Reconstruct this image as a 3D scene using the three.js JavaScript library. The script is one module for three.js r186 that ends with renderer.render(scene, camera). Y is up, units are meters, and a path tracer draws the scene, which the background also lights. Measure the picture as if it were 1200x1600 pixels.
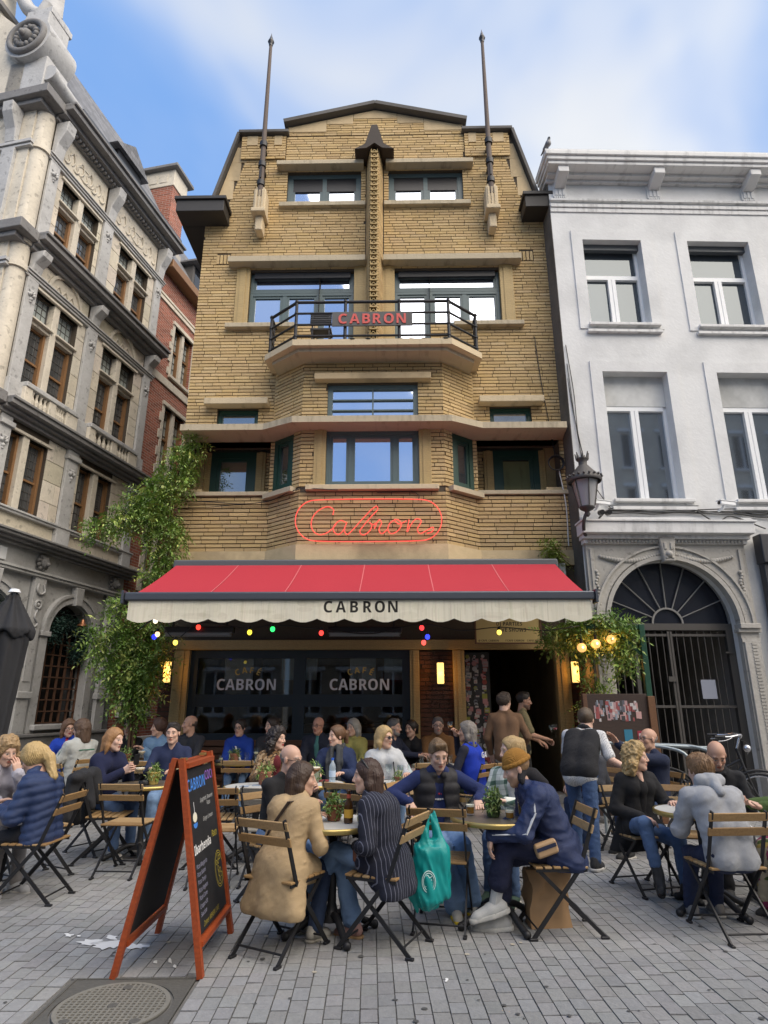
import * as THREE from 'three';
import { mergeGeometries, toCreasedNormals } from 'three/addons/utils/BufferGeometryUtils.js';
import { RoundedBoxGeometry } from 'three/addons/geometries/RoundedBoxGeometry.js';

// ---------------------------------------------------------------- camera, sky, sun, exposure
const scene = new THREE.Scene();
const CAMH = 1.5, FPX = 980, PITCH = Math.atan(300 / 980);
const camera = new THREE.PerspectiveCamera(2 * Math.atan(800 / FPX) * 180 / Math.PI, 0.75, 0.05, 400);
camera.position.set(0, CAMH, 0);
camera.rotation.set(PITCH, 0, 0);
const renderer = new THREE.WebGLRenderer({ antialias: true });
renderer.setSize(768, 1024);
renderer.toneMapping = THREE.LinearToneMapping;
renderer.toneMappingExposure = 3.9;
renderer.shadowMap.enabled = true;
const sun = new THREE.DirectionalLight(0xfff1de, 1.5);
sun.position.set(20, 30, 14);
sun.target.position.set(0, 0, -8);
sun.castShadow = true;
sun.shadow.radius = 140;
sun.shadow.mapSize.set(2048, 2048);
Object.assign(sun.shadow.camera, { left: -18, right: 18, top: 18, bottom: -18, near: 1, far: 90 });
scene.add(sun, sun.target);

// ---------------------------------------------------------------- random and noise
function rngOf(seed) { let a = seed >>> 0; return () => { a = (a + 0x6D2B79F5) | 0; let t = Math.imul(a ^ (a >>> 15), 1 | a); t = (t + Math.imul(t ^ (t >>> 7), 61 | t)) ^ t; return ((t ^ (t >>> 14)) >>> 0) / 4294967296; }; }
const R = rngOf(20240611);
const rr = (a, b) => a + (b - a) * R();
function h3(x, y, z) { let n = Math.imul(x, 374761393) + Math.imul(y, 668265263) + Math.imul(z, 2147483647 ^ 1274126177); n = Math.imul(n ^ (n >>> 13), 1274126177); return ((n ^ (n >>> 16)) >>> 0) / 4294967296; }
const sm = t => t * t * (3 - 2 * t), lerp = (a, b, t) => a + (b - a) * t, clamp = (x, a = 0, b = 1) => x < a ? a : x > b ? b : x;
const sstep = (a, b, x) => sm(clamp((x - a) / (b - a)));
function noise3(x, y, z) {
  const i = Math.floor(x), j = Math.floor(y), k = Math.floor(z), u = sm(x - i), v = sm(y - j), w = sm(z - k);
  return lerp(lerp(lerp(h3(i, j, k), h3(i + 1, j, k), u), lerp(h3(i, j + 1, k), h3(i + 1, j + 1, k), u), v),
    lerp(lerp(h3(i, j, k + 1), h3(i + 1, j, k + 1), u), lerp(h3(i, j + 1, k + 1), h3(i + 1, j + 1, k + 1), u), v), w);
}
function fbm3(x, y, z, o = 4) { let s = 0, a = 0.5, t = 0; for (let i = 0; i < o; i++) { s += a * noise3(x, y, z); t += a; a *= 0.5; x = x * 2.03 + 7.1; y = y * 2.03 + 3.7; z = z * 2.03 + 5.3; } return s / t; }
function pn(u, v, p, s) {  // tileable value noise with period p cells
  const x = u * p, y = v * p, i = Math.floor(x), j = Math.floor(y), a = sm(x - i), b = sm(y - j), m = (k) => ((k % p) + p) % p;
  return lerp(lerp(h3(m(i), m(j), s), h3(m(i + 1), m(j), s), a), lerp(h3(m(i), m(j + 1), s), h3(m(i + 1), m(j + 1), s), a), b);
}
function pf(u, v, p, s, o = 4) { let r = 0, a = 0.5, t = 0; for (let k = 0; k < o; k++) { r += a * pn(u, v, p, s + k); t += a; a *= 0.55; p *= 2; } return r / t; }
const enc = x => { x = clamp(x); return 255 * (x <= 0.0031308 ? 12.92 * x : 1.055 * Math.pow(x, 1 / 2.4) - 0.055); };

// ---------------------------------------------------------------- sky (air and clouds only)
{
  const w = 1280, h = 640, d = new Float32Array(w * h * 4);
  for (let j = 0; j < h; j++) for (let i = 0; i < w; i++) {
    const th = ((i + 0.5) / w - 0.5) * 2 * Math.PI, el = ((j + 0.5) / h - 0.5) * Math.PI;
    const x = Math.cos(el) * Math.cos(th), y = Math.sin(el), z = Math.cos(el) * Math.sin(th), o = (j * w + i) * 4;
    const e = Math.max(y, 0), q = 1 / (e + 0.32), px = x * q * 1.5 + 7.9, pz = z * q * 1.5 + 4.2;
    const wx = fbm3(px * 0.9, pz * 0.9, 11, 3) * 1.3, wz = fbm3(px * 0.9 + 20, pz * 0.9, 17, 3) * 1.3;
    const big = fbm3(px * 0.95 + wx, pz * 0.95 + wz, 2.3, 5), fine = fbm3(px * 3.1 + wx * 1.5, pz * 3.1 + wz * 1.5, 8.1, 4);
    let c = sstep(0.55, 0.82, big * 0.86 + fine * 0.22 + 0.16 * x);
    c = clamp(c * 0.8 + 0.42 * sstep(0.3, 0.75, fine * 0.6 + big * 0.4));
    const thick = sstep(0.5, 0.8, big);
    const t = Math.pow(1 - e, 2.2);
    const air = [lerp(0.055, 0.11, t), lerp(0.110, 0.16, t), lerp(0.225, 0.235, t)];
    const lum = lerp(0.255, 0.215, thick * (0.4 + fine));
    const cl = [lum * 0.93, lum * 0.965, lum * 1.02];
    const ground = y < 0 ? clamp(-y * 6) : 0;
    for (let k = 0; k < 3; k++) d[o + k] = lerp(lerp(air[k], cl[k], c), 0.1, ground);
    d[o + 3] = 1;
  }
  const t = new THREE.DataTexture(d, w, h, THREE.RGBAFormat, THREE.FloatType);
  t.mapping = THREE.EquirectangularReflectionMapping; t.magFilter = THREE.LinearFilter; t.minFilter = THREE.LinearFilter; t.needsUpdate = true;
  scene.background = t; scene.environment = t;
}

// ---------------------------------------------------------------- textures and materials
function tex(n, fn, rep = 1, color = true, m = n) {
  const d = new Uint8Array(n * m * 4);
  for (let j = 0; j < m; j++) for (let i = 0; i < n; i++) {
    const c = fn((i + 0.5) / n, (j + 0.5) / m), o = (j * n + i) * 4;
    if (Array.isArray(c)) { for (let k = 0; k < 3; k++) d[o + k] = color ? enc(c[k]) : 255 * clamp(c[k]); } else d[o] = d[o + 1] = d[o + 2] = color ? enc(c) : 255 * clamp(c);
    d[o + 3] = 255;
  }
  const t = new THREE.DataTexture(d, n, m, THREE.RGBAFormat);
  t.wrapS = t.wrapT = THREE.RepeatWrapping; t.magFilter = THREE.LinearFilter; t.minFilter = THREE.LinearMipmapLinearFilter; t.generateMipmaps = true;
  if (color) t.colorSpace = THREE.SRGBColorSpace;
  t.repeat.set(1 / rep, 1 / rep); t.needsUpdate = true;
  return t;
}
const TX = {
  grain: tex(256, (u, v) => 0.76 + 0.24 * pf(u, v, 24, 1, 4), 0.5),
  grainB: tex(256, (u, v) => pf(u, v, 32, 5, 4), 0.5, false),
  patch: tex(512, (u, v) => { const a = pf(u, v, 4, 21, 5), b = pf(u, v, 48, 22, 3); return clamp(0.66 + 0.34 * sstep(0.25, 0.65, a) - 0.12 * (1 - b)); }, 3),
  patchL: tex(512, (u, v) => 0.86 + 0.14 * sstep(0.2, 0.7, pf(u, v, 5, 25, 5)) - 0.05 * pf(u, v, 48, 22, 3), 3),
  stuccoB: tex(512, (u, v) => 0.6 * pf(u, v, 40, 31, 4) + 0.4 * pf(u, v, 9, 33, 3), 1.6, false),
  stone: tex(512, (u, v) => { const a = pf(u, v, 5, 41, 5), b = pf(u, v, 60, 42, 3), s = pf(u, v, 22, 47, 4); const k = 0.74 + 0.26 * a - 0.16 * (1 - b) - 0.25 * sstep(0.66, 0.78, s); return [k, k * 0.985, k * 0.96]; }, 2),
  streak: tex(512, (u, v) => { const a = pf(u * 6 - Math.floor(u * 6), v, 6, 51, 4), b = pf(u, v, 6, 52, 4); return clamp(0.6 + 0.4 * sstep(0.2, 0.6, a * 0.6 + b * 0.5)); }, 2.4),
  wood: tex(256, (u, v) => { const g = pf(u, v, 3, 61, 3), w = Math.sin((v * 14 + g * 3.2) * 6.283) * 0.5 + 0.5, f = pn(u, v, 64, 66); return 0.66 + 0.22 * w * g + 0.2 * f; }, 0.5),
  weave: tex(128, (u, v) => 0.5 + 0.25 * Math.sin(u * 6.283 * 24) + 0.25 * Math.sin(v * 6.283 * 24), 0.06, false),
  cloth: tex(128, (u, v) => 0.80 + 0.2 * pf(u, v, 6, 111, 4) - 0.08 * pn(u, v, 64, 115), 0.4),
  knit: tex(128, (u, v) => 0.5 + 0.5 * Math.sin(u * 6.283 * 10) * Math.abs(Math.sin((v * 14 + 0.3 * Math.sin(u * 62.8)) * 3.14159)), 0.06, false),
  slate: tex(512, (u, v) => { const r = Math.floor(v * 16), s = (u * 12 + (r % 2) * 0.5), c = Math.floor(s) % 12, e = (v * 16 - r); const j = (s - Math.floor(s)) < 0.05 || e < 0.08 ? 0.45 : 1; return j * (0.55 + 0.4 * h3(c, r, 71)) * (0.85 + 0.15 * pn(u, v, 64, 72)); }, 2.2),
  redbrick: tex(512, (u, v) => { const r = Math.floor(v * 16), s = (u * 5 + (r % 2) * 0.5), c = Math.floor(s) % 5, e = v * 16 - r, fx = s - Math.floor(s); const n = pn(u, v, 90, 82); if (fx < 0.045 || e < 0.16) return [0.36 + 0.1 * n, 0.31 + 0.1 * n, 0.27 + 0.08 * n]; const k = (0.62 + 0.5 * h3(c, r, 81)) * (0.8 + 0.3 * n); return [0.36 * k, 0.115 * k, 0.07 * k]; }, 1.15),
  lawn: tex(64, (u, v) => 0.5 + 0.5 * pn(u, v, 16, 91), 1),
};
const ALLM = [];
function mat(c, o = {}) {
  const P = o.phys ? THREE.MeshPhysicalMaterial : THREE.MeshStandardMaterial;
  const { phys, bump, ...q } = o;
  const m = new P({ roughness: 0.85, ...q });
  if (Array.isArray(c)) m.color.setRGB(...c); else m.color.set(c);
  if (bump) { m.bumpMap = bump[0]; m.bumpScale = bump[1]; }
  ALLM.push(m);
  return m;
}
const M = {
  brick: mat([1, 1, 1], { vertexColors: true, map: TX.grain, bump: [TX.grainB, 0.004], roughness: 0.9 }),
  mortar: mat([0.085, 0.068, 0.05], { map: TX.grain, roughness: 1 }),
  concrete: mat([0.56, 0.46, 0.31], { map: TX.streak, bump: [TX.grainB, 0.004], roughness: 0.92 }),
  concreteD: mat([0.45, 0.385, 0.275], { map: TX.streak, bump: [TX.stuccoB, 0.006], roughness: 0.95 }),
  band: mat([0.58, 0.45, 0.27], { map: TX.patch, bump: [TX.grainB, 0.003], roughness: 0.9 }),
  timber: mat([0.50, 0.36, 0.155], { map: TX.wood, bump: [TX.grainB, 0.002], roughness: 0.6 }),
  timberD: mat([0.13, 0.06, 0.03], { map: TX.wood, roughness: 0.7 }),
  green: mat([0.085, 0.125, 0.13], { roughness: 0.45 }),
  greenD: mat([0.012, 0.05, 0.035], { roughness: 0.4 }),
  mirror: mat([0.62, 0.68, 0.80], { metalness: 0.92, roughness: 0.03 }),
  mirrorB: mat([0.05, 0.06, 0.07], { phys: true, ior: 1.85, specularColor: new THREE.Color(0.82, 0.92, 1), roughness: 0.03 }),
  mirrorD: mat([0.30, 0.33, 0.36], { metalness: 0.9, roughness: 0.04 }),
  glass: mat([0.92, 0.96, 0.95], { phys: true, transmission: 1, thickness: 0, roughness: 0.02, ior: 1.5 }),
  darkglass: mat([0.02, 0.022, 0.026], { phys: true, roughness: 0.04, ior: 1.55 }),
  black: mat([0.014, 0.014, 0.016], { roughness: 0.42 }),
  iron: mat([0.022, 0.022, 0.024], { roughness: 0.5, metalness: 0.35 }),
  zinc: mat([0.10, 0.11, 0.12], { roughness: 0.5, metalness: 0.3 }),
  lead: mat([0.10, 0.095, 0.09], { map: TX.patch, roughness: 0.75 }),
  gunmetal: mat([0.09, 0.10, 0.12], { roughness: 0.4, metalness: 0.5 }),
  white: mat([0.70, 0.705, 0.70], { map: TX.patchL, bump: [TX.stuccoB, 0.005], roughness: 0.93 }),
  whiteTrim: mat([0.66, 0.66, 0.65], { map: TX.streak, bump: [TX.stuccoB, 0.004], roughness: 0.88 }),
  whitePaint: mat([0.74, 0.76, 0.78], { roughness: 0.45 }),
  greystone: mat([0.50, 0.485, 0.455], { map: TX.stone, bump: [TX.stuccoB, 0.007], roughness: 0.93 }),
  bluestone: mat([0.56, 0.57, 0.58], { map: TX.stone, bump: [TX.stuccoB, 0.006], roughness: 0.85 }),
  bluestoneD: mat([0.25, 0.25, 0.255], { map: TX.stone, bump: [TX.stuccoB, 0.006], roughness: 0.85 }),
  limestone: mat([0.78, 0.73, 0.63], { map: TX.stone, bump: [TX.stuccoB, 0.006], roughness: 0.92, vertexColors: true }),
  limePlain: mat([0.76, 0.71, 0.61], { map: TX.stone, bump: [TX.stuccoB, 0.006], roughness: 0.92 }),
  redbrick: mat([1, 1, 1], { map: TX.redbrick, roughness: 0.92 }),
  slate: mat([0.24, 0.245, 0.26], { map: TX.slate, roughness: 0.7 }),
  oak: mat([0.30, 0.16, 0.07], { map: TX.wood, roughness: 0.55 }),
  leadGlass: mat([0.42, 0.47, 0.46], { metalness: 0.15, roughness: 0.18 }),
  leadGlassD: mat([0.16, 0.17, 0.18], { metalness: 0.6, roughness: 0.06 }),
};

// ---------------------------------------------------------------- geometry helpers
const V = (x, y, z) => new THREE.Vector3(x, y, z);
function planarUV(g) {
  const p = g.attributes.position, n = g.attributes.normal, uv = new Float32Array(p.count * 2);
  for (let i = 0; i < p.count; i += 3) {
    let ax = 0, ay = 0, az = 0;
    for (let k = 0; k < 3; k++) { ax += n.getX(i + k); ay += n.getY(i + k); az += n.getZ(i + k); }
    ax = Math.abs(ax); ay = Math.abs(ay); az = Math.abs(az);
    for (let k = 0; k < 3; k++) {
      const q = i + k, x = p.getX(q), y = p.getY(q), z = p.getZ(q);
      if (ay > ax && ay > az) { uv[q * 2] = x; uv[q * 2 + 1] = z; } else if (ax > az) { uv[q * 2] = z; uv[q * 2 + 1] = y; } else { uv[q * 2] = x; uv[q * 2 + 1] = y; }
    }
  }
  g.setAttribute('uv', new THREE.BufferAttribute(uv, 2));
  return g;
}
function prep(g, keepUV = false) {
  if (g.index) g = g.toNonIndexed();
  if (!g.attributes.normal) g.computeVertexNormals();
  for (const k of Object.keys(g.attributes)) if (!['position', 'normal', 'uv', 'color'].includes(k)) g.deleteAttribute(k);
  if (!keepUV) planarUV(g);
  return g;
}
const flat = a => a.flat(Infinity).filter(Boolean);
function geo(list, keepUV) {
  const gs = flat([list]).map(g => prep(g, keepUV || g.userData.keepUV));
  const anyC = gs.some(g => g.attributes.color);
  if (anyC) for (const g of gs) if (!g.attributes.color) g.setAttribute('color', new THREE.BufferAttribute(new Float32Array(g.attributes.position.count * 3).fill(1), 3));
  return gs.length === 1 ? gs[0] : mergeGeometries(gs);
}
const taken = new Map();
function numbered(name) { const n = taken.get(name) || 0; taken.set(name, n + 1); return n ? `${name}_${String(n).padStart(3, '0')}` : name; }
function shade(m) { m.castShadow = true; m.receiveShadow = true; return m; }
function part(parent, name, list, material, label) {
  const m = shade(new THREE.Mesh(list.isBufferGeometry && list.userData.ready ? list : geo(list), material)); m.name = name; parent.add(m);
  if (label) m.userData.label = label;
  return m;
}
function tag(o, label, category, group, kind) { o.userData.label = label; if (category) o.userData.category = category; if (group) o.userData.group = group; if (kind) o.userData.kind = kind; return o; }
function thing(name, label, category, at = [0, 0, 0], turn = 0, group) {
  const o = new THREE.Group(); o.name = numbered(name); scene.add(o); o.position.set(...at); o.rotation.y = turn;
  return tag(o, label, category, group);
}
function single(name, list, material, label, category, group, kind) { const m = part(scene, numbered(name), list, material); return tag(m, label, category, group, kind); }
function copyOf(o, at, turn, label, group) { const c = o.clone(); c.name = numbered(o.name.replace(/_\d{3}$/, '')); c.userData = { ...o.userData }; scene.add(c); c.position.set(...at); c.rotation.set(0, turn, 0); if (label) c.userData.label = label; if (group) c.userData.group = group; return c; }
function B(x0, x1, y0, y1, z0, z1, bev = 0) {
  if (x1 < x0) [x0, x1] = [x1, x0]; if (y1 < y0) [y0, y1] = [y1, y0]; if (z1 < z0) [z0, z1] = [z1, z0];
  const g = bev ? new RoundedBoxGeometry(x1 - x0, y1 - y0, z1 - z0, 1, Math.min(bev, (x1 - x0) / 2.1, (y1 - y0) / 2.1, (z1 - z0) / 2.1)) : new THREE.BoxGeometry(x1 - x0, y1 - y0, z1 - z0);
  return g.translate((x0 + x1) / 2, (y0 + y1) / 2, (z0 + z1) / 2);
}
const UPV = V(0, 1, 0);
function cyl(a, b, r0, r1 = r0, seg = 8, open = false) {
  const p = V(...a), q = V(...b), d = q.clone().sub(p), L = d.length();
  const g = new THREE.CylinderGeometry(r1, r0, L, seg, 1, open);
  g.applyQuaternion(new THREE.Quaternion().setFromUnitVectors(UPV, d.normalize()));
  return g.translate((p.x + q.x) / 2, (p.y + q.y) / 2, (p.z + q.z) / 2);
}
function bar(a, b, w, t) {  // rectangular bar from a to b
  const p = V(...a), q = V(...b), d = q.clone().sub(p), L = d.length();
  const g = new THREE.BoxGeometry(w, L, t);
  g.applyQuaternion(new THREE.Quaternion().setFromUnitVectors(UPV, d.normalize()));
  return g.translate((p.x + q.x) / 2, (p.y + q.y) / 2, (p.z + q.z) / 2);
}
function tube(pts, r, n = 24, rad = 6, closed = false) { return new THREE.TubeGeometry(new THREE.CatmullRomCurve3(pts.map(p => V(...p)), closed, 'centripetal'), n, r, rad, closed); }
function lathe(pr, seg = 20, at = [0, 0, 0]) { return new THREE.LatheGeometry(pr.map(p => new THREE.Vector2(p[0], p[1])), seg).translate(...at); }
function ball(c, r, w = 10, h = 8, sx = 1, sy = 1, sz = 1) { return new THREE.SphereGeometry(r, w, h).scale(sx, sy, sz).translate(...c); }
function shapeOf(pts, holes = []) {
  const s = new THREE.Shape(pts.map(p => new THREE.Vector2(p[0], p[1])));
  for (const h of holes) s.holes.push(new THREE.Path(h.map(p => new THREE.Vector2(p[0], p[1]))));
  return s;
}
function ext(pts, z0, z1, holes = [], bev = 0) {
  const g = new THREE.ExtrudeGeometry(shapeOf(pts, holes), { depth: z1 - z0 - 2 * bev, bevelEnabled: bev > 0, bevelSize: bev, bevelThickness: bev, bevelOffset: -bev, bevelSegments: 1, curveSegments: 6 });
  return g.translate(0, 0, z0 + bev);
}
const rect = (x0, x1, y0, y1) => [[x0, y0], [x1, y0], [x1, y1], [x0, y1]];
function slab(poly, y0, y1) { const g = ext(poly.map(p => [p[0], -p[1]]), 0, y1 - y0); g.rotateX(-Math.PI / 2); return g.translate(0, y0, 0); } // poly in x,z
function ring(cx, cy, r0, r1, a0, a1, n = 24) { const p = []; for (let i = 0; i <= n; i++) { const a = lerp(a0, a1, i / n); p.push([cx + r1 * Math.cos(a), cy + r1 * Math.sin(a)]); } for (let i = n; i >= 0; i--) { const a = lerp(a0, a1, i / n); p.push([cx + r0 * Math.cos(a), cy + r0 * Math.sin(a)]); } return p; }
const X = (px, py, D) => { const b = (800 - py) / FPX; return (px - 600) / FPX * D / (Math.cos(PITCH) - b * Math.sin(PITCH)); };
const Y = (py, D) => { const b = (800 - py) / FPX; return CAMH + D * (b * Math.cos(PITCH) + Math.sin(PITCH)) / (Math.cos(PITCH) - b * Math.sin(PITCH)); };
function G(px, py, H = 0) { const b = (800 - py) / FPX, c = Math.cos(PITCH), s = Math.sin(PITCH), t = (H - CAMH) / (b * c + s); return [(px - 600) / FPX * t, H, -(c - b * s) * t]; }

// blocks (bricks, setts, ashlar) collected into one geometry
class BB {
  constructor() { this.p = []; this.n = []; this.c = []; this.u = []; }
  quad(a, b, c, d, col, o) {
    const e1 = [b[0] - a[0], b[1] - a[1], b[2] - a[2]], e2 = [d[0] - a[0], d[1] - a[1], d[2] - a[2]];
    const n = [e1[1] * e2[2] - e1[2] * e2[1], e1[2] * e2[0] - e1[0] * e2[2], e1[0] * e2[1] - e1[1] * e2[0]], l = Math.hypot(...n) || 1;
    const w = Math.hypot(...e1), h = Math.hypot(...e2), uv = [[0, 0], [w, 0], [w, h], [0, h]], q = [a, b, c, d];
    for (const k of [0, 1, 2, 0, 2, 3]) { this.p.push(...q[k]); this.n.push(n[0] / l, n[1] / l, n[2] / l); this.c.push(...col); this.u.push(uv[k][0] + o, uv[k][1] + o * 1.7); }
  }
  // block from o along ux (w), uy (h), outward n (from -back to proud), chamfer ch on the face
  block(P, u0, u1, v0, v1, back, proud, col, ch = 0) {
    const o = R() * 5, A = (u, v, n) => P(u, v, n);
    const f = [A(u0 + ch, v0 + ch, proud), A(u1 - ch, v0 + ch, proud), A(u1 - ch, v1 - ch, proud), A(u0 + ch, v1 - ch, proud)];
    this.quad(...f, col, o);
    const b = [A(u0, v0, ch ? proud - ch : proud), A(u1, v0, ch ? proud - ch : proud), A(u1, v1, ch ? proud - ch : proud), A(u0, v1, ch ? proud - ch : proud)];
    const k = [A(u0, v0, back), A(u1, v0, back), A(u1, v1, back), A(u0, v1, back)];
    for (let i = 0; i < 4; i++) { const j = (i + 1) % 4; if (ch) this.quad(b[i], b[j], f[j], f[i], col, o); this.quad(k[i], k[j], b[j], b[i], col, o); }
  }
  geometry() {
    const g = new THREE.BufferGeometry();
    g.setAttribute('position', new THREE.Float32BufferAttribute(this.p, 3)); g.setAttribute('normal', new THREE.Float32BufferAttribute(this.n, 3));
    g.setAttribute('color', new THREE.Float32BufferAttribute(this.c, 3)); g.setAttribute('uv', new THREE.Float32BufferAttribute(this.u, 2));
    g.userData.ready = true; return g;
  }
}
function minus(iv, holes) { let out = [iv]; for (const [a, b] of holes) { const nx = []; for (const [s, e] of out) { if (b <= s || a >= e) { nx.push([s, e]); continue; } if (a > s) nx.push([s, a]); if (b < e) nx.push([b, e]); } out = nx; } return out.filter(([s, e]) => e - s > 0.02); }
// courses of blocks: calls put(u0,u1,v0,v1,row) for every piece
function courses({ u, v0, v1, pitch, len, joint = 0.012, vjoint = 0.008, holes = [], vary = 0.25 }, put) {
  const n = Math.round((v1 - v0) / pitch), ph = (v1 - v0) / n;
  for (let r = 0; r < n; r++) {
    const a = v0 + r * ph, b = a + ph - joint, mid = (a + b) / 2, [s, e] = typeof u === 'function' ? u(mid) : u;
    const hs = holes.filter(h => h[2] < b - 0.005 && h[3] > a + 0.005).map(h => [h[0], h[1]]);
    for (const [p, q] of minus([s, e], hs)) {
      let x = p - R() * len * 0.8;
      while (x < q) { const L = len * (1 - vary / 2 + vary * R()), x0 = Math.max(x, p), x1 = Math.min(x + L - vjoint, q); if (x1 - x0 > 0.025) put(x0, x1, a, b, r); x += L; }
    }
  }
}

// ================================================================ ground
{
  const g = new THREE.PlaneGeometry(500, 500, 1, 1).rotateX(-Math.PI / 2).translate(0, -0.011, 0);
  const pave = tag(part(scene, 'pavement', g, mat([0.17, 0.167, 0.158], { map: TX.grain, roughness: 1 })), 'grey pavement of small concrete setts across the square', null, null, 'structure');
  const [mx, , mz] = G(176, 1572);
  const setM = mat([1, 1, 1], { vertexColors: true, map: TX.grain, bump: [TX.grainB, 0.004], roughness: 0.88 });
  const tints = []; for (let i = 0; i < 8; i++) { const k = lerp(0.18, 0.34, i / 7); tints.push(mat([k * (0.98 + 0.04 * R()), k, k * (0.96 + 0.05 * R())], { map: TX.grain, bump: [TX.grainB, 0.004], roughness: 0.88 })); }
  const unit = []; for (let i = 0; i < 5; i++) { // a sett with a chamfered, slightly uneven top
    const b = new BB(), ch = 0.06, t = () => 1 - R() * 0.10, P = (u, v, n) => [u - 0.5, n, 0.5 - v];
    b.block(P, 0, 1, 0, 1, 0, 1, [1, 1, 1]);
    const gg = b.geometry(), p = gg.attributes.position;
    const tilt = [(R() - 0.5) * 0.22, (R() - 0.5) * 0.22];
    for (let k = 0; k < p.count; k++) if (p.getY(k) > 0.5) p.setY(k, 1 + p.getX(k) * tilt[0] + p.getZ(k) * tilt[1]);
    unit.push(gg);
  }
  const all = [], ang = -0.02, ca = Math.cos(ang), sa = Math.sin(ang);
  const W = 0.092, L = 0.136;
  for (let c = -115; c <= 115; c++) {
    let s = -2.3 - R() * L;
    while (s > -19.5) {
      const l = L * (0.86 + 0.28 * R()), u = c * W, v = s - l / 2; s -= l;
      const x = u * ca - v * sa, z = u * sa + v * ca, dz = -z;
      if (Math.abs(x) > 0.70 * dz + 0.4) continue;
      if (z < -11.2 && x > -3.95) continue;
      if (x < -7.0 + (dz - 11) * 0.2147 - 0.15) continue;
      if (x > 3.5 && z < -10.6) continue;
      if (Math.abs(x - mx) < 0.37 && Math.abs(z - mz) < 0.37) continue;
      const dirt = fbm3(x * 0.9, 1.5, z * 0.9, 4), spot = fbm3(x * 3.3, 7.5, z * 3.3, 3);
      let k = 0.27 * (0.90 + 0.20 * R()) * (0.62 + 0.75 * dirt) * (0.86 + 0.28 * spot);
      all.push({ x, z, l, k: Math.min(k, 0.42), d: dz + 0.35 * Math.abs(x) });
    }
  }
  all.sort((a, b) => a.d - b.d);
  const bb = new BB();
  all.forEach((a, i) => {
    const w = W - 0.0055 - R() * 0.003, l = a.l - 0.0055 - R() * 0.004, top = 0.001 + (R() - 0.5) * 0.004;
    if (i < 300) {
      const m = shade(new THREE.Mesh(unit[i % 5], tints[clamp(Math.round((a.k - 0.18) / 0.16 * 7), 0, 7)]));
      m.name = i ? `paver_${String(i).padStart(3, '0')}` : 'paver'; m.position.set(a.x, -0.03, a.z); m.rotation.y = -ang; m.scale.set(w, top + 0.03, l); pave.add(m);
    } else {
      const t1 = (R() - 0.5) * 0.003, t2 = (R() - 0.5) * 0.003;
      const P = (u, v, n) => { const X = u - w / 2, Z = l / 2 - v; return [a.x + X * ca - Z * sa, n > 0 ? top + (X / w) * t1 + (Z / l) * t2 : -0.02, a.z + X * sa + Z * ca]; };
      bb.block(P, 0, w, 0, l, 0, 1, [a.k * (0.98 + 0.04 * R()), a.k, a.k * (0.96 + 0.05 * R())]);
    }
  });
  const st = part(pave, 'paver_field', bb.geometry(), setM); st.userData.kind = 'stuff';
  // splashes of white paint on the setts
  const splash = (cx, cy, w, h, n, seed) => { const r = rngOf(seed), pts = []; for (let i = 0; i < n; i++) { const a = i / n * 6.283, k = 0.45 + 0.75 * r(); pts.push([cx + Math.cos(a) * w * k, cy + Math.sin(a) * h * k]); } const [ox, , oz] = [0, 0, 0]; const sh = new THREE.ShapeGeometry(new THREE.Shape(new THREE.SplineCurve(pts.map(p => { const q = G(p[0], p[1]); return new THREE.Vector2(q[0], -q[2]); }).concat([])).getPoints(60))); return sh.rotateX(-Math.PI / 2).translate(0, 0.0065, 0); };
  const paint = mat([0.74, 0.74, 0.72], { roughness: 0.6 });
  part(pave, 'paint_stain', [splash(140, 1474, 26, 5, 17, 3), splash(172, 1478, 30, 7, 23, 4), splash(212, 1480, 22, 5, 17, 5), splash(107, 1463, 9, 3, 11, 6), splash(175, 1466, 12, 4, 13, 7), splash(243, 1505, 4, 3, 7, 8), splash(266, 1503, 3, 5, 7, 9), splash(273, 1511, 3, 3, 7, 10), splash(698, 1533, 4, 3, 9, 12), splash(122, 1464, 5, 2, 9, 13)], paint);
  const spots = [], sr = rngOf(88); for (let i = 0; i < 90; i++) { const z = -3.4 - 5 * sr() * sr(), x = (sr() - 0.5) * 1.25 * -z; if (Math.abs(x - mx) < 0.4 && Math.abs(z - mz) < 0.4) continue; spots.push(new THREE.CircleGeometry(0.006 + 0.012 * sr(), 9).rotateX(-Math.PI / 2).scale(1, 1, 0.6 + 0.7 * sr()).translate(x, 0.0055, z)); }
  part(pave, 'gum_spot', spots.slice(0, 60), mat([0.07, 0.07, 0.068], { roughness: 0.9 })).userData.kind = 'stuff'; part(pave, 'litter', spots.slice(60), mat([0.42, 0.38, 0.3], { roughness: 0.9 })).userData.kind = 'stuff';
  // cast iron manhole in its square frame
  const mh = thing('manhole_cover', 'round cast iron manhole cover with a gridded face in a square frame', 'manhole', [mx, 0, mz], 0.02); mh.scale.set(0.86, 1, 0.86);
  const cast = mat([0.14, 0.135, 0.12], { map: TX.grain, bump: [TX.grainB, 0.003], roughness: 0.62, metalness: 0.25 }), worn = mat([0.30, 0.285, 0.245], { map: TX.grain, roughness: 0.55, metalness: 0.3 });
  part(mh, 'frame', [ext(rect(-0.40, 0.40, -0.40, 0.40), -0.03, -0.002, [ring(0, 0, 0.0, 0.352, 0, 6.2832, 40).slice(0, 40)]).rotateX(-Math.PI / 2), B(-0.40, 0.40, -0.03, 0.003, -0.40, -0.385), B(-0.40, 0.40, -0.03, 0.003, 0.385, 0.40), B(-0.40, -0.385, -0.03, 0.003, -0.384, 0.384), B(0.385, 0.40, -0.03, 0.003, -0.384, 0.384)], cast);
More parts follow.
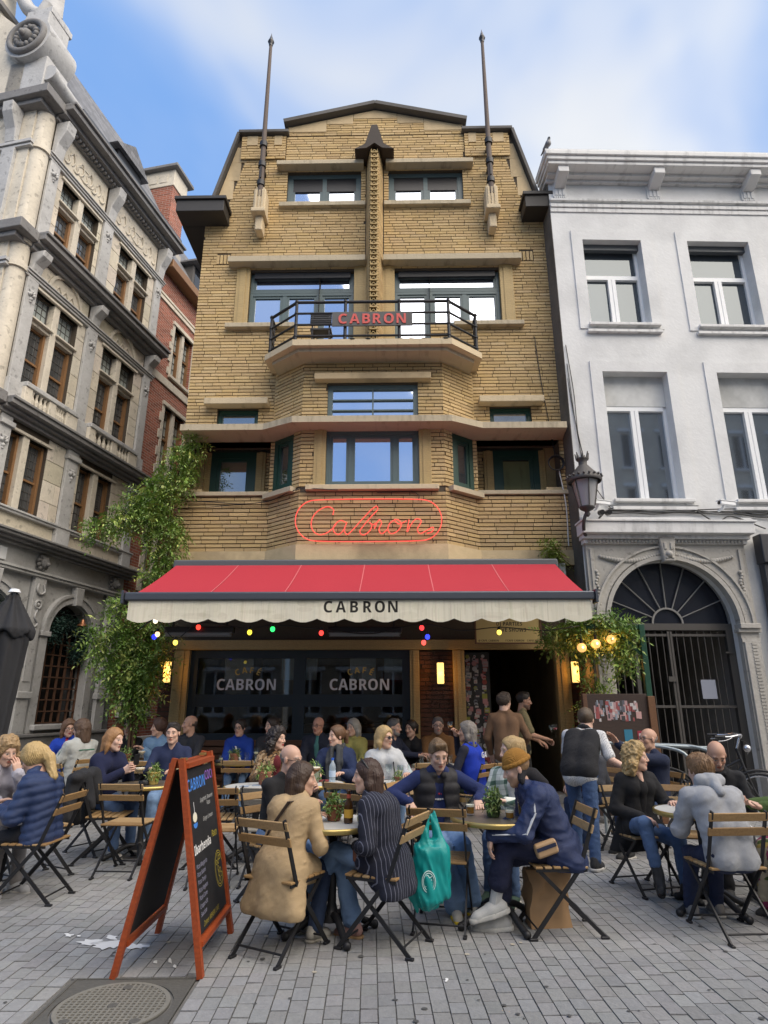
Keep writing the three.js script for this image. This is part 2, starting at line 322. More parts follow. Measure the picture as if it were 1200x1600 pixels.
  const cover = part(mh, 'cover', new THREE.CylinderGeometry(0.335, 0.335, 0.03, 48).translate(0, -0.017, 0), cast);
  const ribs = [];
  for (let i = -9; i <= 9; i++) { const o = i * 0.034, h = Math.sqrt(Math.max(0, 0.305 ** 2 - o * o)); if (h > 0.03) { ribs.push(B(o - 0.006, o + 0.006, -0.004, 0.0035, -h, h)); ribs.push(B(-h, h, -0.004, 0.003, o - 0.006, o + 0.006)); } }
  const rim = ext(ring(0, 0, 0.305, 0.333, 0, 6.2832, 48), -0.004, 0.004).rotateX(-Math.PI / 2);
  part(cover, 'grid', ribs, worn); part(cover, 'rim', rim, worn);
  part(cover, 'lug', [[0.2, 0.2], [-0.2, 0.2], [0, -0.25], [0, 0]].map(([x, z]) => cyl([x, -0.003, z], [x, 0.0045, z], 0.03, 0.03, 14)), cast);
}

// ================================================================ the café building (yellow roman brick)
const cafe = thing('cafe_building', 'tall yellow brick house with flat gable, central bay, balcony and red awning', 'building', [-0.2, 0, -11], -0.018);
// builds a window as one part (frame) with a pane for each light
function win(parent, x0, x1, y0, y1, z, fm, pm, { cols = [1], rows = [1], fw = 0.055, mw = 0.05, depth = 0.07, name = 'window', sash = 0, place } = {}) {
  const gs = [B(x0, x1, y0, y0 + fw, z - depth, z), B(x0, x1, y1 - fw, y1, z - depth, z), B(x0, x0 + fw, y0 + fw, y1 - fw, z - depth, z), B(x1 - fw, x1, y0 + fw, y1 - fw, z - depth, z)];
  const sc = cols.reduce((a, b) => a + b), sr = rows.reduce((a, b) => a + b);
  const ix0 = x0 + fw, ix1 = x1 - fw, iy0 = y0 + fw, iy1 = y1 - fw, panes = [];
  let y = iy0;
  rows.forEach((r, j) => {
    const yb = y, yt = y + (iy1 - iy0) * r / sr; y = yt;
    if (j) gs.push(B(ix0, ix1, yb - mw / 2, yb + mw / 2, z - depth + 0.004, z - 0.004));
    let x = ix0; const cc = Array.isArray(cols[0]) ? cols[j] : cols, s2 = cc.reduce((a, b) => a + b);
    cc.forEach((c, i) => {
      const xa = x, xb = x + (ix1 - ix0) * c / s2; x = xb;
      const ya = yb + (j ? mw / 2 : 0), yc = yt - (j < rows.length - 1 ? mw / 2 : 0);
      if (i) gs.push(B(xa - mw / 2, xa + mw / 2, ya, yc, z - depth + 0.006, z - 0.006));
      const pa = xa + (i ? mw / 2 : 0), pb = xb - (i < cc.length - 1 ? mw / 2 : 0);
      if (sash) { gs.push(B(pa, pa + sash, ya, yc, z - depth + 0.01, z - 0.018), B(pb - sash, pb, ya, yc, z - depth + 0.01, z - 0.018), B(pa + sash, pb - sash, ya, ya + sash, z - depth + 0.01, z - 0.018), B(pa + sash, pb - sash, yc - sash, yc, z - depth + 0.01, z - 0.018)); }
      panes.push([pa + sash, pb - sash, ya + sash, yc - sash]);
    });
  });
  const fx = place ? g => place(g) : g => g;
  const f = part(parent, name, gs.map(fx), fm);
  for (const [a, b, c, d] of panes) part(f, 'pane', fx(B(a - 0.004, b + 0.004, c - 0.004, d + 0.004, z - depth + 0.016, z - depth + 0.022)), pm);
  return f;
}
{
  const Wd = 3.63, eave = 11.75;
  const edge = y => y < 11.9 ? Wd : y < 13.72 ? lerp(3.48, 3.03, (y - 11.9) / 1.82) : 0;
  const topY = x => { x = Math.abs(x); return x > 3.03 ? lerp(13.72, 11.9, (x - 3.03) / 0.45) : x > 1.98 ? 13.74 : lerp(14.5, 14.0, x / 1.98); };
  const spanAt = y => y > 13.74 ? (y > 14.0 ? [-(14.5 - y) / 0.5 * 1.98, (14.5 - y) / 0.5 * 1.98] : [-1.98, 1.98]) : [-edge(y), edge(y)];
  // openings in the main wall [x0,x1,y0,y1]
  const aw = [0.3, 1.92], w2 = [0.42, 2.58], sw = [2.23, 3.03];
  const mirrorBoth = (a, b, c, d) => [[a, b, c, d], [-b, -a, c, d]];
  const holes = [...mirrorBoth(...aw, 11.83, 12.72), ...mirrorBoth(0.42, 1.14, 7.86, 10.12), ...mirrorBoth(1.14, 2.58, 8.83, 10.12), ...mirrorBoth(...sw, 6.42, 6.98), ...mirrorBoth(1.95, 3.5, 5.25, 6.28), [-1.85, 1.85, 4.2, 7.7]];
  // carcass: dark mortar backing with the openings cut out
  const outline = [[-Wd, 2.56], [Wd, 2.56], [Wd, 11.9], [3.48, 11.9], [3.03, 13.72], [1.98, 13.74], [1.98, 14.0], [0, 14.5], [-1.98, 14.0], [-1.98, 13.74], [-3.03, 13.72], [-3.48, 11.9], [-Wd, 11.9]];
  part(cafe, 'wall', ext(outline, -0.4, -0.018, holes.map(h => rect(...h))), M.mortar);
  part(cafe, 'side_wall', [B(-Wd, -Wd + 0.3, 0, 11.6, -9, -0.41), B(Wd - 0.3, Wd - 0.001, 0, 11.6, -9, -0.41), B(-Wd, Wd, 0, 11.5, -9.3, -9.01)], mat([0.34, 0.25, 0.12], { map: TX.patch, roughness: 0.95 }));
  part(cafe, 'roof', [slab([[-Wd - 0.1, -9.3], [Wd + 0.05, -9.3], [Wd + 0.05, -0.41], [-Wd - 0.1, -0.41]], 11.5, 11.62), ext([[-3.4, 11.63], [3.4, 11.63], [2.6, 13.5], [-2.6, 13.5]], -9.2, -0.42)], M.slate);
  // bricks
  const bb = new BB(), PW = (u, v, n) => [u, v, n];
  const pal = [[0.55, 0.395, 0.19], [0.49, 0.345, 0.165], [0.59, 0.44, 0.235], [0.42, 0.285, 0.135], [0.53, 0.37, 0.165], [0.46, 0.33, 0.18], [0.62, 0.49, 0.29], [0.37, 0.255, 0.14]];
  const tone = (x, y) => { const p = pal[Math.floor(R() * R() * 0.999 * 8 + R() * 0) % 8] || pal[0], q = pal[Math.floor(R() * 8)], s = fbm3(x * 1.1, y * 1.5, 3.1, 4), k = (1.0 + 0.18 * R()) * (0.82 + 0.4 * s), m = j => (p[j] + q[j] + 2 * [0.49, 0.355, 0.175][j]) / 4 * k; return [m(0), m(1), m(2) * (0.95 + 0.1 * R())]; };
  const opt = { pitch: 0.071, len: 0.32, joint: 0.018, vjoint: 0.012 };
  const clear = [];
  const soldier = [[-3.32, -3.02, 10.33, 10.55], [3.02, 3.32, 10.33, 10.55]];
  const tall = [...mirrorBoth(2.58, 2.86, 8.83, 10.2), ...mirrorBoth(0.14, 0.42, 8.0, 10.2), [-0.2, 0.2, 7.86, 13.2]];
  const stones = [...mirrorBoth(2.62, 2.86, 13.42, 13.7), ...mirrorBoth(2.08, 2.25, 13.45, 13.7)];
  const H = [...holes, ...soldier, ...tall, ...stones, ...mirrorBoth(1.98, 2.0, 13.0, 13.8)];
  const wallBricks = (o, P, ind) => courses({ ...opt, ...o }, (a, b, c, d) => { const pr = rr(-0.004, 0.004), col = tone(a, c); if (ind) ind(a, b, c, d, pr, P); else bb.block(P, a, b, c, d, -0.02, pr, col); });
  wallBricks({ u: v => { const [a, b] = spanAt(v); return v > 11.9 && v < 13.72 ? [a + 0.32, b - 0.32] : [a, b]; }, v0: 6.42, v1: 13.72, holes: H }, PW);
  wallBricks({ u: v => { const [a, b] = spanAt(v); return v > 14 ? [a + 0.5, b - 0.5] : [a, b]; }, v0: 13.74, v1: 14.36, holes: [] }, PW);
  wallBricks({ u: [-Wd, Wd], v0: 5.25, v1: 6.42, holes: H }, PW);
  // shoulder pieces stand a little forward of the gable
  for (const s of [-1, 1]) wallBricks({ u: s < 0 ? [-2.98, -1.99] : [1.99, 2.98], v0: 13.06, v1: 13.70, holes: stones }, (u, v, n) => [u, v, n + 0.05]);
  for (const [a, b, c, d] of soldier) { const n = 4, w = (b - a) / n; for (let i = 0; i < n; i++) bb.block(PW, a + i * w, a + (i + 1) * w - 0.02, c, d, -0.02, 0.002, tone(a, c)); }
  // loggia backs
  for (const s of [-1, 1]) {
    part(cafe, 'loggia_wall', B(s * 1.95, s * 3.56, 5.0, 6.4, -0.95, -0.55), M.mortar);
    const u = s < 0 ? [-3.5, -1.95] : [1.95, 3.5];
    wallBricks({ u, v0: 5.25, v1: 6.28, holes: mirrorBoth(2.14, 3.42, 5.2, 6.3) }, (a, v, n) => [a, v, n - 0.53]);
    part(cafe, 'pilaster', [B(s * 2.14, s * 2.33, 5.2, 6.27, -0.56, -0.50, 0.01), B(s * 2.2, s * 2.27, 5.2, 6.27, -0.53, -0.485)], M.timber);
    part(cafe, 'pilaster', [B(s * 3.22, s * 3.41, 5.2, 6.27, -0.56, -0.50, 0.01), B(s * 3.28, s * 3.35, 5.2, 6.27, -0.53, -0.485)], M.timber);
    win(cafe, s < 0 ? -3.22 : 2.33, s < 0 ? -2.33 : 3.22, 5.2, 6.27, -0.5, M.greenD, s < 0 ? M.mirrorD : M.darkglass, { fw: 0.12, sash: 0.07 });
    if (s > 0) part(cafe, 'curtain', B(2.52, 3.03, 5.3, 6.05, -0.535, -0.53), mat([0.16, 0.17, 0.08], { map: TX.streak }));
  }
  // bay: plan (-1.95,0) (-1.33,.5) (1.33,.5) (1.95,0)
  const bw = 1.30, bz = 0.5, br = 1.93, sl = Math.hypot(br - bw, bz), sx = (br - bw) / sl, sz = bz / sl;
  const PF = (u, v, n) => [u, v, bz + n];
  const PL = (u, v, n) => [-br + u * sx - n * sz, v, u * sz + n * sx], PR = (u, v, n) => [bw + u * sx + n * sz, v, bz - u * sz + n * sx];
  part(cafe, 'bay_wall', [ext(rect(-bw + 0.02, bw - 0.02, 3.88, 7.72), bz - 0.2, bz - 0.018, [rect(-0.84, 0.84, 5.2, 6.3), rect(-0.84, 0.84, 6.42, 7.22)]),
    B(-bw, bw, 3.88, 7.72, -0.35, -0.05), ...[PL, PR].flatMap(P => [[3.9, 5.2], [6.3, 7.72]].map(([a, b]) => { const q = new BB(); q.block(P, 0, sl, a, b, -0.15, -0.018, [1, 1, 1]); const g = q.geometry(); g.userData.ready = false; g.deleteAttribute('color'); return g; }))], M.mortar);
  wallBricks({ u: [-bw, bw], v0: 6.40, v1: 7.72, holes: [[-0.84, 0.84, 6.4, 7.24]] }, PF);
  wallBricks({ u: [-bw, bw], v0: 5.2, v1: 6.30, holes: [[-1.06, 1.06, 5.2, 6.3]] }, PF);
  for (const P of [PL, PR]) { wallBricks({ u: [0, sl], v0: 6.40, v1: 7.72 }, P); wallBricks({ u: P === PL ? [sl - 0.2, sl] : [0, 0.2], v0: 5.2, v1: 6.3 }, P); }
  // the parapet band below the loggias: its bricks show largest, each is its own piece
  const unitB = new THREE.BoxGeometry(1, 1, 1), bm = []; for (let i = 0; i < 14; i++) { const c = tone(i * 3.7, i * 1.3); bm.push(mat(c, { map: TX.grain, bump: [TX.grainB, 0.004], roughness: 0.9 })); }
  let nB = 0;
  const indiv = turn => (a, b, c, d, pr, P) => {
    if (nB >= 300) { bb.block(P, a, b, c, d, -0.02, pr, tone(a, c)); return; }
    const m = shade(new THREE.Mesh(unitB, bm[Math.floor(R() * 14)])); m.name = nB ? `brick_${String(nB).padStart(3, '0')}` : 'brick'; nB++;
    m.position.set(...P((a + b) / 2, (c + d) / 2, pr - 0.02)); m.rotation.y = turn; m.scale.set(b - a, d - c, 0.04); cafe.add(m);
  };
  const sA = Math.atan2(sz, sx), wide = { pitch: 0.074, joint: 0.019, len: 0.34 };
  wallBricks({ ...wide, u: [-bw, bw], v0: 4.14, v1: 5.1 }, PF, indiv(0));
  wallBricks({ ...wide, u: [0, sl], v0: 4.14, v1: 5.18 }, PL, indiv(-sA)); wallBricks({ ...wide, u: [0, sl], v0: 4.14, v1: 5.18 }, PR, indiv(sA));
  wallBricks({ ...wide, u: [-Wd, -br], v0: 4.14, v1: 5.18 }, PW, indiv(0)); wallBricks({ ...wide, u: [br, Wd], v0: 4.14, v1: 5.18 }, PW, indiv(0));
  for (const s of [-1, 1]) part(cafe, 'parapet', B(s * Wd, s * (br - 0.05), 3.9, 5.18, -0.3, -0.018), M.mortar);
  part(cafe, 'brickwork', bb.geometry(), M.brick).userData.kind = 'stuff';
  // base band
  const bandPoly = (o, w) => [[-w, -0.3], [-w, o], [-br - o * 0.3, o], [-bw - o * 0.3, bz + o], [bw + o * 0.3, bz + o], [br + o * 0.3, o], [w, o], [w, -0.3]];
  part(cafe, 'base_band', slab(bandPoly(0.035, Wd + 0.02), 3.86, 4.13), M.band);
  for (const s of [-1, 1]) part(cafe, 'coping', B(s * (Wd + 0.02), s * br, 5.185, 5.265, -0.32, 0.05, 0.012), M.concreteD);
  // canopy ledge
  part(cafe, 'canopy', slab([[-3.6, -0.3], [-3.52, 0.55], [-2.0, 0.55], [-1.42, 0.86], [1.42, 0.86], [2.0, 0.55], [3.52, 0.55], [3.6, -0.3]], 6.28, 6.40), M.concreteD);
  // lintels and sills
  const st = (n, m, ...b) => part(cafe, n, B(...b, 0.012), m);
  for (const s of [-1, 1]) {
    st('lintel', M.concreteD, s * 0.24, s * 2.14, 12.74, 12.85, -0.1, 0.2); st('window_sill', M.concreteD, s * 0.2, s * 2.06, 11.72, 11.83, -0.15, 0.1);
    st('lintel', M.concreteD, s * 0.18, s * 3.02, 10.21, 10.35, -0.1, 0.22); st('window_sill', M.concreteD, s * 1.6, s * 3.0, 8.73, 8.83, -0.12, 0.12);
    st('lintel', M.concrete, s * 2.02, s * 3.25, 6.99, 7.12, -0.1, 0.2);
    part(cafe, 'pilaster', [B(s * 2.58, s * 2.86, 8.83, 10.21, -0.12, 0.03, 0.012), B(s * 2.66, s * 2.78, 8.84, 10.2, 0, 0.045)], M.timber);
    part(cafe, 'pilaster', [B(s * 0.16, s * 0.42, 7.87, 10.21, -0.12, 0.03, 0.012), B(s * 0.23, s * 0.34, 7.88, 10.2, 0, 0.045)], M.timber);
    part(cafe, 'pilaster', [B(s * 0.84, s * 1.06, 5.21, 6.28, bz - 0.1, bz + 0.02, 0.01), B(s * 0.91, s * 0.99, 5.21, 6.28, bz, bz + 0.035)], M.timber);
    part(cafe, 'corner_stone', [B(s * 0.86, s * 1.06, 6.41, 6.57, bz - 0.1, bz + 0.012)], M.band);
    // shoulders: coping, sloped facing stones, square stones
    st('coping', M.lead, s * 1.93, s * 3.05, 13.72, 13.80, -0.3, 0.14);
    part(cafe, 'slope_coping', bar([s * 3.50, 11.9, -0.1], [s * 3.05, 13.74, -0.1], 0.06, 0.46), M.lead);
    for (const [y0, y1] of [[12.0, 12.5], [12.5, 13.0], [13.0, 13.42]]) { const x = y => edge(y) - 0.03; part(cafe, 'facing_stone', ext([[s * x(y0), y0], [s * x(y1), y1], [s * (x((y0 + y1) / 2) - 0.27), y1 - 0.01], [s * (x((y0 + y1) / 2) - 0.27), y0]], -0.03, 0.006), M.band); }
    for (const [a, b] of [[2.62, 2.86], [2.08, 2.25]]) part(cafe, 'facing_stone', B(s * a, s * b, 13.43, 13.69, -0.02, 0.058), M.band);
    // gutter boxes at the eaves
    part(cafe, 'gutter_box', [B(s * 3.12, s * (s < 0 ? 4.12 : 3.68), 11.28, 11.56, 0.001, 0.46, 0.012), B(s * 3.08, s * (s < 0 ? 4.16 : 3.72), 11.56, 11.64, 0.001, 0.5, 0.01), ...(s < 0 ? [B(-4.12, -3.64, 11.28, 11.6, -8.5, -0.002)] : [])], mat([0.028, 0.026, 0.025], { map: TX.patch, roughness: 0.6 }));
    win(cafe, s < 0 ? -1.92 : 0.3, s < 0 ? -0.3 : 1.92, 11.83, 12.72, -0.1, M.green, M.mirror, { cols: [1, 1], sash: 0.06, fw: 0.1, mw: 0.09 });
    part(cafe, 'blind_box', B(s * 0.42, s * 1.8, 12.28, 12.62, -0.16, -0.115), M.black);
    for (const [a, b, c, d, q] of [[0.42, 2.58, 9.66, 10.12, [1]], [0.42, 1.14, 7.87, 9.655, [1]], [1.14, 2.58, 8.83, 9.655, [1, 1]]]) win(cafe, s < 0 ? -b : a, s < 0 ? -a : b, c, d, -0.1, M.green, M.mirror, { cols: q, sash: 0.05, fw: 0.06, mw: 0.09 });
    part(cafe, 'blind_box', B(s * 0.5, s * 2.5, 9.98, 10.11, -0.095, -0.03), M.black);
    win(cafe, s < 0 ? -3.03 : 2.23, s < 0 ? -2.23 : 3.03, 6.41, 6.97, -0.08, M.greenD, s < 0 ? M.mirrorD : M.mirror, { sash: 0.03, fw: 0.06 });
    // windows in the splayed sides of the bay
    const P = s < 0 ? PL : PR, place = g => { const p = g.attributes.position; for (let i = 0; i < p.count; i++) { const q = P(p.getX(i), p.getY(i), p.getZ(i)); p.setXYZ(i, ...q); } g.computeVertexNormals(); return g; };
    win(cafe, s < 0 ? 0.05 : 0.22, s < 0 ? 0.58 : sl - 0.05, 5.2, 6.28, -0.03, M.greenD, M.mirrorD, { fw: 0.1, sash: 0.06, place: g => place(g.toNonIndexed()) });
    part(cafe, 'window_sill', place(B(s < 0 ? -0.05 : 0.08, s < 0 ? sl - 0.1 : sl + 0.05, 5.11, 5.2, -0.1, 0.12).toNonIndexed()), M.concreteD);
    part(cafe, 'stone_step', B(s * 3.2, s * 3.5, 5.268, 5.33, -0.2, 0), M.band);
  }
  part(cafe, 'gable_coping', [bar([-2.05, 14.02, -0.05], [0, 14.53, -0.05], 0.09, 0.42), bar([0, 14.53, -0.05], [2.05, 14.02, -0.05], 0.09, 0.42)], M.lead);
  for (const [a, b] of [[-1.95, -1.1], [-1.09, -0.5], [-0.49, 0.49], [0.5, 1.09], [1.1, 1.95]]) { const t = x => 14.47 - Math.abs(x) / 1.98 * 0.5; const lo = Math.min(t(a), t(b)) - 0.14, pts = [[a, lo], [b, lo], [b, t(b) - 0.02]]; if (a < 0 && b > 0) pts.push([0, 14.44]); pts.push([a, t(a) - 0.02]); part(cafe, 'gable_stone', ext(pts, -0.02, 0.012), M.band); }
  st('lintel', M.band, -1.08, 1.08, 7.25, 7.38, bz - 0.1, bz + 0.15);
  st('window_sill', M.concrete, -1.18, 1.18, 5.105, 5.2, bz - 0.1, bz + 0.1);
  win(cafe, -0.84, 0.84, 6.41, 7.22, bz - 0.06, M.green, M.mirror, { rows: [1, 1, 1], cols: [1, 1], fw: 0.09, mw: 0.025 });
  win(cafe, -0.84, 0.84, 5.2, 6.28, bz - 0.06, M.green, M.mirror, { cols: [0.6, 1.3, 0.6], sash: 0.045, fw: 0.07, mw: 0.07 });
  // central fin with pierced tiles and a pointed lead cap
  part(cafe, 'fin', ext([[-0.17, 0.0], [0.17, 0.0], [0.085, 0.36], [-0.085, 0.36]], 7.87, 12.95).rotateX(-Math.PI / 2).scale(1, 1, -1).translate(0, 0, 0).scale(1, 1, 1), M.mortar);
  const fb = new BB(); let vv = 7.9, row = 0;
  while (vv < 12.9) { for (const s of [-1, 1]) { const P = (u, v, n) => s < 0 ? [-0.17 + u * 0.2298 - n * 0.97, v, u * 0.97 + n * -0.23 + 0.003] : [0.085 + u * 0.2298 + n * 0.97, v, 0.36 - u * 0.97 + 0.003]; fb.block(P, 0.0, 0.17, vv, vv + 0.05, -0.01, 0.012, tone(s, vv)); fb.block(P, 0.185, 0.36, vv, vv + 0.05, -0.01, 0.012, tone(s, vv + 3)); } vv += 0.066; row++; }
  for (const m of [fb]) part(cafe, 'fin_brick', m.geometry(), M.brick).userData.kind = 'stuff';
  const tileG = (() => { const gs = []; gs.push(B(-0.075, 0.075, 0, 0.022, 0, 0.07), B(-0.075, -0.055, 0.022, 0.12, 0, 0.05), B(0.055, 0.075, 0.022, 0.12, 0, 0.05)); gs.push(bar([-0.06, 0.022, 0.045], [0, 0.075, 0.06], 0.016, 0.03), bar([0.06, 0.022, 0.045], [0, 0.075, 0.06], 0.016, 0.03)); const g = geo(gs); g.userData.ready = true; return g; })();
  const tileM = [0, 1, 2].map(i => mat([0.46 + i * 0.05, 0.34 + i * 0.035, 0.16 + i * 0.02], { map: TX.grain, roughness: 0.9 }));
  for (let i = 0; i < 40; i++) { const m = part(cafe, i ? `tile_${String(i).padStart(3, '0')}` : 'tile', tileG, tileM[i % 3]); m.position.set(0, 7.95 + i * 0.124, 0.355); }
  part(cafe, 'fin_cap', [ext([[-0.42, 12.84], [-0.2, 12.98], [-0.06, 13.5], [0.06, 13.5], [0.2, 12.98], [0.42, 12.84], [0.17, 12.86], [0, 13.0], [-0.17, 12.86]], -0.02, 0.47)], mat([0.05, 0.033, 0.022], { map: TX.patch, roughness: 0.7 }));
  // balcony: slab, railing
  const pol = [[-2.02, 0.0], [-2.06, 0.5], [-1.45, 1.02], [1.45, 1.02], [2.06, 0.5], [2.02, 0.0]];
  const bal = part(cafe, 'balcony', slab(pol, 7.73, 7.85), M.concrete);
  part(bal, 'soffit', slab(pol.map(p => [p[0] * 0.93, p[1] * 0.9]), 7.66, 7.729), M.concreteD);
  const inn = [[-1.97, 0.08], [-1.97, 0.47], [-1.41, 0.95], [1.41, 0.95], [1.97, 0.47], [1.97, 0.08]];
  for (const k of [0.1, 0.34, 0.58, 0.82]) for (let i = 0; i < 5; i++) part(bal, 'rail', cyl([inn[i][0], 7.86 + k, inn[i][1]], [inn[i + 1][0], 7.86 + k, inn[i + 1][1]], k > 0.8 ? 0.03 : 0.022, undefined, 7), M.iron);
  for (const [x, z] of [...inn.slice(1, 5), [-0.5, 0.95], [0.5, 0.95]]) part(bal, 'post', [cyl([x, 7.85, z], [x, 8.71, z], 0.032, 0.028, 8), ...[0.1, 0.34, 0.58, 0.83].map(k => ball([x, 7.86 + k, z], 0.042, 8, 6))], M.iron);
  for (const s of [-1, 1]) for (const t of [0.25, 0.55, 0.8]) part(bal, 'baluster', cyl([s * 1.97, 7.85, lerp(0.08, 0.47, t)], [s * 1.97, 8.68, lerp(0.08, 0.47, t)], 0.012), M.iron);
  for (let i = 0; i < 26; i++) { const a = R(); part(bal, 'weed', ball([lerp(-1.42, 1.42, a), 7.855, 0.99 + rr(-0.03, 0.03)], rr(0.012, 0.035), 5, 4, 2, 0.7, 1), mat([0.04, 0.04, 0.03])); if (i > 12) break; }

  // ---------------------------------------------------- ground floor
  const brickD = mat([0.12, 0.055, 0.035], { map: TX.grain, bump: [TX.grainB, 0.003], roughness: 0.85 });
  const gf = new BB();
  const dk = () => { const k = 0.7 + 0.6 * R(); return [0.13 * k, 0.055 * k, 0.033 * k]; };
  const GF = { pitch: 0.072, len: 0.3, joint: 0.014, vjoint: 0.012 };
  part(cafe, 'ground_floor_wall', [B(-3.62, -3.4, 0, 2.55, -0.3, -0.02), B(0.8, 1.37, 0, 2.38, -0.3, -0.02), B(3.34, 3.62, 0, 2.55, -0.3, -0.02), B(-3.62, 3.62, 2.56, 3.85, -0.3, -0.06), B(-3.4, 0.64, 0, 0.86, -0.28, -0.03)], M.mortar);
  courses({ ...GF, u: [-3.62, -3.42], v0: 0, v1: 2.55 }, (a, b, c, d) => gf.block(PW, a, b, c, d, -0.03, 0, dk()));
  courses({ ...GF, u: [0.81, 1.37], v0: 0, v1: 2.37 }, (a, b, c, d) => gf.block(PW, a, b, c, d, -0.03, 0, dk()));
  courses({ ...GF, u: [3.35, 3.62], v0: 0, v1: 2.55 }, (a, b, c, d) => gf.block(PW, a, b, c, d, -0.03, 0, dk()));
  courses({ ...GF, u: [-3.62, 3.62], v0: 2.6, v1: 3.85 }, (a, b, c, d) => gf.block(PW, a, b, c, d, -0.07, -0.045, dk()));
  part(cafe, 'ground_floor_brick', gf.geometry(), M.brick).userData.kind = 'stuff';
  part(cafe, 'timber_beam', [B(-3.42, 3.36, 2.39, 2.555, -0.05, 0.07, 0.01)], M.timber);
  for (const [a, b] of [[-3.4, -3.13], [0.64, 0.8], [1.37, 1.57], [3.11, 3.34]]) part(cafe, 'timber_post', [B(a, b, 0, 2.385, -0.12, 0.05, 0.01), B(a + (b - a) * 0.35, b - (b - a) * 0.35, 0, 2.38, 0, 0.065)], M.timber);
  // café window: two sashes with a transom
  const wf = win(cafe, -3.13, 0.64, 0.9, 2.385, -0.03, mat([0.018, 0.03, 0.042], { roughness: 0.4 }), M.glass, { cols: [1, 1], rows: [0.42, 0.56], fw: 0.13, mw: 0.2, depth: 0.09 });
  part(cafe, 'window_board', [B(-3.13, 0.64, 0.86, 0.9, -0.3, 0.08)], M.timberD);
  for (let i = 0; i < 6; i++) part(cafe, 'plank', B(-3.12, 0.63, 0.14 * i + 0.01, 0.14 * i + 0.135, -0.03, -0.01 + 0.004 * (i % 2)), M.timberD);
  // the room behind
  const dark = mat([0.20, 0.13, 0.085], { map: TX.patch, roughness: 0.9 });
  part(cafe, 'interior', [B(-3.5, 3.5, -0.02, 0.006, -7, -0.31), B(-3.5, 3.5, 2.95, 3.0, -7, -0.31), B(-3.5, -3.42, 0, 2.95, -7, -0.31), B(3.42, 3.5, 0, 2.95, -7, -0.31), B(-3.5, 3.5, 0, 2.95, -7.08, -7.0)], dark);
  part(cafe, 'counter', [B(-2.4, 0.4, 0, 1.05, -3.4, -2.8, 0.02), B(-2.45, 0.45, 1.05, 1.1, -3.45, -2.75, 0.01)], M.timberD);
  for (const [x, k] of [[-2.6, 0.5], [-1.6, 0.62], [-0.4, 0.45], [0.2, 0.6]]) part(cafe, 'curtain', B(x, x + k, 1.9, 2.28, -0.32, -0.30), mat([0.2, 0.21, 0.22], { map: TX.streak }));
  part(cafe, 'door_step', B(1.57, 3.11, 0, 0.12, -0.3, 0.05), M.bluestone);
}

// ================================================================ the stone corner house and the red brick house along the side street
const LA = 12.1 * Math.PI / 180;
function extX(pr, x0, x1) { return ext(pr.map(([z, y]) => [-z, y]), x0, x1).rotateY(Math.PI / 2); }
function leftFrame(name, label, cat) { const o = thing(name, label, cat, [-7.106, 0, -11], 0); o.rotation.y = Math.PI / 2 - LA; return o; }
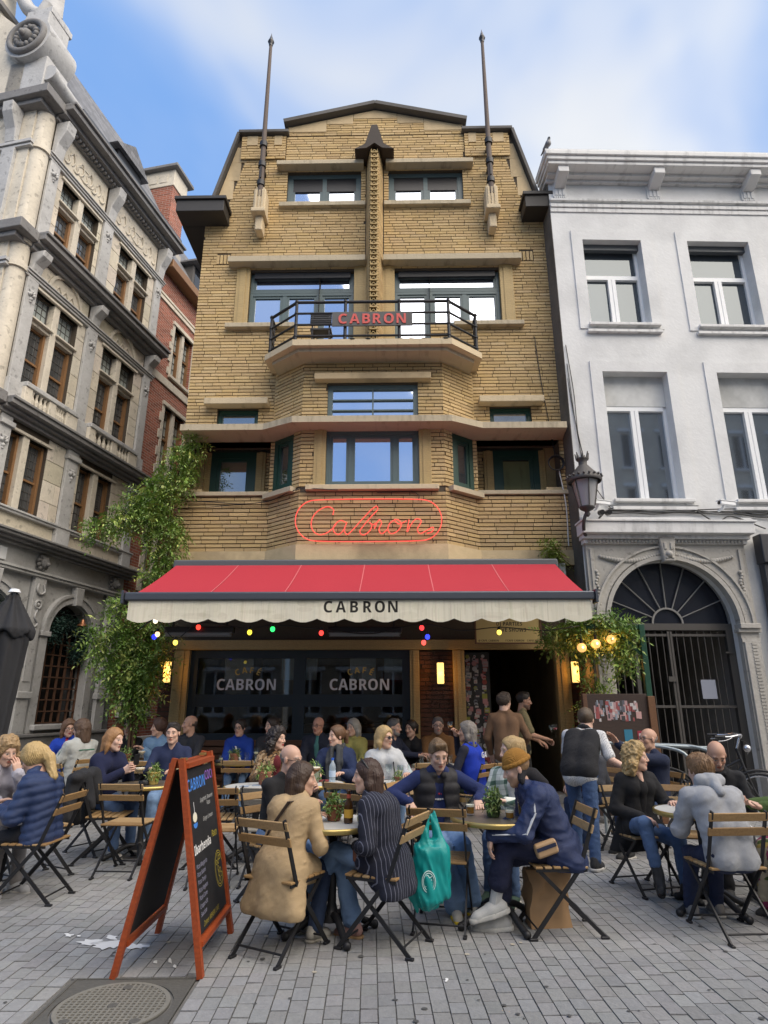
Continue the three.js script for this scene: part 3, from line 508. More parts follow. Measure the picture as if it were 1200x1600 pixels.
// local x runs along the wall into the depth, local z is out of the wall
const stoneHouse = leftFrame('stone_house', 'pale stone corner house with blue stone pilasters, balusters and a scrolled gable', 'building');
{
  const o = stoneHouse, U0 = -0.55, U1 = 4.02;
  const P = (u, v, n) => [u, v, n];
  const w3 = [[0.12, 1.36], [2.22, 3.46]], w2 = [[-0.06, 1.24], [2.14, 3.4]], w1 = [[-0.2, 0.98], [1.96, 3.1]];
  const holes = [...w3.map(([a, b]) => [a, b, 10.85, 12.56]), ...w2.map(([a, b]) => [a, b, 7.45, 9.62]), ...w1.map(([a, b]) => [a, b, 5.02, 6.52])];
  const gz = [1.72, 3.04], arch = []; for (let i = 0; i <= 16; i++) { const a = Math.PI * i / 16; arch.push([2.38 + 0.66 * Math.cos(a), 2.86 + 0.64 * Math.sin(a)]); }
  const archPath = [[1.72, 1.12], [3.04, 1.12], ...arch];
  const arch0 = archPath.map(([x, y]) => [x - 2.25, y]).map(([x, y]) => [Math.max(x, -0.5), y]);
  part(o, 'wall', [ext(rect(U0, U1, 4.45, 13.9), -0.45, -0.012, holes.map(h => rect(...h))), B(U0, U1, 0, 13.9, -6, -5.7), B(U1 - 0.4, U1, 4.45, 13.9, -5.7, -0.46)], M.mortar);
  part(o, 'ground_floor_wall', [ext(rect(U0, U1, 0.0, 4.45), -0.45, 0.0, [archPath, arch0.filter((p, i, a) => i === 0 || p[0] !== a[i - 1][0] || p[1] !== a[i - 1][1])])], M.bluestone);
  // ashlar
  const bb = new BB();
  const col = () => { const k = 0.86 + 0.22 * R(); return [k, k * (0.97 + 0.04 * R()), k * (0.93 + 0.08 * R())]; };
  const pil = [[-0.36, -0.08], [1.48, 1.82], [3.72, 4.0]];
  const block = (a, b, c, d) => bb.block(P, a, b, c, d, -0.02, 0.002, col(), 0.006);
  for (const [v0, v1] of [[4.98, 6.72], [7.05, 9.75], [10.85, 12.7]]) courses({ u: [-0.36, U1], v0, v1, pitch: 0.42, len: 0.85, joint: 0.008, vjoint: 0.008, holes: [...holes, ...pil.map(([a, b]) => [a, b, v0, v1])] }, block);
  courses({ u: [-0.36, U1], v0: 12.7, v1: 13.72, pitch: 1.02, len: 1.9, joint: 0.008, vjoint: 0.006, holes: pil.map(([a, b]) => [a, b, 12, 14]) }, block);
  courses({ u: [-0.36, U1], v0: 9.75, v1: 10.3, pitch: 0.55, len: 1.9, joint: 0.008, vjoint: 0.006, holes: pil.map(([a, b]) => [a, b, 9, 11]) }, block);
  courses({ u: [-0.36, U1], v0: 4.5, v1: 4.95, pitch: 0.45, len: 1.9, joint: 0.008, vjoint: 0.006, holes: pil.map(([a, b]) => [a, b, 4, 5]) }, block);
  part(o, 'ashlar', bb.geometry(), M.limestone).userData.kind = 'stuff';
  // rusticated blue stone of the ground floor
  const gb = new BB(), gc = () => { const k = 0.8 + 0.3 * R(); return [0.24 * k, 0.25 * k, 0.255 * k]; };
  const gh = [[1.42, 3.34, 0.9, 3.7], [-0.83, 1.09, 0.9, 3.7]];
  courses({ u: [U0, U1], v0: 0.95, v1: 3.9, pitch: 0.42, len: 0.8, joint: 0.01, vjoint: 0.01, holes: gh }, (a, b, c, d) => gb.block(P, a, b, c, d, -0.01, 0.03, gc(), 0.006));
  part(o, 'plinth_stone', gb.geometry(), mat([1, 1, 1], { vertexColors: true, map: TX.stone, bump: [TX.stuccoB, 0.008], roughness: 0.88 })).userData.kind = 'stuff';
  part(o, 'plinth', [B(U0, U1, 0, 0.9, 0.002, 0.12, 0.02), B(U0, U1, 0.9, 0.96, 0.002, 0.15, 0.015)], M.bluestoneD);
  // arch surrounds, keystones, capitals and pilasters of the ground floor
  for (const c of [2.38, 0.13]) {
    const a0 = c < 1 ? 0 : 0, a1 = c < 1 ? Math.PI * 0.75 : Math.PI;
    part(o, 'arch', [ext(ring(c, 2.86, 0.665, 0.80, a0, a1, 20), 0, 0.07), ext(ring(c, 2.86, 0.80, 0.86, a0, a1, 20), 0, 0.10)], M.bluestone);
    part(o, 'keystone', ext([[c - 0.09, 3.48], [c + 0.09, 3.48], [c + 0.13, 3.86], [c - 0.13, 3.86]], 0, 0.15, [], 0.015), M.bluestone);
    for (const s of [-1, 1]) { const x = c + s * 0.76; if (x < -0.3) continue; part(o, 'jamb', [B(x - 0.1, x + 0.1, 0.96, 2.78, 0, 0.055, 0.01), B(x - 0.14, x + 0.14, 2.78, 2.88, 0, 0.10, 0.015)], M.bluestone); }
  }
  for (const c of [1.25, 3.56]) {
    part(o, 'pilaster', [B(c - 0.15, c + 0.15, 0.96, 3.9, 0, 0.11, 0.012), B(c - 0.1, c + 0.1, 1.9, 2.9, 0.1, 0.125, 0.01), B(c - 0.19, c + 0.19, 1.6, 1.72, 0, 0.15, 0.012)], M.bluestone);
    for (const g of [tube([[c - 0.06, 3.75, 0.12], [c - 0.1, 3.62, 0.14], [c, 3.55, 0.14], [c + 0.1, 3.62, 0.14], [c + 0.06, 3.75, 0.12]], 0.022, 16, 5), new THREE.TorusGeometry(0.075, 0.025, 6, 16).translate(c, 3.35, 0.12), ball([c, 3.35, 0.12], 0.035), tube([[c, 3.25, 0.12], [c - 0.05, 3.1, 0.13], [c + 0.05, 3.0, 0.13], [c, 2.92, 0.12]], 0.02, 12, 5)]) part(o, 'scroll_ornament', g, M.bluestone);
    part(o, 'lion_mask', [ball([c, 4.18, 0.12], 0.10, 10, 8, 1, 1.15, 0.8), ball([c, 4.14, 0.2], 0.045), ball([c - 0.06, 4.27, 0.12], 0.035), ball([c + 0.06, 4.27, 0.12], 0.035), ...Array.from({ length: 9 }, (_, i) => ball([c + 0.12 * Math.cos(i * 0.7), 4.18 + 0.13 * Math.sin(i * 0.7), 0.08], 0.045, 6, 5))], M.bluestoneD);
  }
  const mold = (n, v0, steps, m) => part(o, n, steps.map(([a, b, d]) => B(U0 + 0.1, U1 + 0.02 + d * 0.5, v0 + a, v0 + b, 0, d, 0.008)), m);
  mold('architrave', 3.88, [[0, 0.05, 0.14], [0.055, 0.10, 0.17]], M.bluestone);
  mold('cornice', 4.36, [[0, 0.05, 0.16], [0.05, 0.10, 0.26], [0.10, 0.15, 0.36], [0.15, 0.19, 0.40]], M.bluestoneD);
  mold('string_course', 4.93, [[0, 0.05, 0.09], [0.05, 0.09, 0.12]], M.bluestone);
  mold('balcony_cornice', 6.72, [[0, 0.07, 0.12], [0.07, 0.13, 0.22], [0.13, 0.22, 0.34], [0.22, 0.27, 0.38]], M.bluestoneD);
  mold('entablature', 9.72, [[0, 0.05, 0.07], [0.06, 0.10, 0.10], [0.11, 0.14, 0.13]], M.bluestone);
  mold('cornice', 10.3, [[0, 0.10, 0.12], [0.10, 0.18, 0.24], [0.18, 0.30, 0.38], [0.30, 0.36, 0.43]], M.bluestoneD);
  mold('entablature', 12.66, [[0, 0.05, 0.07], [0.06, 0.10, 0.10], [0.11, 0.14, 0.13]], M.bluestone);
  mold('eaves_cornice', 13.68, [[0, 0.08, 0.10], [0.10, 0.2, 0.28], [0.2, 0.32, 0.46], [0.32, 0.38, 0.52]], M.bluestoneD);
  for (let i = 0; i < 38; i++) part(o, 'dentil', B(-0.3 + i * 0.115, -0.24 + i * 0.115, 13.7, 13.78, 0.1, 0.19), M.bluestoneD);
  // pilasters of the three storeys with consoles
  for (const [a, b] of pil) {
    const m = (a + b) / 2;
    part(o, 'pilaster', [B(a, b, 7.1, 9.72, 0, 0.07, 0.012), B(a - 0.03, b + 0.03, 6.99, 7.45, 0, 0.12, 0.012)], M.bluestone);
    part(o, 'pilaster', [B(a, b, 10.66, 12.66, 0, 0.07, 0.012)], M.bluestone);
    part(o, 'pilaster', [B(a, b, 5.02, 6.72, 0, 0.07, 0.012), B(a - 0.03, b + 0.03, 6.5, 6.6, 0, 0.13, 0.01), B(a - 0.03, b + 0.03, 4.55, 5.0, 0, 0.10, 0.012)], M.bluestone);
    for (const [v, h] of [[9.88, 0.42], [12.82, 0.86]]) part(o, 'console', ext([[0, v], [0.1, v], [0.14, v + h * 0.35], [0.3, v + h * 0.72], [0.32, v + h], [0, v + h]], -0.13, 0.13, [], 0.015).rotateY(-Math.PI / 2).translate(m, 0, 0), M.bluestone);
    for (const v of [9.35, 12.35, 6.2]) part(o, 'carved_ornament', [ball([m - 0.05, v, 0.08], 0.045), ball([m + 0.05, v, 0.08], 0.045), ball([m, v - 0.1, 0.08], 0.04), ball([m, v + 0.07, 0.08], 0.035), tube([[m - 0.08, v + 0.1, 0.08], [m, v + 0.02, 0.1], [m + 0.08, v + 0.1, 0.08]], 0.018, 8, 5), ball([m, v - 0.15, 0.07], 0.03)], M.bluestone);
  }
  // windows: stone mullion and transom, oak casements, leaded lights
  const stoneWin = ([a, b], y0, y1, tr, bot) => {
    const m = (a + b) / 2;
    part(o, 'window_surround', [B(m - 0.085, m + 0.085, y0, y1, -0.25, 0.0, 0.015), ...(tr ? [B(a, b, tr - 0.08, tr, -0.25, -0.03, 0.012), B(a - 0.04, m - 0.04, tr, tr + 0.045, -0.2, 0.05, 0.01), B(m + 0.04, b + 0.04, tr, tr + 0.045, -0.2, 0.05, 0.01)] : []), B(a - 0.08, b + 0.08, y1, y1 + 0.06, -0.1, 0.05, 0.012), B(a - 0.06, b + 0.06, y0 - 0.08, y0, -0.25, 0.06, 0.012)], M.limePlain);
    for (const [p, q] of [[a, m - 0.085], [m + 0.085, b]]) {
      const lights = tr ? [[y0, tr - 0.08, true], [tr + 0.045, y1, false]] : [[y0, y1, true]];
      for (const [c, d, cas] of lights) {
        const f = cas ? part(o, 'casement', [B(p, p + 0.05, c, d, -0.2, -0.14), B(q - 0.06, q, c, d, -0.2, -0.10), B(p + 0.05, q - 0.06, c, c + 0.06, -0.2, -0.14), B(p + 0.05, q - 0.06, d - 0.05, d, -0.2, -0.14), B(p + 0.05, q - 0.06, lerp(c, d, 0.46), lerp(c, d, 0.46) + 0.045, -0.2, -0.14)], M.oak) : part(o, 'fanlight', [B(p, p + 0.02, c, d, -0.2, -0.15), B(q - 0.02, q, c, d, -0.2, -0.15), B(p + 0.02, q - 0.02, c, c + 0.02, -0.2, -0.15), B(p + 0.02, q - 0.02, d - 0.02, d, -0.2, -0.15)], M.lead);
        part(f, 'pane', B(p + 0.02, q - 0.02, c + 0.02, d - 0.02, -0.19, -0.185), cas ? M.leadGlassD : M.leadGlass);
        const ln = [], nx = 4, ny = Math.max(3, Math.round((d - c) / 0.17));
        for (let i = 1; i < nx; i++) { const x = lerp(p, q, i / nx); ln.push(B(x - 0.006, x + 0.006, c + 0.02, d - 0.02, -0.188, -0.174)); }
        for (let j = 1; j < ny; j++) { const y = lerp(c, d, j / ny); ln.push(B(p + 0.02, q - 0.02, y - 0.006, y + 0.006, -0.187, -0.173)); }
        part(f, 'lead_came', ln, M.lead);
      }
    }
  };
  for (const w of w3) stoneWin(w, 10.85, 12.56, 11.98);
  for (const w of w2) stoneWin(w, 7.45, 9.62, 8.95);
  for (const w of w1) stoneWin(w, 5.02, 6.52, 0);
  // relief panels: frieze scrolls and blind arches
  for (const [a, b] of [[0.0, 1.42], [1.9, 3.66]]) {
    const m = (a + b) / 2; const rl = [];
    for (let i = 0; i < 9; i++) { const x = lerp(a + 0.1, b - 0.1, i / 8), s = i % 2 ? 1 : -1; rl.push(tube([[x - 0.08, 13.2 + s * 0.12, 0.0], [x, 13.25 + s * 0.2, 0.02], [x + 0.08, 13.2 + s * 0.05, 0.015], [x + 0.02, 13.2 - s * 0.08, 0.0]], 0.02, 12, 5)); }
    rl.push(new THREE.TorusGeometry(0.2, 0.018, 5, 20).scale(1.5, 0.8, 1).translate(m, 13.22, 0.005));
    part(o, 'frieze_relief', rl, M.limePlain);
    part(o, 'blind_arch', [ext(ring(m, 9.86, 0.46, 0.53, 0, Math.PI, 18), 0, 0.05), ...[-0.2, 0, 0.2].map(k => tube([[m + k - 0.08, 9.95, 0.01], [m + k, 10.08, 0.02], [m + k + 0.08, 9.98, 0.01]], 0.02, 8, 5))], M.limePlain);
  }
  // balustrades under the second floor windows
  const balG = geo([lathe([[0.03, 0], [0.045, 0.02], [0.03, 0.05], [0.058, 0.14], [0.05, 0.2], [0.022, 0.3], [0.03, 0.34], [0.042, 0.37], [0.03, 0.4]], 10)]); balG.userData.ready = true;
  for (const [a, b] of [[-0.06, 1.46], [1.86, 3.68]]) {
    const m = (a + b) / 2;
    part(o, 'balustrade_rail', [B(a, b, 7.40, 7.5, 0.03, 0.22, 0.015)], M.bluestone);
    part(o, 'balustrade_base', [B(a, b, 6.99, 7.03, 0.05, 0.2, 0.01), B(m - 0.1, m + 0.1, 7.03, 7.40, 0.06, 0.19, 0.012), B(a, a + 0.2, 7.03, 7.40, 0.06, 0.19, 0.012), B(b - 0.35, b, 7.03, 7.40, 0.06, 0.19, 0.012)], M.limePlain);
    for (let i = 0; i < 4; i++) for (const [p, q] of [[a + 0.26, m - 0.16], [m + 0.16, b - 0.41]]) { const bl = part(o, 'baluster', balG, M.limePlain); bl.position.set(lerp(p, q, i / 3), 7.03, 0.125); bl.scale.y = 0.93; }
  }
  // ground floor window: dark room, iron lattice, ivy filling the arch head
  const bars = []; for (let i = 0; i <= 6; i++) { const x = lerp(1.74, 3.02, i / 6); bars.push(B(x - 0.014, x + 0.014, 1.14, 2.9, -0.16, -0.12)); } for (let j = 0; j <= 8; j++) { const y = lerp(1.14, 2.9, j / 8); bars.push(B(1.74, 3.02, y - 0.012, y + 0.012, -0.165, -0.117)); }
  const lat = part(o, 'window_lattice', bars, mat([0.12, 0.06, 0.035], { roughness: 0.7 }));
  part(lat, 'pane', B(1.73, 3.03, 1.13, 3.5, -0.24, -0.23), M.darkglass);
  part(o, 'window_sill', B(1.6, 3.16, 1.02, 1.12, -0.3, 0.16, 0.015), M.bluestone);
  // roof, gable, dormer, obelisk
  part(o, 'roof', extX([[0.3, 14.06], [-1.2, 17.2], [-4.5, 17.2], [-5.7, 14.06]], -0.3, 3.95), M.slate);
  part(o, 'gutter', [B(-0.2, 4.05, 14.06, 14.14, 0.3, 0.5)], M.zinc);
  const dm = part(o, 'dormer', [extX([[0.32, 14.1], [0.32, 14.62], [-0.9, 14.62], [-0.9, 14.1]], 1.25, 2.2)], M.black);
  part(dm, 'dormer_roof', ext([[1.05, 14.6], [1.72, 15.1], [2.4, 14.6]], -0.95, 0.42), M.slate);
  // front face round the corner
  part(o, 'front_wall', [B(-0.72, -0.5, 0, 14.05, -6, -0.2)], M.limePlain);
  part(o, 'corner_column', [cyl([-0.5, 0, -0.14], [-0.5, 13.7, -0.14], 0.19, 0.19, 24), ...[4.3, 6.7, 9.75, 10.35, 12.68].map(v => cyl([-0.5, v, -0.14], [-0.5, v + 0.12, -0.14], 0.235, 0.235, 24))], M.limePlain);
  for (const z of [-0.62, -2.6]) for (const [a, b] of [[4.5, 6.7], [7.1, 9.72], [10.66, 12.66]]) part(o, 'pilaster', B(-0.8, -0.71, a, b, z - 0.17, z + 0.15, 0.012), M.bluestone);
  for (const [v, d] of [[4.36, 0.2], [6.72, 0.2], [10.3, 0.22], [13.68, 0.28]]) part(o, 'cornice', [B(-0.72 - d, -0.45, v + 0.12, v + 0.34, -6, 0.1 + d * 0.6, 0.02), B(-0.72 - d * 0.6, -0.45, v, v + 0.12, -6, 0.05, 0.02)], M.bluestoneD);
  for (const v of [9.72, 12.66]) part(o, 'entablature', [B(-0.79, -0.5, v, v + 0.05, -6, -0.1), B(-0.82, -0.5, v + 0.07, v + 0.14, -6, -0.08)], M.bluestone);
  for (const [v, h] of [[12.82, 0.86], [9.88, 0.42]]) part(o, 'console', ext([[0, v], [0.1, v], [0.14, v + h * 0.35], [0.3, v + h * 0.72], [0.32, v + h], [0, v + h]], -0.13, 0.13, [], 0.015).rotateY(Math.PI).translate(-0.72, 0, -0.62), M.bluestone);
  win(o, -2.2, -0.9, 10.85, 12.5, 0, M.oak, M.leadGlass, { cols: [1, 1], rows: [1.2, 0.7], fw: 0.08, place: g => g.rotateY(-Math.PI / 2).translate(-0.70, 0, 0) });
  part(o, 'gable', [ext([[0.5, 14.05], [6, 14.05], [6, 20], [3.0, 20], [2.7, 18.6], [1.7, 18.2], [1.5, 16.6], [0.9, 16.0], [0.5, 15.0]], 0, 0.4).rotateY(Math.PI / 2).translate(-0.95, 0, 0)], M.limePlain);
  part(o, 'gable_cornice', [B(-1.15, -0.45, 18.6, 18.85, -6, -1.5, 0.02), B(-1.1, -0.45, 16.7, 16.85, -6, -1.4, 0.02)], M.bluestoneD);
  part(o, 'gable_pilaster', [B(-1.05, -0.9, 14.1, 18.6, -2.35, -1.95, 0.015), B(-1.12, -0.9, 16.2, 16.6, -2.4, -1.9, 0.015)], M.bluestone);
  part(o, 'gable_scroll', [tube([[-0.8, 18.2, -1.6], [-0.8, 17.4, -1.25], [-0.8, 16.7, -0.85], [-0.8, 16.45, -0.5], [-0.8, 16.7, -0.35]], 0.16, 30, 8), tube([[-0.8, 14.9, -1.3], [-0.8, 14.55, -0.6], [-0.8, 14.35, -0.2], [-0.8, 14.5, 0.0], [-0.8, 14.62, -0.15]], 0.12, 30, 8)], M.bluestone);
  const md = part(o, 'medallion', [cyl([-1.1, 15.35, -0.42], [-0.25, 15.35, -0.42], 0.56, 0.56, 32), B(-0.95, -0.3, 14.05, 14.9, -0.9, 0.05, 0.03), B(-0.98, -0.35, 15.85, 16.25, -0.75, -0.1, 0.03)], M.bluestone);
  part(md, 'lion_carving', [new THREE.TorusGeometry(0.42, 0.07, 8, 28).rotateY(Math.PI / 2).translate(-1.12, 15.35, -0.42), ball([-1.13, 15.35, -0.42], 0.15), ball([-1.25, 15.3, -0.42], 0.07), ...Array.from({ length: 14 }, (_, i) => ball([-1.12, 15.35 + 0.25 * Math.sin(i * 0.449), -0.42 + 0.25 * Math.cos(i * 0.449)], 0.075, 6, 5))], M.bluestoneD);
  part(o, 'scroll_bracket', [cyl([-0.9, 14.42, 0.12], [0.0, 14.42, 0.12], 0.17, 0.13, 16), cyl([-0.92, 14.42, 0.12], [-0.84, 14.42, 0.12], 0.2, 0.2, 16)], M.bluestone);
  part(o, 'obelisk', [cyl([-0.62, 16.5, -0.42], [-0.62, 19.6, -0.42], 0.30, 0.09, 4), B(-0.95, -0.29, 16.25, 16.42, -0.75, -0.09, 0.02), B(-0.9, -0.34, 16.42, 16.52, -0.7, -0.14, 0.02)], M.bluestone);
}
const brickHouse = leftFrame('red_brick_house', 'red brick house with white stone quoins, chimney and slate dormers', 'building');
{
  const o = brickHouse, U0 = 4.03, U1 = 11;
  const ws = [[4.98, 6.0, 10.4, 12.0], [4.9, 5.95, 7.4, 9.42], [6.9, 7.9, 10.4, 12.0], [6.9, 7.9, 7.4, 9.42], [4.75, 5.7, 4.2, 6.6], [4.5, 5.4, 1.35, 2.6]];
  part(o, 'wall', [ext(rect(U0, U1, 0.75, 13.3), -0.35, -0.02, ws.map(w => rect(...w))), B(U0, U1, 0.75, 13.3, -4, -3.7)], M.redbrick);
  part(o, 'plinth', [B(U0, U1, 0, 0.75, -0.35, 0.06, 0.02), B(U0 + 0.3, U0 + 1.6, 1.2, 1.32, -0.1, 0.1, 0.012)], M.bluestone);
  part(o, 'string_course', [[9.98, 10.2], [12.4, 12.5], [12.55, 12.62], [7.05, 7.2], [4.55, 4.75]].map(([a, b]) => B(U0, U1, a, b, -0.02, 0.02)), M.limePlain);
  for (const [a, b, c, d] of ws) {
    const m = (a + b) / 2, q = [];
    for (let i = 0; i < 8; i++) { const v = lerp(c, d, i / 8), e = i % 2 ? 0.10 : 0.19; q.push(B(a - e, a - 0.001, v, v + (d - c) / 8 - 0.005, -0.02, 0.008), B(b + 0.001, b + e, v, v + (d - c) / 8 - 0.005, -0.02, 0.008)); }
    part(o, 'window_surround', [...q, B(a - 0.12, b + 0.12, d, d + 0.12, -0.3, 0.04, 0.01), B(a - 0.1, b + 0.1, c - 0.09, c, -0.3, 0.06, 0.01), B(m - 0.06, m + 0.06, c, d, -0.25, -0.02, 0.01)], M.limePlain);
    for (const [p, r] of [[a, m - 0.06], [m + 0.06, b]]) { const f = part(o, 'casement', [B(p, p + 0.045, c, d, -0.2, -0.13), B(r - 0.045, r, c, d, -0.2, -0.1), B(p + 0.045, r - 0.045, c, c + 0.05, -0.2, -0.13), B(p + 0.045, r - 0.045, d - 0.05, d, -0.2, -0.13), B(p + 0.045, r - 0.045, lerp(c, d, 0.55), lerp(c, d, 0.55) + 0.04, -0.2, -0.13)], M.oak); part(f, 'pane', B(p + 0.03, r - 0.03, c + 0.03, d - 0.03, -0.19, -0.185), M.leadGlass); const ln = []; for (let i = 1; i < 3; i++) { const x = lerp(p, r, i / 3); ln.push(B(x - 0.007, x + 0.007, c, d, -0.188, -0.172)); } for (let j = 1; j < 8; j++) { const y = lerp(c, d, j / 8); ln.push(B(p, r, y - 0.007, y + 0.007, -0.187, -0.171)); } part(f, 'lead_came', ln, M.lead); }
  }
  part(o, 'eaves_gutter', [B(U0, U1, 13.3, 13.55, -0.1, 0.32, 0.02)], M.oak);
  part(o, 'roof', extX([[0.25, 13.56], [-1.3, 16.4], [-3, 16.4], [-4, 13.56]], U0 + 0.1, U1), M.slate);
  const dm = part(o, 'dormer', [B(5.35, 6.25, 13.6, 14.5, -1.0, 0.15, 0.01)], M.lead); part(dm, 'dormer_window', B(5.45, 6.15, 13.7, 14.4, 0.14, 0.16), M.darkglass); part(dm, 'dormer_roof', [ext([[5.2, 14.48], [5.8, 14.95], [6.4, 14.48]], -1.2, 0.32), B(5.18, 6.42, 14.42, 14.48, -1, 0.35)], M.slate);
  const ch = part(o, 'chimney', B(4.45, 5.15, 13.3, 16.65, -1.62, -0.28), M.redbrick);
  part(ch, 'chimney_cap', [B(4.42, 5.18, 16.65, 17.25, -1.66, -0.24, 0.02), ...[-1.3, -0.95, -0.6].map(z => B(4.405, 4.43, 16.8, 17.1, z - 0.13, z + 0.13))], M.limePlain);
  part(ch, 'chimney_lid', B(4.28, 5.32, 17.25, 17.36, -1.8, -0.1, 0.02), M.bluestoneD);
  part(ch, 'chimney_foot', B(4.40, 5.2, 13.3, 14.6, -1.68, -0.22, 0.02), M.greystone);
}

// ================================================================ the white rendered house with the stone portal
const whiteHouse = thing('white_house', 'white rendered house with tall windows, bracketed cornice and grey stone portal', 'building', [3.4, 0, -10.45], 0.022);
{
  const o = whiteHouse, W1 = 6.5;
  const ws = [[0.58, 1.76, 8.47, 10.42], [2.70, 3.95, 8.45, 10.42], [0.68, 1.90, 4.93, 7.45], [2.84, 4.05, 4.93, 7.45], [4.9, 6.1, 8.45, 10.42], [4.95, 6.15, 4.93, 7.45]];
  const ac = 1.37, ar = 1.07, as = 2.76;
  const archP = (r, n = 20) => { const p = []; for (let i = 0; i <= n; i++) { const a = Math.PI * i / n; p.push([ac + r * Math.cos(a), as + r * Math.sin(a)]); } return p; };
  part(o, 'wall', [ext(rect(0, W1, 0, 11.95), -0.35, 0, [...ws.map(w => rect(...w)), [[ac + ar, 0.001], ...archP(ar), [ac - ar, 0.001]].reverse()]), B(0, 0.3, 0, 11.95, -6, -0.36), B(0, W1, 0, 11.95, -6.3, -6.01)], M.white);
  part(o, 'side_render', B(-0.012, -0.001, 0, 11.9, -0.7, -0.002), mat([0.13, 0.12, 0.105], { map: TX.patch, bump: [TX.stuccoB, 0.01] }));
  part(o, 'roof', B(0, W1, 11.98, 12.1, -6, -0.1), M.slate);
  // cornice with brackets, frieze
  part(o, 'cornice', [B(-0.05, W1, 11.80, 11.86, 0, 0.08, 0.01), B(-0.1, W1, 11.92, 12.0, -0.3, 0.42, 0.012), B(-0.13, W1, 12.0, 12.09, -0.3, 0.46, 0.015), B(-0.16, W1, 12.09, 12.2, -0.3, 0.5, 0.02), B(-0.16, W1, 12.2, 12.23, -0.3, 0.48)], M.whiteTrim);
  part(o, 'soffit', B(-0.05, W1, 11.86, 11.92, -0.3, 0.2), M.whiteTrim);
  for (const x of [0.22, 2.18, 4.15]) part(o, 'bracket', ext([[0, 11.66], [0.08, 11.66], [0.38, 11.78], [0.38, 11.916], [0, 11.916]], -0.11, 0.11, [], 0.01).rotateY(-Math.PI / 2).translate(x, 0, 0), M.whiteTrim);
  for (const x of [0.22, 2.18, 4.15]) part(o, 'frieze_strip', [B(x - 0.14, x + 0.14, 11.47, 11.78, 0, 0.03), ...[-0.08, 0, 0.08].map(k => B(x + k - 0.025, x + k + 0.025, 11.5, 11.65, 0.03, 0.045)), ...[-0.11, -0.066, -0.022, 0.022, 0.066, 0.11].map(k => B(x + k - 0.014, x + k + 0.014, 11.42, 11.47, 0, 0.045))], M.white);
  part(o, 'string_course', [B(0, W1, 11.35, 11.41, 0, 0.06, 0.01), B(0, W1, 11.2, 11.28, 0, 0.05, 0.01), B(0, W1, 11.1, 11.19, 0, 0.025)], M.whiteTrim);
  // windows in white frames
  for (const [a, b, c, d] of ws) {
    const up = c > 8, tm = 0.22;
    part(o, 'window_surround', [B(a - tm, a, c - 0.1, d + tm, 0, 0.025), B(b, b + tm, c - 0.1, d + tm, 0, 0.025), B(a, b, d, d + tm, 0, 0.025)], M.white);
    part(o, 'window_sill', [B(a - 0.06, b + 0.14, c - 0.06, c - 0.001, -0.25, 0.10, 0.01), B(a - 0.1, b + 0.16, c - 0.2, c - 0.14, 0, 0.08, 0.01)], M.whiteTrim);
    const tr = up ? lerp(c, d, 0.60) : lerp(c, d, 0.72);
    const f = part(o, 'window', [B(a, b, c, c + 0.06, -0.3, -0.22), B(a, a + 0.06, c + 0.06, d, -0.3, -0.22), B(b - 0.06, b, c + 0.06, d, -0.3, -0.22), B(a + 0.06, b - 0.06, d - 0.06, d, -0.3, -0.22), B(a + 0.06, b - 0.06, tr, tr + 0.09, -0.3, -0.2), B((a + b) / 2 - 0.075, (a + b) / 2 - 0.006, c + 0.06, tr, -0.3, -0.2), B((a + b) / 2 + 0.006, (a + b) / 2 + 0.075, c + 0.06, tr, -0.3, -0.2), B((a + b) / 2 - 0.006, (a + b) / 2 + 0.006, c + 0.06, tr, -0.3, -0.215)], M.whitePaint);
    const pm = up ? M.mirrorB : M.mirrorD;
    part(f, 'pane', B(a + 0.05, (a + b) / 2 - 0.07, c + 0.05, tr, -0.28, -0.27), pm); part(f, 'pane', B((a + b) / 2 + 0.07, b - 0.05, c + 0.05, tr, -0.28, -0.27), pm);
    if (up) { part(f, 'pane', B(a + 0.05, b - 0.05, tr + 0.09, d - 0.05, -0.28, -0.27), pm); part(f, 'shutter_box', B(a + 0.001, b - 0.001, d - 0.13, d - 0.002, -0.22, -0.12), M.zinc); } else part(f, 'blind_panel', B(a + 0.001, b - 0.001, tr + 0.09, d, -0.22, -0.19), mat([0.62, 0.63, 0.62], { map: TX.patch, roughness: 0.8 }));
  }
  // portal
  const pm = M.greystone;
  part(o, 'portal', [ext([[0.02, 0], [ac - ar, 0], ...archP(ar).reverse(), [ac + ar, 0], [2.74, 0], [2.74, 4.1], [0.02, 4.1]], 0, 0.10)], pm);
  part(o, 'archivolt', [ext(ring(ac, as, ar, ar + 0.07, 0, Math.PI, 30), 0.1, 0.15), ext(ring(ac, as, ar + 0.09, ar + 0.2, 0, Math.PI, 30), 0.1, 0.135), ext(ring(ac, as, ar + 0.2, ar + 0.235, 0, Math.PI, 30), 0.1, 0.17)], pm);
  part(o, 'portal_cornice', [B(-0.02, 2.78, 4.1, 4.17, 0, 0.16, 0.01), B(-0.08, 2.84, 4.24, 4.44, 0, 0.34, 0.015), B(-0.05, 2.81, 4.17, 4.24, 0, 0.22, 0.01), B(-0.1, 2.88, 4.44, 4.47, 0, 0.37)], M.whiteTrim);
  part(o, 'egg_moulding', Array.from({ length: 44 }, (_, i) => ball([0.06 + i * 0.061, 4.135, 0.17], 0.03, 6, 5, 0.8, 1.1, 1)), pm);
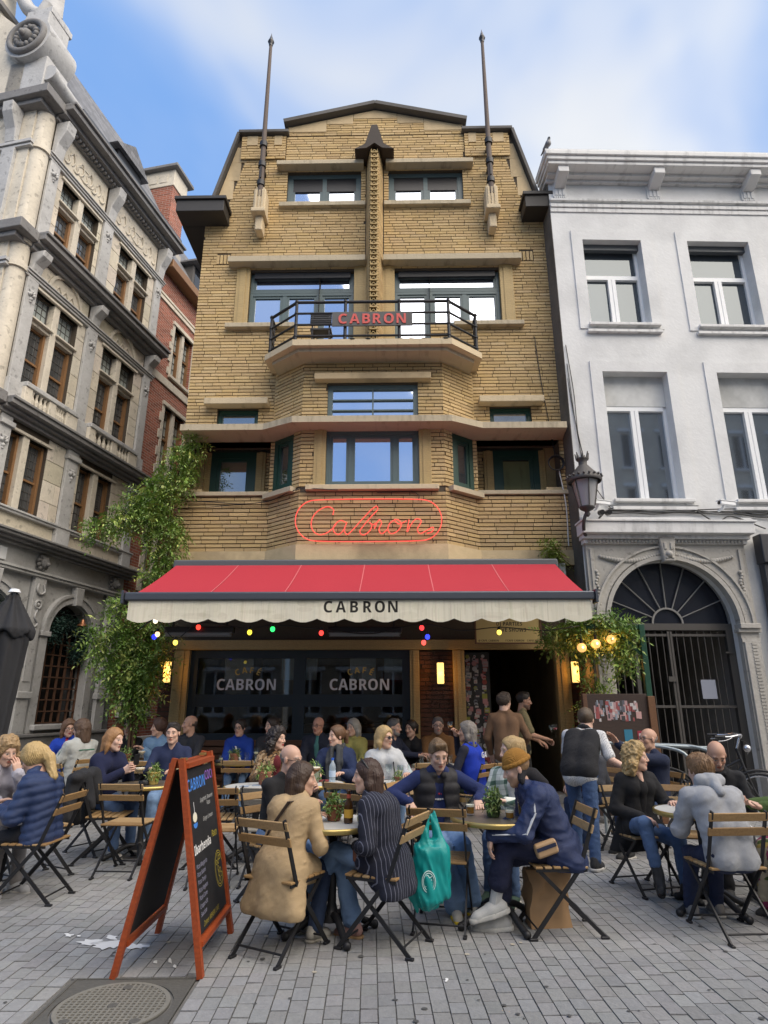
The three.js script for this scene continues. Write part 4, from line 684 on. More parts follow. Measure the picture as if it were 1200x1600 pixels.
  part(o, 'keystone', [ext([[ac - 0.09, 3.78], [ac + 0.09, 3.78], [ac + 0.14, 4.2], [ac - 0.14, 4.2]], 0.05, 0.24, [], 0.015), ball([ac, 3.9, 0.24], 0.06), ball([ac - 0.05, 3.84, 0.23], 0.03), ball([ac + 0.05, 3.84, 0.23], 0.03), B(ac - 0.08, ac - 0.03, 3.98, 4.1, 0.2, 0.26, 0.01), B(ac + 0.03, ac + 0.08, 3.98, 4.1, 0.2, 0.26, 0.01)], pm);
  for (const s of [-1, 1]) {
    const g = []; for (let i = 0; i <= 22; i++) { const t = i / 22; g.push(ball([ac + s * lerp(0.12, 1.12, t), 3.93 - Math.sin(t * Math.PI) * 0.1 - t * 0.05, 0.12], 0.03 + 0.02 * Math.sin(t * Math.PI), 6, 5)); }
    part(o, 'garland', g, pm);
    const x = ac + s * 1.22; const dr = []; for (let i = 0; i < 15; i++) dr.push(ball([x + 0.02 * Math.sin(i * 1.3), 3.62 - i * 0.05, 0.12], 0.035 - i * 0.001, 6, 5));
    part(o, 'carved_drop', dr, pm);
    part(o, 'capital', [B(ac + s * 1.02, ac + s * 1.40, 2.62, 2.68, 0, 0.15, 0.01), B(ac + s * 1.04, ac + s * 1.38, 2.68, 2.76, 0, 0.19, 0.01), B(ac + s * 1.06, ac + s * 1.36, 2.46, 2.52, 0.1, 0.135)], pm);
    part(o, 'portal_pier', [B(ac + s * 1.09, ac + s * 1.35, 0, 2.46, 0.1, 0.14, 0.012), ...Array.from({ length: 36 }, (_, i) => B(ac + s * 1.20, ac + s * 1.28, 0.6 + i * 0.052, 0.632 + i * 0.052, 0.14, 0.152)), B(ac + s * 1.05, ac + s * 1.4, 0, 0.5, 0, 0.2, 0.015)], pm);
    part(o, 'portal_panel', B(ac + s * 1.24, ac + s * 1.30, 3.0, 4.02, 0.1, 0.13, 0.01), pm);
  }
  // dark passage, gate and fanlight
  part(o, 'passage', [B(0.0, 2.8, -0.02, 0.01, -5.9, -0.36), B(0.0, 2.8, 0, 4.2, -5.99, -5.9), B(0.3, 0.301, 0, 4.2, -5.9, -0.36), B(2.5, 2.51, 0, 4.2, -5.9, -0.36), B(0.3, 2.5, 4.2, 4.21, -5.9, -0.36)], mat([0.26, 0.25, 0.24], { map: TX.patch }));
  const gm = mat([0.07, 0.065, 0.06], { roughness: 0.55, metalness: 0.3 }), gt = [];
  const gate = part(o, 'gate_frame', [B(ac - ar, ac + ar, 2.68, 2.79, -0.2, -0.12), B(ac - 0.6 - 0.03, ac - 0.57, 0, 2.68, -0.2, -0.13), B(ac - 0.04, ac - 0.005, 0.05, 2.66, -0.19, -0.13), B(ac + 0.005, ac + 0.04, 0.05, 2.66, -0.19, -0.13), B(ac + ar - 0.12, ac + ar, 0, 2.68, -0.2, -0.12), B(ac - ar, ac - ar + 0.06, 0, 2.68, -0.2, -0.12), B(ac + 0.04, ac + 0.95, 1.44, 1.48, -0.18, -0.14), B(ac - 0.57, ac - 0.04, 1.44, 1.48, -0.18, -0.14), B(ac + 0.04, ac + 0.95, 2.58, 2.62, -0.18, -0.14), B(ac - 0.57, ac - 0.04, 2.58, 2.62, -0.18, -0.14), B(ac - 0.12, ac + 0.02, 1.85, 1.93, -0.13, -0.10)], gm);
  for (let i = 0; i < 16; i++) { const x = ac - ar + 0.13 + i * 0.118; if (Math.abs(x - ac) > 0.06 && x < ac + ar - 0.14 && Math.abs(x - ac + 0.585) > 0.04) part(gate, 'gate_bar', cyl([x, 0.05, -0.16], [x, 2.67, -0.16], 0.009, 0.009, 6), gm); }
  part(gate, 'notice', B(ac + 0.42, ac + 0.66, 1.58, 1.88, -0.145, -0.14), mat([0.24, 0.26, 0.32], { roughness: 0.5 }));
  part(gate, 'hinge', [B(ac + 0.88, ac + 1.0, 2.3, 2.33, -0.13, -0.09), B(ac + 0.88, ac + 1.0, 0.5, 0.53, -0.13, -0.09)], gm);
  const fan = part(o, 'fanlight', [ext(ring(ac, as + 0.03, ar - 0.035, ar - 0.001, 0, Math.PI, 30), -0.16, -0.12), ext(ring(ac, as + 0.03, 0.24, 0.27, 0, Math.PI, 16), -0.15, -0.13)], mat([0.2, 0.195, 0.185], { roughness: 0.6 }));
  for (let i = 1; i < 8; i++) { const a = Math.PI * i / 8; part(fan, 'glazing_bar', cyl([ac + 0.25 * Math.cos(a), as + 0.03 + 0.25 * Math.sin(a), -0.14], [ac + (ar - 0.02) * Math.cos(a), as + 0.03 + (ar - 0.02) * Math.sin(a), -0.14], 0.011, 0.011, 6), mat([0.2, 0.195, 0.185])); }
  part(fan, 'pane', ext(archP(ar), -0.18, -0.175), mat([0.008, 0.010, 0.018], { roughness: 0.25 }));
  // cables along the ledge and down the corner
  const cab = mat([0.03, 0.03, 0.03], { roughness: 0.6 });
  for (let k = 0; k < 4; k++) { const pts = []; for (let i = 0; i <= 14; i++) pts.push([0.5 + i * 0.38, 4.68 + k * 0.028 + rr(-0.025, 0.03) - 0.012 * i * (k % 2), 0.03 + rr(0, 0.03)]); part(o, 'cable', tube(pts, 0.011, 60, 5), cab); }
  part(o, 'cable', tube([[0.04, 8.0, 0.02], [0.1, 7.0, 0.03], [0.12, 6.0, 0.03], [0.3, 5.2, 0.03], [0.55, 4.75, 0.04]], 0.008, 30, 5), cab);
  part(o, 'cable', tube([[0.03, 7.6, 0.02], [0.07, 6.6, 0.02], [0.13, 5.6, 0.02], [0.12, 5.0, 0.03]], 0.007, 30, 5), cab);
  part(o, 'cable', tube([[0.0, 8.0, -0.04], [0.06, 6.6, 0.03], [0.2, 5.3, 0.1], [0.3, 4.85, 0.12]], 0.007, 30, 5), cab);
  part(o, 'cable', tube([[2.0, 4.75, 0.05], [2.35, 4.5, 0.1], [2.6, 4.62, 0.06], [3.2, 4.4, 0.06]], 0.012, 24, 5), cab);
  part(o, 'ledge', B(0.02, 3.0, 4.47, 4.6, 0, 0.04), M.white);
}
const shop = thing('black_shopfront', 'black painted timber shopfront beside the stone portal', 'shopfront', [6.35, 0, -10.45], 0.022);
part(shop, 'pilaster', [B(0.0, 0.3, 0, 4.2, 0.01, 0.16, 0.015), B(0.06, 0.24, 0.5, 3.6, 0.16, 0.18, 0.01), B(-0.03, 0.35, 3.75, 4.25, 0.012, 0.24, 0.02)], mat([0.02, 0.022, 0.03], { roughness: 0.4 }));
part(shop, 'fascia', B(0.35, 3, 3.5, 4.25, 0.01, 0.3, 0.02), M.black); part(shop, 'shop_window', B(0.32, 3, 0.5, 3.5, 0.01, 0.08), M.darkglass);

// ================================================================ the houses across the street, which the windows mirror
function oppositeHouse(x0, x1, z, h, m, label, roofM, turn) {
  const o = thing('opposite_house', label, 'building', [0, 0, z], 0), ws = [];
  const n = Math.max(2, Math.round((x1 - x0) / 2.2));
  for (let f = 0; f < Math.floor((h - 1) / 3.2); f++) for (let i = 0; i < n; i++) { const c = lerp(x0, x1, (i + 0.5) / n); ws.push([c - 0.6, c + 0.6, 1.0 + f * 3.2, 3.1 + f * 3.2]); }
  part(o, 'wall', ext(rect(x0, x1, 0, h), 0, 0.4, ws.map(w => rect(...w))), m);
  for (const [a, b, c, d] of ws) { const f = part(o, 'window', [B(a, b, c, c + 0.08, 0.1, 0.2), B(a, b, d - 0.08, d, 0.1, 0.2), B(a, a + 0.08, c, d, 0.1, 0.2), B(b - 0.08, b, c, d, 0.1, 0.2), B((a + b) / 2 - 0.05, (a + b) / 2 + 0.05, c, d, 0.11, 0.19), B(a - 0.15, b + 0.15, d, d + 0.18, -0.08, 0.02), B(a - 0.12, b + 0.12, c - 0.12, c, -0.12, 0.02)], M.whitePaint); part(f, 'pane', B(a, b, c, d, 0.2, 0.21), M.darkglass); }
  part(o, 'cornice', [B(x0, x1, h - 0.15, h + 0.12, -0.4, 0.0), B(x0, x1, h - 0.35, h - 0.2, -0.2, 0.0), ...[3.35, 6.55, 9.75].filter(v => v < h - 1).map(v => B(x0, x1, v, v + 0.14, -0.12, 0))], m);
  part(o, 'roof', extX([[-0.4, h + 0.12], [3, h + 2.4], [6, h + 0.12]], x0, x1), roofM);
  return o;
}
oppositeHouse(3.0, 24, 10, 19, M.limePlain, 'sandstone house with string courses facing the white house across the street', M.slate);
oppositeHouse(-5.5, 2.8, 10, 9.5, mat([0.42, 0.36, 0.28], { map: TX.stone }), 'low sandstone house facing the yellow brick house across the street', M.slate);
oppositeHouse(-15, -5.8, 10, 11, mat([0.5, 0.46, 0.4], { map: TX.stone }), 'pale plastered house facing the stone corner house across the street', M.slate);

// ================================================================ things fixed to the café front
import { FontLoader } from 'three/addons/loaders/FontLoader.js';
import { TextGeometry } from 'three/addons/geometries/TextGeometry.js';
const FONT = await new FontLoader().loadAsync('fonts/droid/droid_sans_bold.typeface.json');
function text(s, size, depth) { const g = new TextGeometry(s, { font: FONT, size, depth, curveSegments: 4 }); g.computeBoundingBox(); return g.translate(-(g.boundingBox.max.x + g.boundingBox.min.x) / 2, 0, 0); }
function spaced(s, size, gap, depth) { const out = []; let x = 0; for (const ch of s) { const g = new TextGeometry(ch, { font: FONT, size, depth, curveSegments: 5 }); g.computeBoundingBox(); g.translate(x - g.boundingBox.min.x, 0, 0); x += g.boundingBox.max.x - g.boundingBox.min.x + gap; out.push(g); } out.forEach(g => g.translate(-(x - gap) / 2, 0, 0)); return out; }
function decal(w, h, ppm, draw) {  // a print of w by h metres whose lower corner sits at the local origin
  const c = document.createElement('canvas'); c.width = Math.round(w * ppm); c.height = Math.round(h * ppm);
  const x = c.getContext('2d'), kx = c.width / w, ky = c.height / h; x.scale(kx, ky);
  x.say = (s, px, py, size, font = 'bold', turn = 0) => { x.save(); x.setTransform(1, 0, 0, 1, 0, 0); x.translate(px * kx, py * ky); x.rotate(turn); x.font = `${font} ${Math.round(size * ky)}px sans-serif`; x.fillText(s, 0, 0); x.restore(); };
  draw(x, w, h);
  const t = new THREE.CanvasTexture(c); t.colorSpace = THREE.SRGBColorSpace; t.wrapS = t.wrapT = THREE.RepeatWrapping; t.repeat.set(1 / w, 1 / h); return t;
}
const glow = (c, k, o = {}) => { const m = mat(c, { roughness: 0.5, ...o }); m.emissive.setRGB(...c); m.emissiveIntensity = k; return m; };
const onCafe = (name, label, cat, group) => { const o = thing(name, label, cat, [-0.2, 0, -11], -0.018, group); return o; };
{ // awning
  const o = onCafe('awning', 'red folding awning with cream scalloped valance lettered CABRON', 'awning');
  const x0 = -3.28, x1 = 3.06, zb = 0.40, yb = 3.74, zf = 2.36, yf = 2.94;
  part(o, 'cassette', [B(x0 - 0.05, x1 + 0.05, 3.66, 3.82, 0.56, 0.74, 0.03), B(x0 + 0.1, x1 - 0.1, 3.7, 3.78, 0.05, 0.56)], M.zinc);
  const red = mat([0.40, 0.02, 0.036], { bump: [TX.weave, 0.0006], roughness: 0.82 }), n = 6, seam = mat([0.52, 0.12, 0.13], { roughness: 0.8 });
  const zs = 0.66, ys = 3.76;
  for (let i = 0; i < n; i++) {
    const a = lerp(x0, x1, i / n) + 0.006, b = lerp(x0, x1, (i + 1) / n) - 0.006;
    const g = new THREE.PlaneGeometry(1, 1, 6, 14), p = g.attributes.position;
    for (let k = 0; k < p.count; k++) { const u = p.getX(k) + 0.5, v = 0.5 - p.getY(k), sag = 0.025 * Math.sin(v * Math.PI) + 0.006 * Math.sin(u * 9 + i) * v; p.setXYZ(k, lerp(a, b, u), lerp(ys, yf, v) - sag, lerp(zs, zf, v)); }
    g.computeVertexNormals(); part(o, 'fabric', g, red);
    if (i) { const s = lerp(x0, x1, i / n), pts = []; for (let k = 0; k <= 8; k++) { const v = k / 8; pts.push([s, lerp(ys, yf, v) - 0.025 * Math.sin(v * Math.PI) + 0.003, lerp(zs, zf, v)]); } const q = new BB(); for (let k = 0; k < 8; k++) { const [a, b] = [pts[k], pts[k + 1]]; q.quad([s - 0.008, a[1], a[2]], [s - 0.008, b[1], b[2]], [s + 0.008, b[1], b[2]], [s + 0.008, a[1], a[2]], [1, 1, 1], 0); } const gg = q.geometry(); gg.userData.ready = false; gg.deleteAttribute('color'); part(o, 'seam', gg, seam); }
  }
  part(o, 'front_bar', [B(x0 - 0.06, x1 + 0.06, 2.86, 2.98, 2.34, 2.46, 0.025), B(x0 - 0.09, x0 - 0.06, 2.82, 3.0, 2.30, 2.48), B(x1 + 0.06, x1 + 0.09, 2.82, 3.0, 2.30, 2.48)], M.gunmetal);
  const vw = x1 - x0, vh = 0.34, vt = decal(vw, vh, 320, (c, w, h) => {
    c.fillStyle = '#dcd6c2'; c.fillRect(0, 0, w, h);
    const r = rngOf(77); for (let i = 0; i < 700; i++) { c.fillStyle = `rgba(${70 + r() * 60},${66 + r() * 55},${40 + r() * 40},${0.015 + 0.05 * r()})`; const ww = 0.003 + 0.03 * r() * r(); c.fillRect(r() * w, r() * h * 0.5, ww, 0.06 + 0.3 * r()); }
    for (let i = 0; i < 60; i++) { c.fillStyle = `rgba(90,80,50,${0.02 + 0.04 * r()})`; c.beginPath(); c.ellipse(r() * w, r() * h, 0.05 + 0.2 * r(), 0.02 + 0.04 * r(), 0, 0, 7); c.fill(); }
    c.fillStyle = '#26231f';
    c.textAlign = 'center'; c.textBaseline = 'alphabetic';
    [...'CABRON'].forEach((ch, i) => c.say(ch, w / 2 + 0.03 + (i - 2.5) * 0.178, 0.205, 0.215));
  });
  const sh = []; const ns = 17; sh.push([0, vh]); sh.push([0, 0.05]); for (let i = 0; i < ns; i++) for (let k = 1; k <= 6; k++) { const t = (i + k / 6) / ns; sh.push([t * vw, 0.05 - 0.05 * Math.sin(k / 6 * Math.PI)]); } sh.push([vw, vh]);
  const g = new THREE.ShapeGeometry(shapeOf(sh)).toNonIndexed(); // cut into strips so that the cloth can hang in soft waves
  const val = part(o, 'valance', (() => { const gs = []; const m = 85; for (let i = 0; i < m; i++) { const a = i / m * vw, b = (i + 1) / m * vw, bot = t => { const q = t / vw * ns, f = q - Math.floor(q); return 0.05 - 0.05 * Math.sin(f * Math.PI); }; const zz = t => 0.007 * Math.sin(t * 5.2) + 0.003 * Math.sin(t * 17); const q = new BB(); for (let k = 0; k < 4; k++) { const y = (t, j) => lerp(vh, bot(t), j / 4); const z = (t, j) => zz(t) * j / 4; q.quad([a, y(a, k + 1), z(a, k + 1)], [b, y(b, k + 1), z(b, k + 1)], [b, y(b, k), z(b, k)], [a, y(a, k), z(a, k)], [1, 1, 1], 0); } const gg = q.geometry(); gg.userData.ready = false; gg.deleteAttribute('color'); gs.push(gg); } return gs; })(), mat([1, 1, 1], { map: vt, roughness: 0.9 }));
  val.position.set(x0, 2.56, 2.42);
  for (const s of [-2.2, 2.0]) part(o, 'folding_arm', [bar([s, 3.68, 0.4], [s + 0.7, 3.3, 1.3], 0.05, 0.05), bar([s + 0.7, 3.3, 1.3], [s, 2.92, 2.34], 0.05, 0.05)], M.gunmetal);
}
{ // neon: script word inside a double outline, on the bay
  const o = onCafe('neon_sign', 'red neon tube sign with the script word Cabron in a rounded outline', 'sign');
  const nm = glow([0.8, 0.075, 0.055], 0.27), D = 10.42, q = pts => pts.map(([x, y]) => [X(x, y, D) + 0.2, Y(y, D), 0.58]);
  const cap = (x0, x1, y0, y1) => { const p = [], r = (y1 - y0) / 2, m = (y0 + y1) / 2; for (let i = 0; i <= 10; i++) { const a = -Math.PI / 2 + Math.PI * i / 10; p.push([x1 - r + Math.cos(a) * r, m + Math.sin(a) * r]); } for (let i = 0; i <= 10; i++) { const a = Math.PI / 2 + Math.PI * i / 10; p.push([x0 + r + Math.cos(a) * r, m + Math.sin(a) * r]); } return p; };
  part(o, 'outline_tube', tube(q(cap(462, 691, 781, 845)), 0.0095, 120, 6, true), nm);
  const L = { C: [[521, 804], [522, 796], [514, 791.5], [502, 795], [491, 805], [487, 817], [490, 829], [499, 835], [510, 833], [519, 827], [526, 819]], a: [[541, 816], [533, 813], [523, 821], [522, 829], [529, 835], [537, 829], [543, 815], [539, 829], [543, 835], [550, 830]], b: [[550, 830], [570, 808], [584, 794], [590, 791], [591, 796], [582, 806], [570, 820], [563, 831], [568, 836], [578, 830], [582, 820], [577, 816], [584, 820], [590, 816]], r: [[586, 826], [590, 817], [594, 812], [597, 817], [593, 828], [597, 834], [606, 828]], o: [[618, 812], [610, 818], [607, 828], [612, 834], [622, 830], [628, 820], [624, 813], [617, 812], [624, 819], [636, 814]], n: [[640, 812], [637, 832], [643, 820], [652, 811], [659, 814], [653, 828], [657, 834], [668, 829], [678, 824], [676, 831], [668, 834]] };
  for (const k of Object.keys(L)) part(o, 'letter_tube', tube(q(L[k]), 0.0095, 60, 6), nm);
  for (let i = 0; i < 12; i++) { const [x, y] = [lerp(475, 678, i / 11), i % 2 ? 845 : 781]; const [a] = q([[x, y]]); part(o, 'tube_support', cyl([a[0], a[1], 0.5], [a[0], a[1], 0.58], 0.008), M.black); }
  part(o, 'cable', tube(q([[655, 781], [655, 771], [590, 768]]).map(p => [p[0], p[1], 0.53]), 0.008, 10, 5), M.black);
}
{ // sign on the balcony rail
  const o = onCafe('balcony_sign', 'grey metal sign with red letters CABRON on the balcony railing', 'sign');
  part(o, 'panel', B(-0.74, 0.74, 8.13, 8.43, 0.985, 1.01, 0.005), mat([0.07, 0.068, 0.066], { map: TX.patch, roughness: 0.5 }));
  const m = mat([0.55, 0.07, 0.055], { roughness: 0.5 }); spaced('CABRON', 0.205, 0.05, 0.012).forEach(g => part(o, 'letter', g.translate(0, 8.175, 1.012), m));
}
{ // slatted bench standing on the balcony
  const o = onCafe('balcony_bench', 'black slatted bench standing on the balcony beside the sign', 'bench');
  for (let i = 0; i < 5; i++) part(o, 'slat', B(-1.17, -0.77, 8.28 + i * 0.055, 8.315 + i * 0.055, 0.80 - i * 0.01, 0.825 - i * 0.01), M.black);
  for (const x of [-1.13, -0.81]) part(o, 'leg', [B(x - 0.015, x + 0.015, 7.852, 8.55, 0.76, 0.79)], M.black); part(o, 'seat', B(-1.17, -0.77, 8.2, 8.23, 0.5, 0.8), M.black);
  for (const x of [-1.13, -0.81]) part(o, 'leg', B(x - 0.015, x + 0.015, 7.852, 8.2, 0.5, 0.53), M.black);
}
for (const s of [-1, 1]) { // flagpoles
  const o = onCafe('flagpole', s < 0 ? 'bare wooden flagpole on the gable above the wide gutter box' : 'bare wooden flagpole on the gable beside the white house', 'flagpole', 'flagpoles on the gable');
  const x = s < 0 ? -2.42 : 2.47, pm = mat([0.13, 0.10, 0.085], { map: TX.wood, roughness: 0.8 });
  part(o, 'pole', [cyl([x, 11.75, 0.3], [x, 16.1, 0.3], 0.062, 0.035, 10)], pm);
  part(o, 'finial', lathe([[0.001, 0.42], [0.012, 0.34], [0.05, 0.2], [0.075, 0.13], [0.03, 0.08], [0.05, 0.04], [0.04, 0]], 10, [x, 16.08, 0.3]), M.black);
  for (const y of [12.05, 12.55, 13.1]) part(o, 'collar', [cyl([x, y, 0.3], [x, y + 0.12, 0.3], 0.085, 0.085, 12), B(x - 0.03, x + 0.03, y + 0.02, y + 0.1, 0.01, 0.26)], M.iron);
  part(o, 'bracket', [B(x - 0.13, x + 0.13, 11.35, 11.95, 0.01, 0.34, 0.03), B(x - 0.09, x + 0.09, 11.95, 12.0, 0.05, 0.32), B(x - 0.15, x + 0.15, 11.3, 11.4, 0.01, 0.42, 0.02), B(x - 0.08, x + 0.08, 10.95, 11.3, 0.01, 0.28, 0.03), ...[-0.07, 0, 0.07].map(k => B(x + k - 0.018, x + k + 0.018, 11.42, 11.9, 0.34, 0.36))], M.concrete);
  part(o, 'halyard_cleat', B(x - 0.015, x + 0.015, 12.2, 12.5, 0.36, 0.39), M.iron);
}
for (const [a, b, l] of [[258, 366, 'black infrared heater under the awning end by the vine'], [512, 628, 'black infrared heater under the awning above the second café window']]) {
  const D = 9.1, x0 = X(a, 986, D), x1 = X(b, 986, D), y = Y(986, D), o = thing('patio_heater', l, 'heater', [(x0 + x1) / 2, y, -D], 0, 'heaters under the awning'), w = (x1 - x0) / 2;
  part(o, 'housing', [B(-w, w, -0.03, 0.06, -0.07, 0.05, 0.015), B(-w * 0.8, -w * 0.76, 0.06, 0.3, -0.03, 0), B(w * 0.76, w * 0.8, 0.06, 0.3, -0.03, 0)], M.black);
  part(o, 'reflector', B(-w + 0.04, w - 0.04, -0.07, -0.03, -0.05, 0.06, 0.01), mat([0.35, 0.35, 0.36], { metalness: 0.8, roughness: 0.35 }));
  const gr = []; for (let i = 0; i < 60; i++) { const x = lerp(-w + 0.03, w - 0.03, i / 59); gr.push(B(x - 0.003, x + 0.003, -0.085, -0.02, 0.05, 0.066)); } for (const y of [-0.08, -0.06, -0.04]) gr.push(B(-w + 0.03, w - 0.03, y, y + 0.004, 0.058, 0.068)); part(o, 'grille', gr, mat([0.3, 0.3, 0.3], { metalness: 0.5, roughness: 0.4 }));
}
{ // coloured string lights under the awning
  const D = 9.0, o = thing('light_string', 'string of small coloured light bulbs under the awning valance', 'string lights', [0, 0, -D]);
  const bulbs = [[241, 995, [0.02, 0.03, 1]], [246, 991, [1, 0.6, 0.3]], [274, 1004, [1, 0.75, 0.1]], [310, 980, [1, 0.05, 0.03]], [390, 988, [1, 0.7, 0.05]], [426, 983, [0.03, 0.9, 0.15]], [502, 989, [1, 0.05, 0.04]], [659, 981, [1, 0.04, 0.04]], [668, 995, [0.03, 0.05, 1]], [662, 1004, [1, 0.08, 0.06]], [780, 988, [1, 0.72, 0.1]], [243, 970, [1, 0.85, 0.6]]];
  const pts = [[215, 985], [243, 968], [274, 998], [310, 974], [390, 982], [426, 977], [502, 983], [580, 990], [659, 975], [720, 985], [780, 980], [850, 985], [905, 978]].map(([x, y]) => [X(x, y, D), Y(y, D), 0]);
  part(o, 'cable', tube(pts, 0.007, 100, 5), M.black);
  for (const [x, y, c] of bulbs) { const b = part(o, 'bulb', ball([X(x, y, D), Y(y, D), 0], 0.034, 12, 8, 1, 1.15, 1), glow(c, 0.6)); part(b, 'socket', cyl([X(x, y, D), Y(y, D) + 0.03, 0], [X(x, y, D), Y(y, D) + 0.08, 0], 0.018), M.black); }
}
for (const [px, py, l] of [[262, 1050, 'glowing yellow wall lamp among the vine beside the café window'], [688, 1052, 'glowing yellow wall lamp on the brick pier between window and door'], [898, 1050, 'glowing yellow wall lamp on the wall past the café door']]) {
  const D = 10.85, o = thing('wall_lamp', l, 'lamp', [X(px, py, D), Y(py, D), -D], 0, 'yellow wall lamps on the café front');
  const sh = part(o, 'lamp_shade', [B(-0.055, 0.055, -0.17, 0.17, 0, 0.07, 0.012)], glow([1.0, 0.62, 0.18], 0.45));
  part(o, 'back_plate', [B(-0.045, 0.045, -0.2, 0.2, -0.045, -0.002), B(-0.06, 0.06, -0.19, -0.172, -0.02, 0.08), B(-0.06, 0.06, 0.172, 0.19, -0.02, 0.08)], M.black);
  const pl = new THREE.PointLight(0xffb050, 0.05); pl.position.set(0, 0, 0.14); pl.castShadow = true; o.add(pl);
}
{ // board above the door
  const D = 10.6, x0 = X(742, 990, D), x1 = X(846, 990, D), y0 = Y(1006, D), y1 = Y(962, D), w = x1 - x0, h = y1 - y0;
  const o = thing('show_board', 'cream board lettered DJ parties and live shows above the café door', 'sign', [x0, y0, -D]);
  const t = decal(w, h, 400, (c, w, h) => { c.fillStyle = '#b09c66'; c.fillRect(0, 0, w, h); c.fillStyle = '#2b2416'; c.textAlign = 'center'; c.say('DJ PARTIES', w * 0.52, h - 0.30, 0.085); c.say('LIVE SHOWS', w * 0.55, h - 0.20, 0.085); c.textAlign = 'left'; c.say('@ CAFE_CABRON', 0.05, h - 0.035, 0.042); c.say('f CAFE CABRON', w * 0.45, h - 0.035, 0.042); c.say('CAFECABRON', w * 0.77, h - 0.035, 0.042); });
  part(o, 'panel', B(0.01, w - 0.01, 0.01, h - 0.01, 0, 0.02), mat([1, 1, 1], { map: t, roughness: 0.7 }));
  part(o, 'frame', [B(0, w, 0, 0.02, -0.02, 0.035), B(0, w, h - 0.02, h, -0.02, 0.035), B(0, 0.02, 0.02, h - 0.02, -0.02, 0.035), B(w - 0.02, w, 0.02, h - 0.02, -0.02, 0.035)], M.timberD);
}
{ // stickers on the door leaf
  const o = onCafe('door_leaf', 'dark door leaf covered in round and square stickers', 'door'); o.position.y = 0;
  part(o, 'panel', B(1.58, 2.02, 0.12, 2.36, -0.28, -0.2), mat([0.03, 0.03, 0.03], { roughness: 0.5 }));
  const cs = [[0.5, 0.48, 0.45], [0.3, 0.06, 0.05], [0.36, 0.3, 0.3], [0.05, 0.05, 0.06], [0.45, 0.22, 0.22], [0.2, 0.22, 0.25], [0.28, 0.3, 0.06], [0.4, 0.4, 0.42]].map(c => mat(c, { roughness: 0.5 }));
  const r = rngOf(5);
  for (let i = 0; i < 120; i++) { const c = i % 3, x = 1.615 + c * 0.135 + (r() - 0.5) * 0.05, y = 0.55 + 1.78 * (Math.floor(i / 3) + 0.5 * r()) / 40, z = -0.198 + (i % 7) * 0.0006, s = 0.02 + 0.025 * r(); const m = cs[Math.floor(r() * 8)]; part(o, 'sticker', r() < 0.4 ? cyl([x + 0.03, y, z], [x + 0.03, y, z + 0.001], s, s, 14) : B(x, x + s * 2.2, y - s, y + s * 1.1, z, z + 0.001), m); if (r() < 0.6) part(o, 'sticker', B(x + 0.012, x + s * 1.7, y - s * 0.4, y + s * 0.3, z + 0.0012, z + 0.0018), cs[Math.floor(r() * 8)]); }
}
{ // lettering on the café window panes
  const o = onCafe('window_lettering', 'painted words Café Cabron repeated on both café window panes', 'lettering');
  const wm = mat([0.8, 0.78, 0.76], { roughness: 0.6 }), ym = mat([0.6, 0.4, 0.1], { roughness: 0.6 });
  for (const px of [382, 561]) {
    const x = X(px, 1070, 11) + 0.2; text('CABRON', 0.175, 0.003).translate(0, 0, 0);
    part(o, 'letters', text('CABRON', 0.185, 0.003).translate(x, Y(1078, 11), -0.09), wm);
    [...'CAFÉ'].forEach((ch, i) => { const a = (1.5 - i) * 0.27, g = text(ch, 0.10, 0.003).rotateZ(a).translate(x + 0.02 - Math.sin(a) * 0.42, Y(1051, 11) - 0.42 + Math.cos(a) * 0.42, -0.09); part(o, 'letters', g, ym); });
  }
}
{ // small fittings on the café wall
  const a = onCafe('meter_box', 'small white junction box on the brick wall beside the awning', 'box'); part(a, 'box', B(3.28, 3.40, 3.55, 3.88, 0.005, 0.1, 0.012), M.whiteTrim); part(a, 'conduit', cyl([3.34, 2.6, 0.04], [3.34, 3.55, 0.04], 0.016), M.whiteTrim);
  const c = onCafe('cable_coil', 'coil of spare cable hung on the brick wall corner', 'cable'); for (let i = 0; i < 3; i++) part(c, 'loop', new THREE.TorusGeometry(0.13 + i * 0.008, 0.01, 6, 24).translate(3.40, 5.78, 0.04 + i * 0.022), M.black); part(c, 'tail', tube([[3.4, 5.9, 0.03], [3.35, 6.5, 0.03], [3.25, 7.6, 0.02], [3.2, 8.5, 0.02]], 0.008, 20, 5), M.black); part(c, 'tail', tube([[3.45, 5.66, 0.03], [3.52, 5.0, 0.03], [3.5, 4.2, 0.05]], 0.012, 20, 5), M.whiteTrim);
  const d = onCafe('parapet_cable', 'thin cable sagging along the brick parapet beside the bay', 'cable'); part(d, 'cable', tube([[-3.6, 5.1, 0.03], [-2.9, 5.06, 0.03], [-2.4, 5.02, 0.05], [-1.9, 5.06, 0.1], [-1.3, 5.13, 0.54], [-0.6, 5.085, 0.62]], 0.009, 40, 5), M.black); part(d, 'cable', tube([[-3.6, 4.95, 0.03], [-3.0, 4.97, 0.03], [-2.4, 5.02, 0.05]], 0.007, 20, 5), M.black);
}

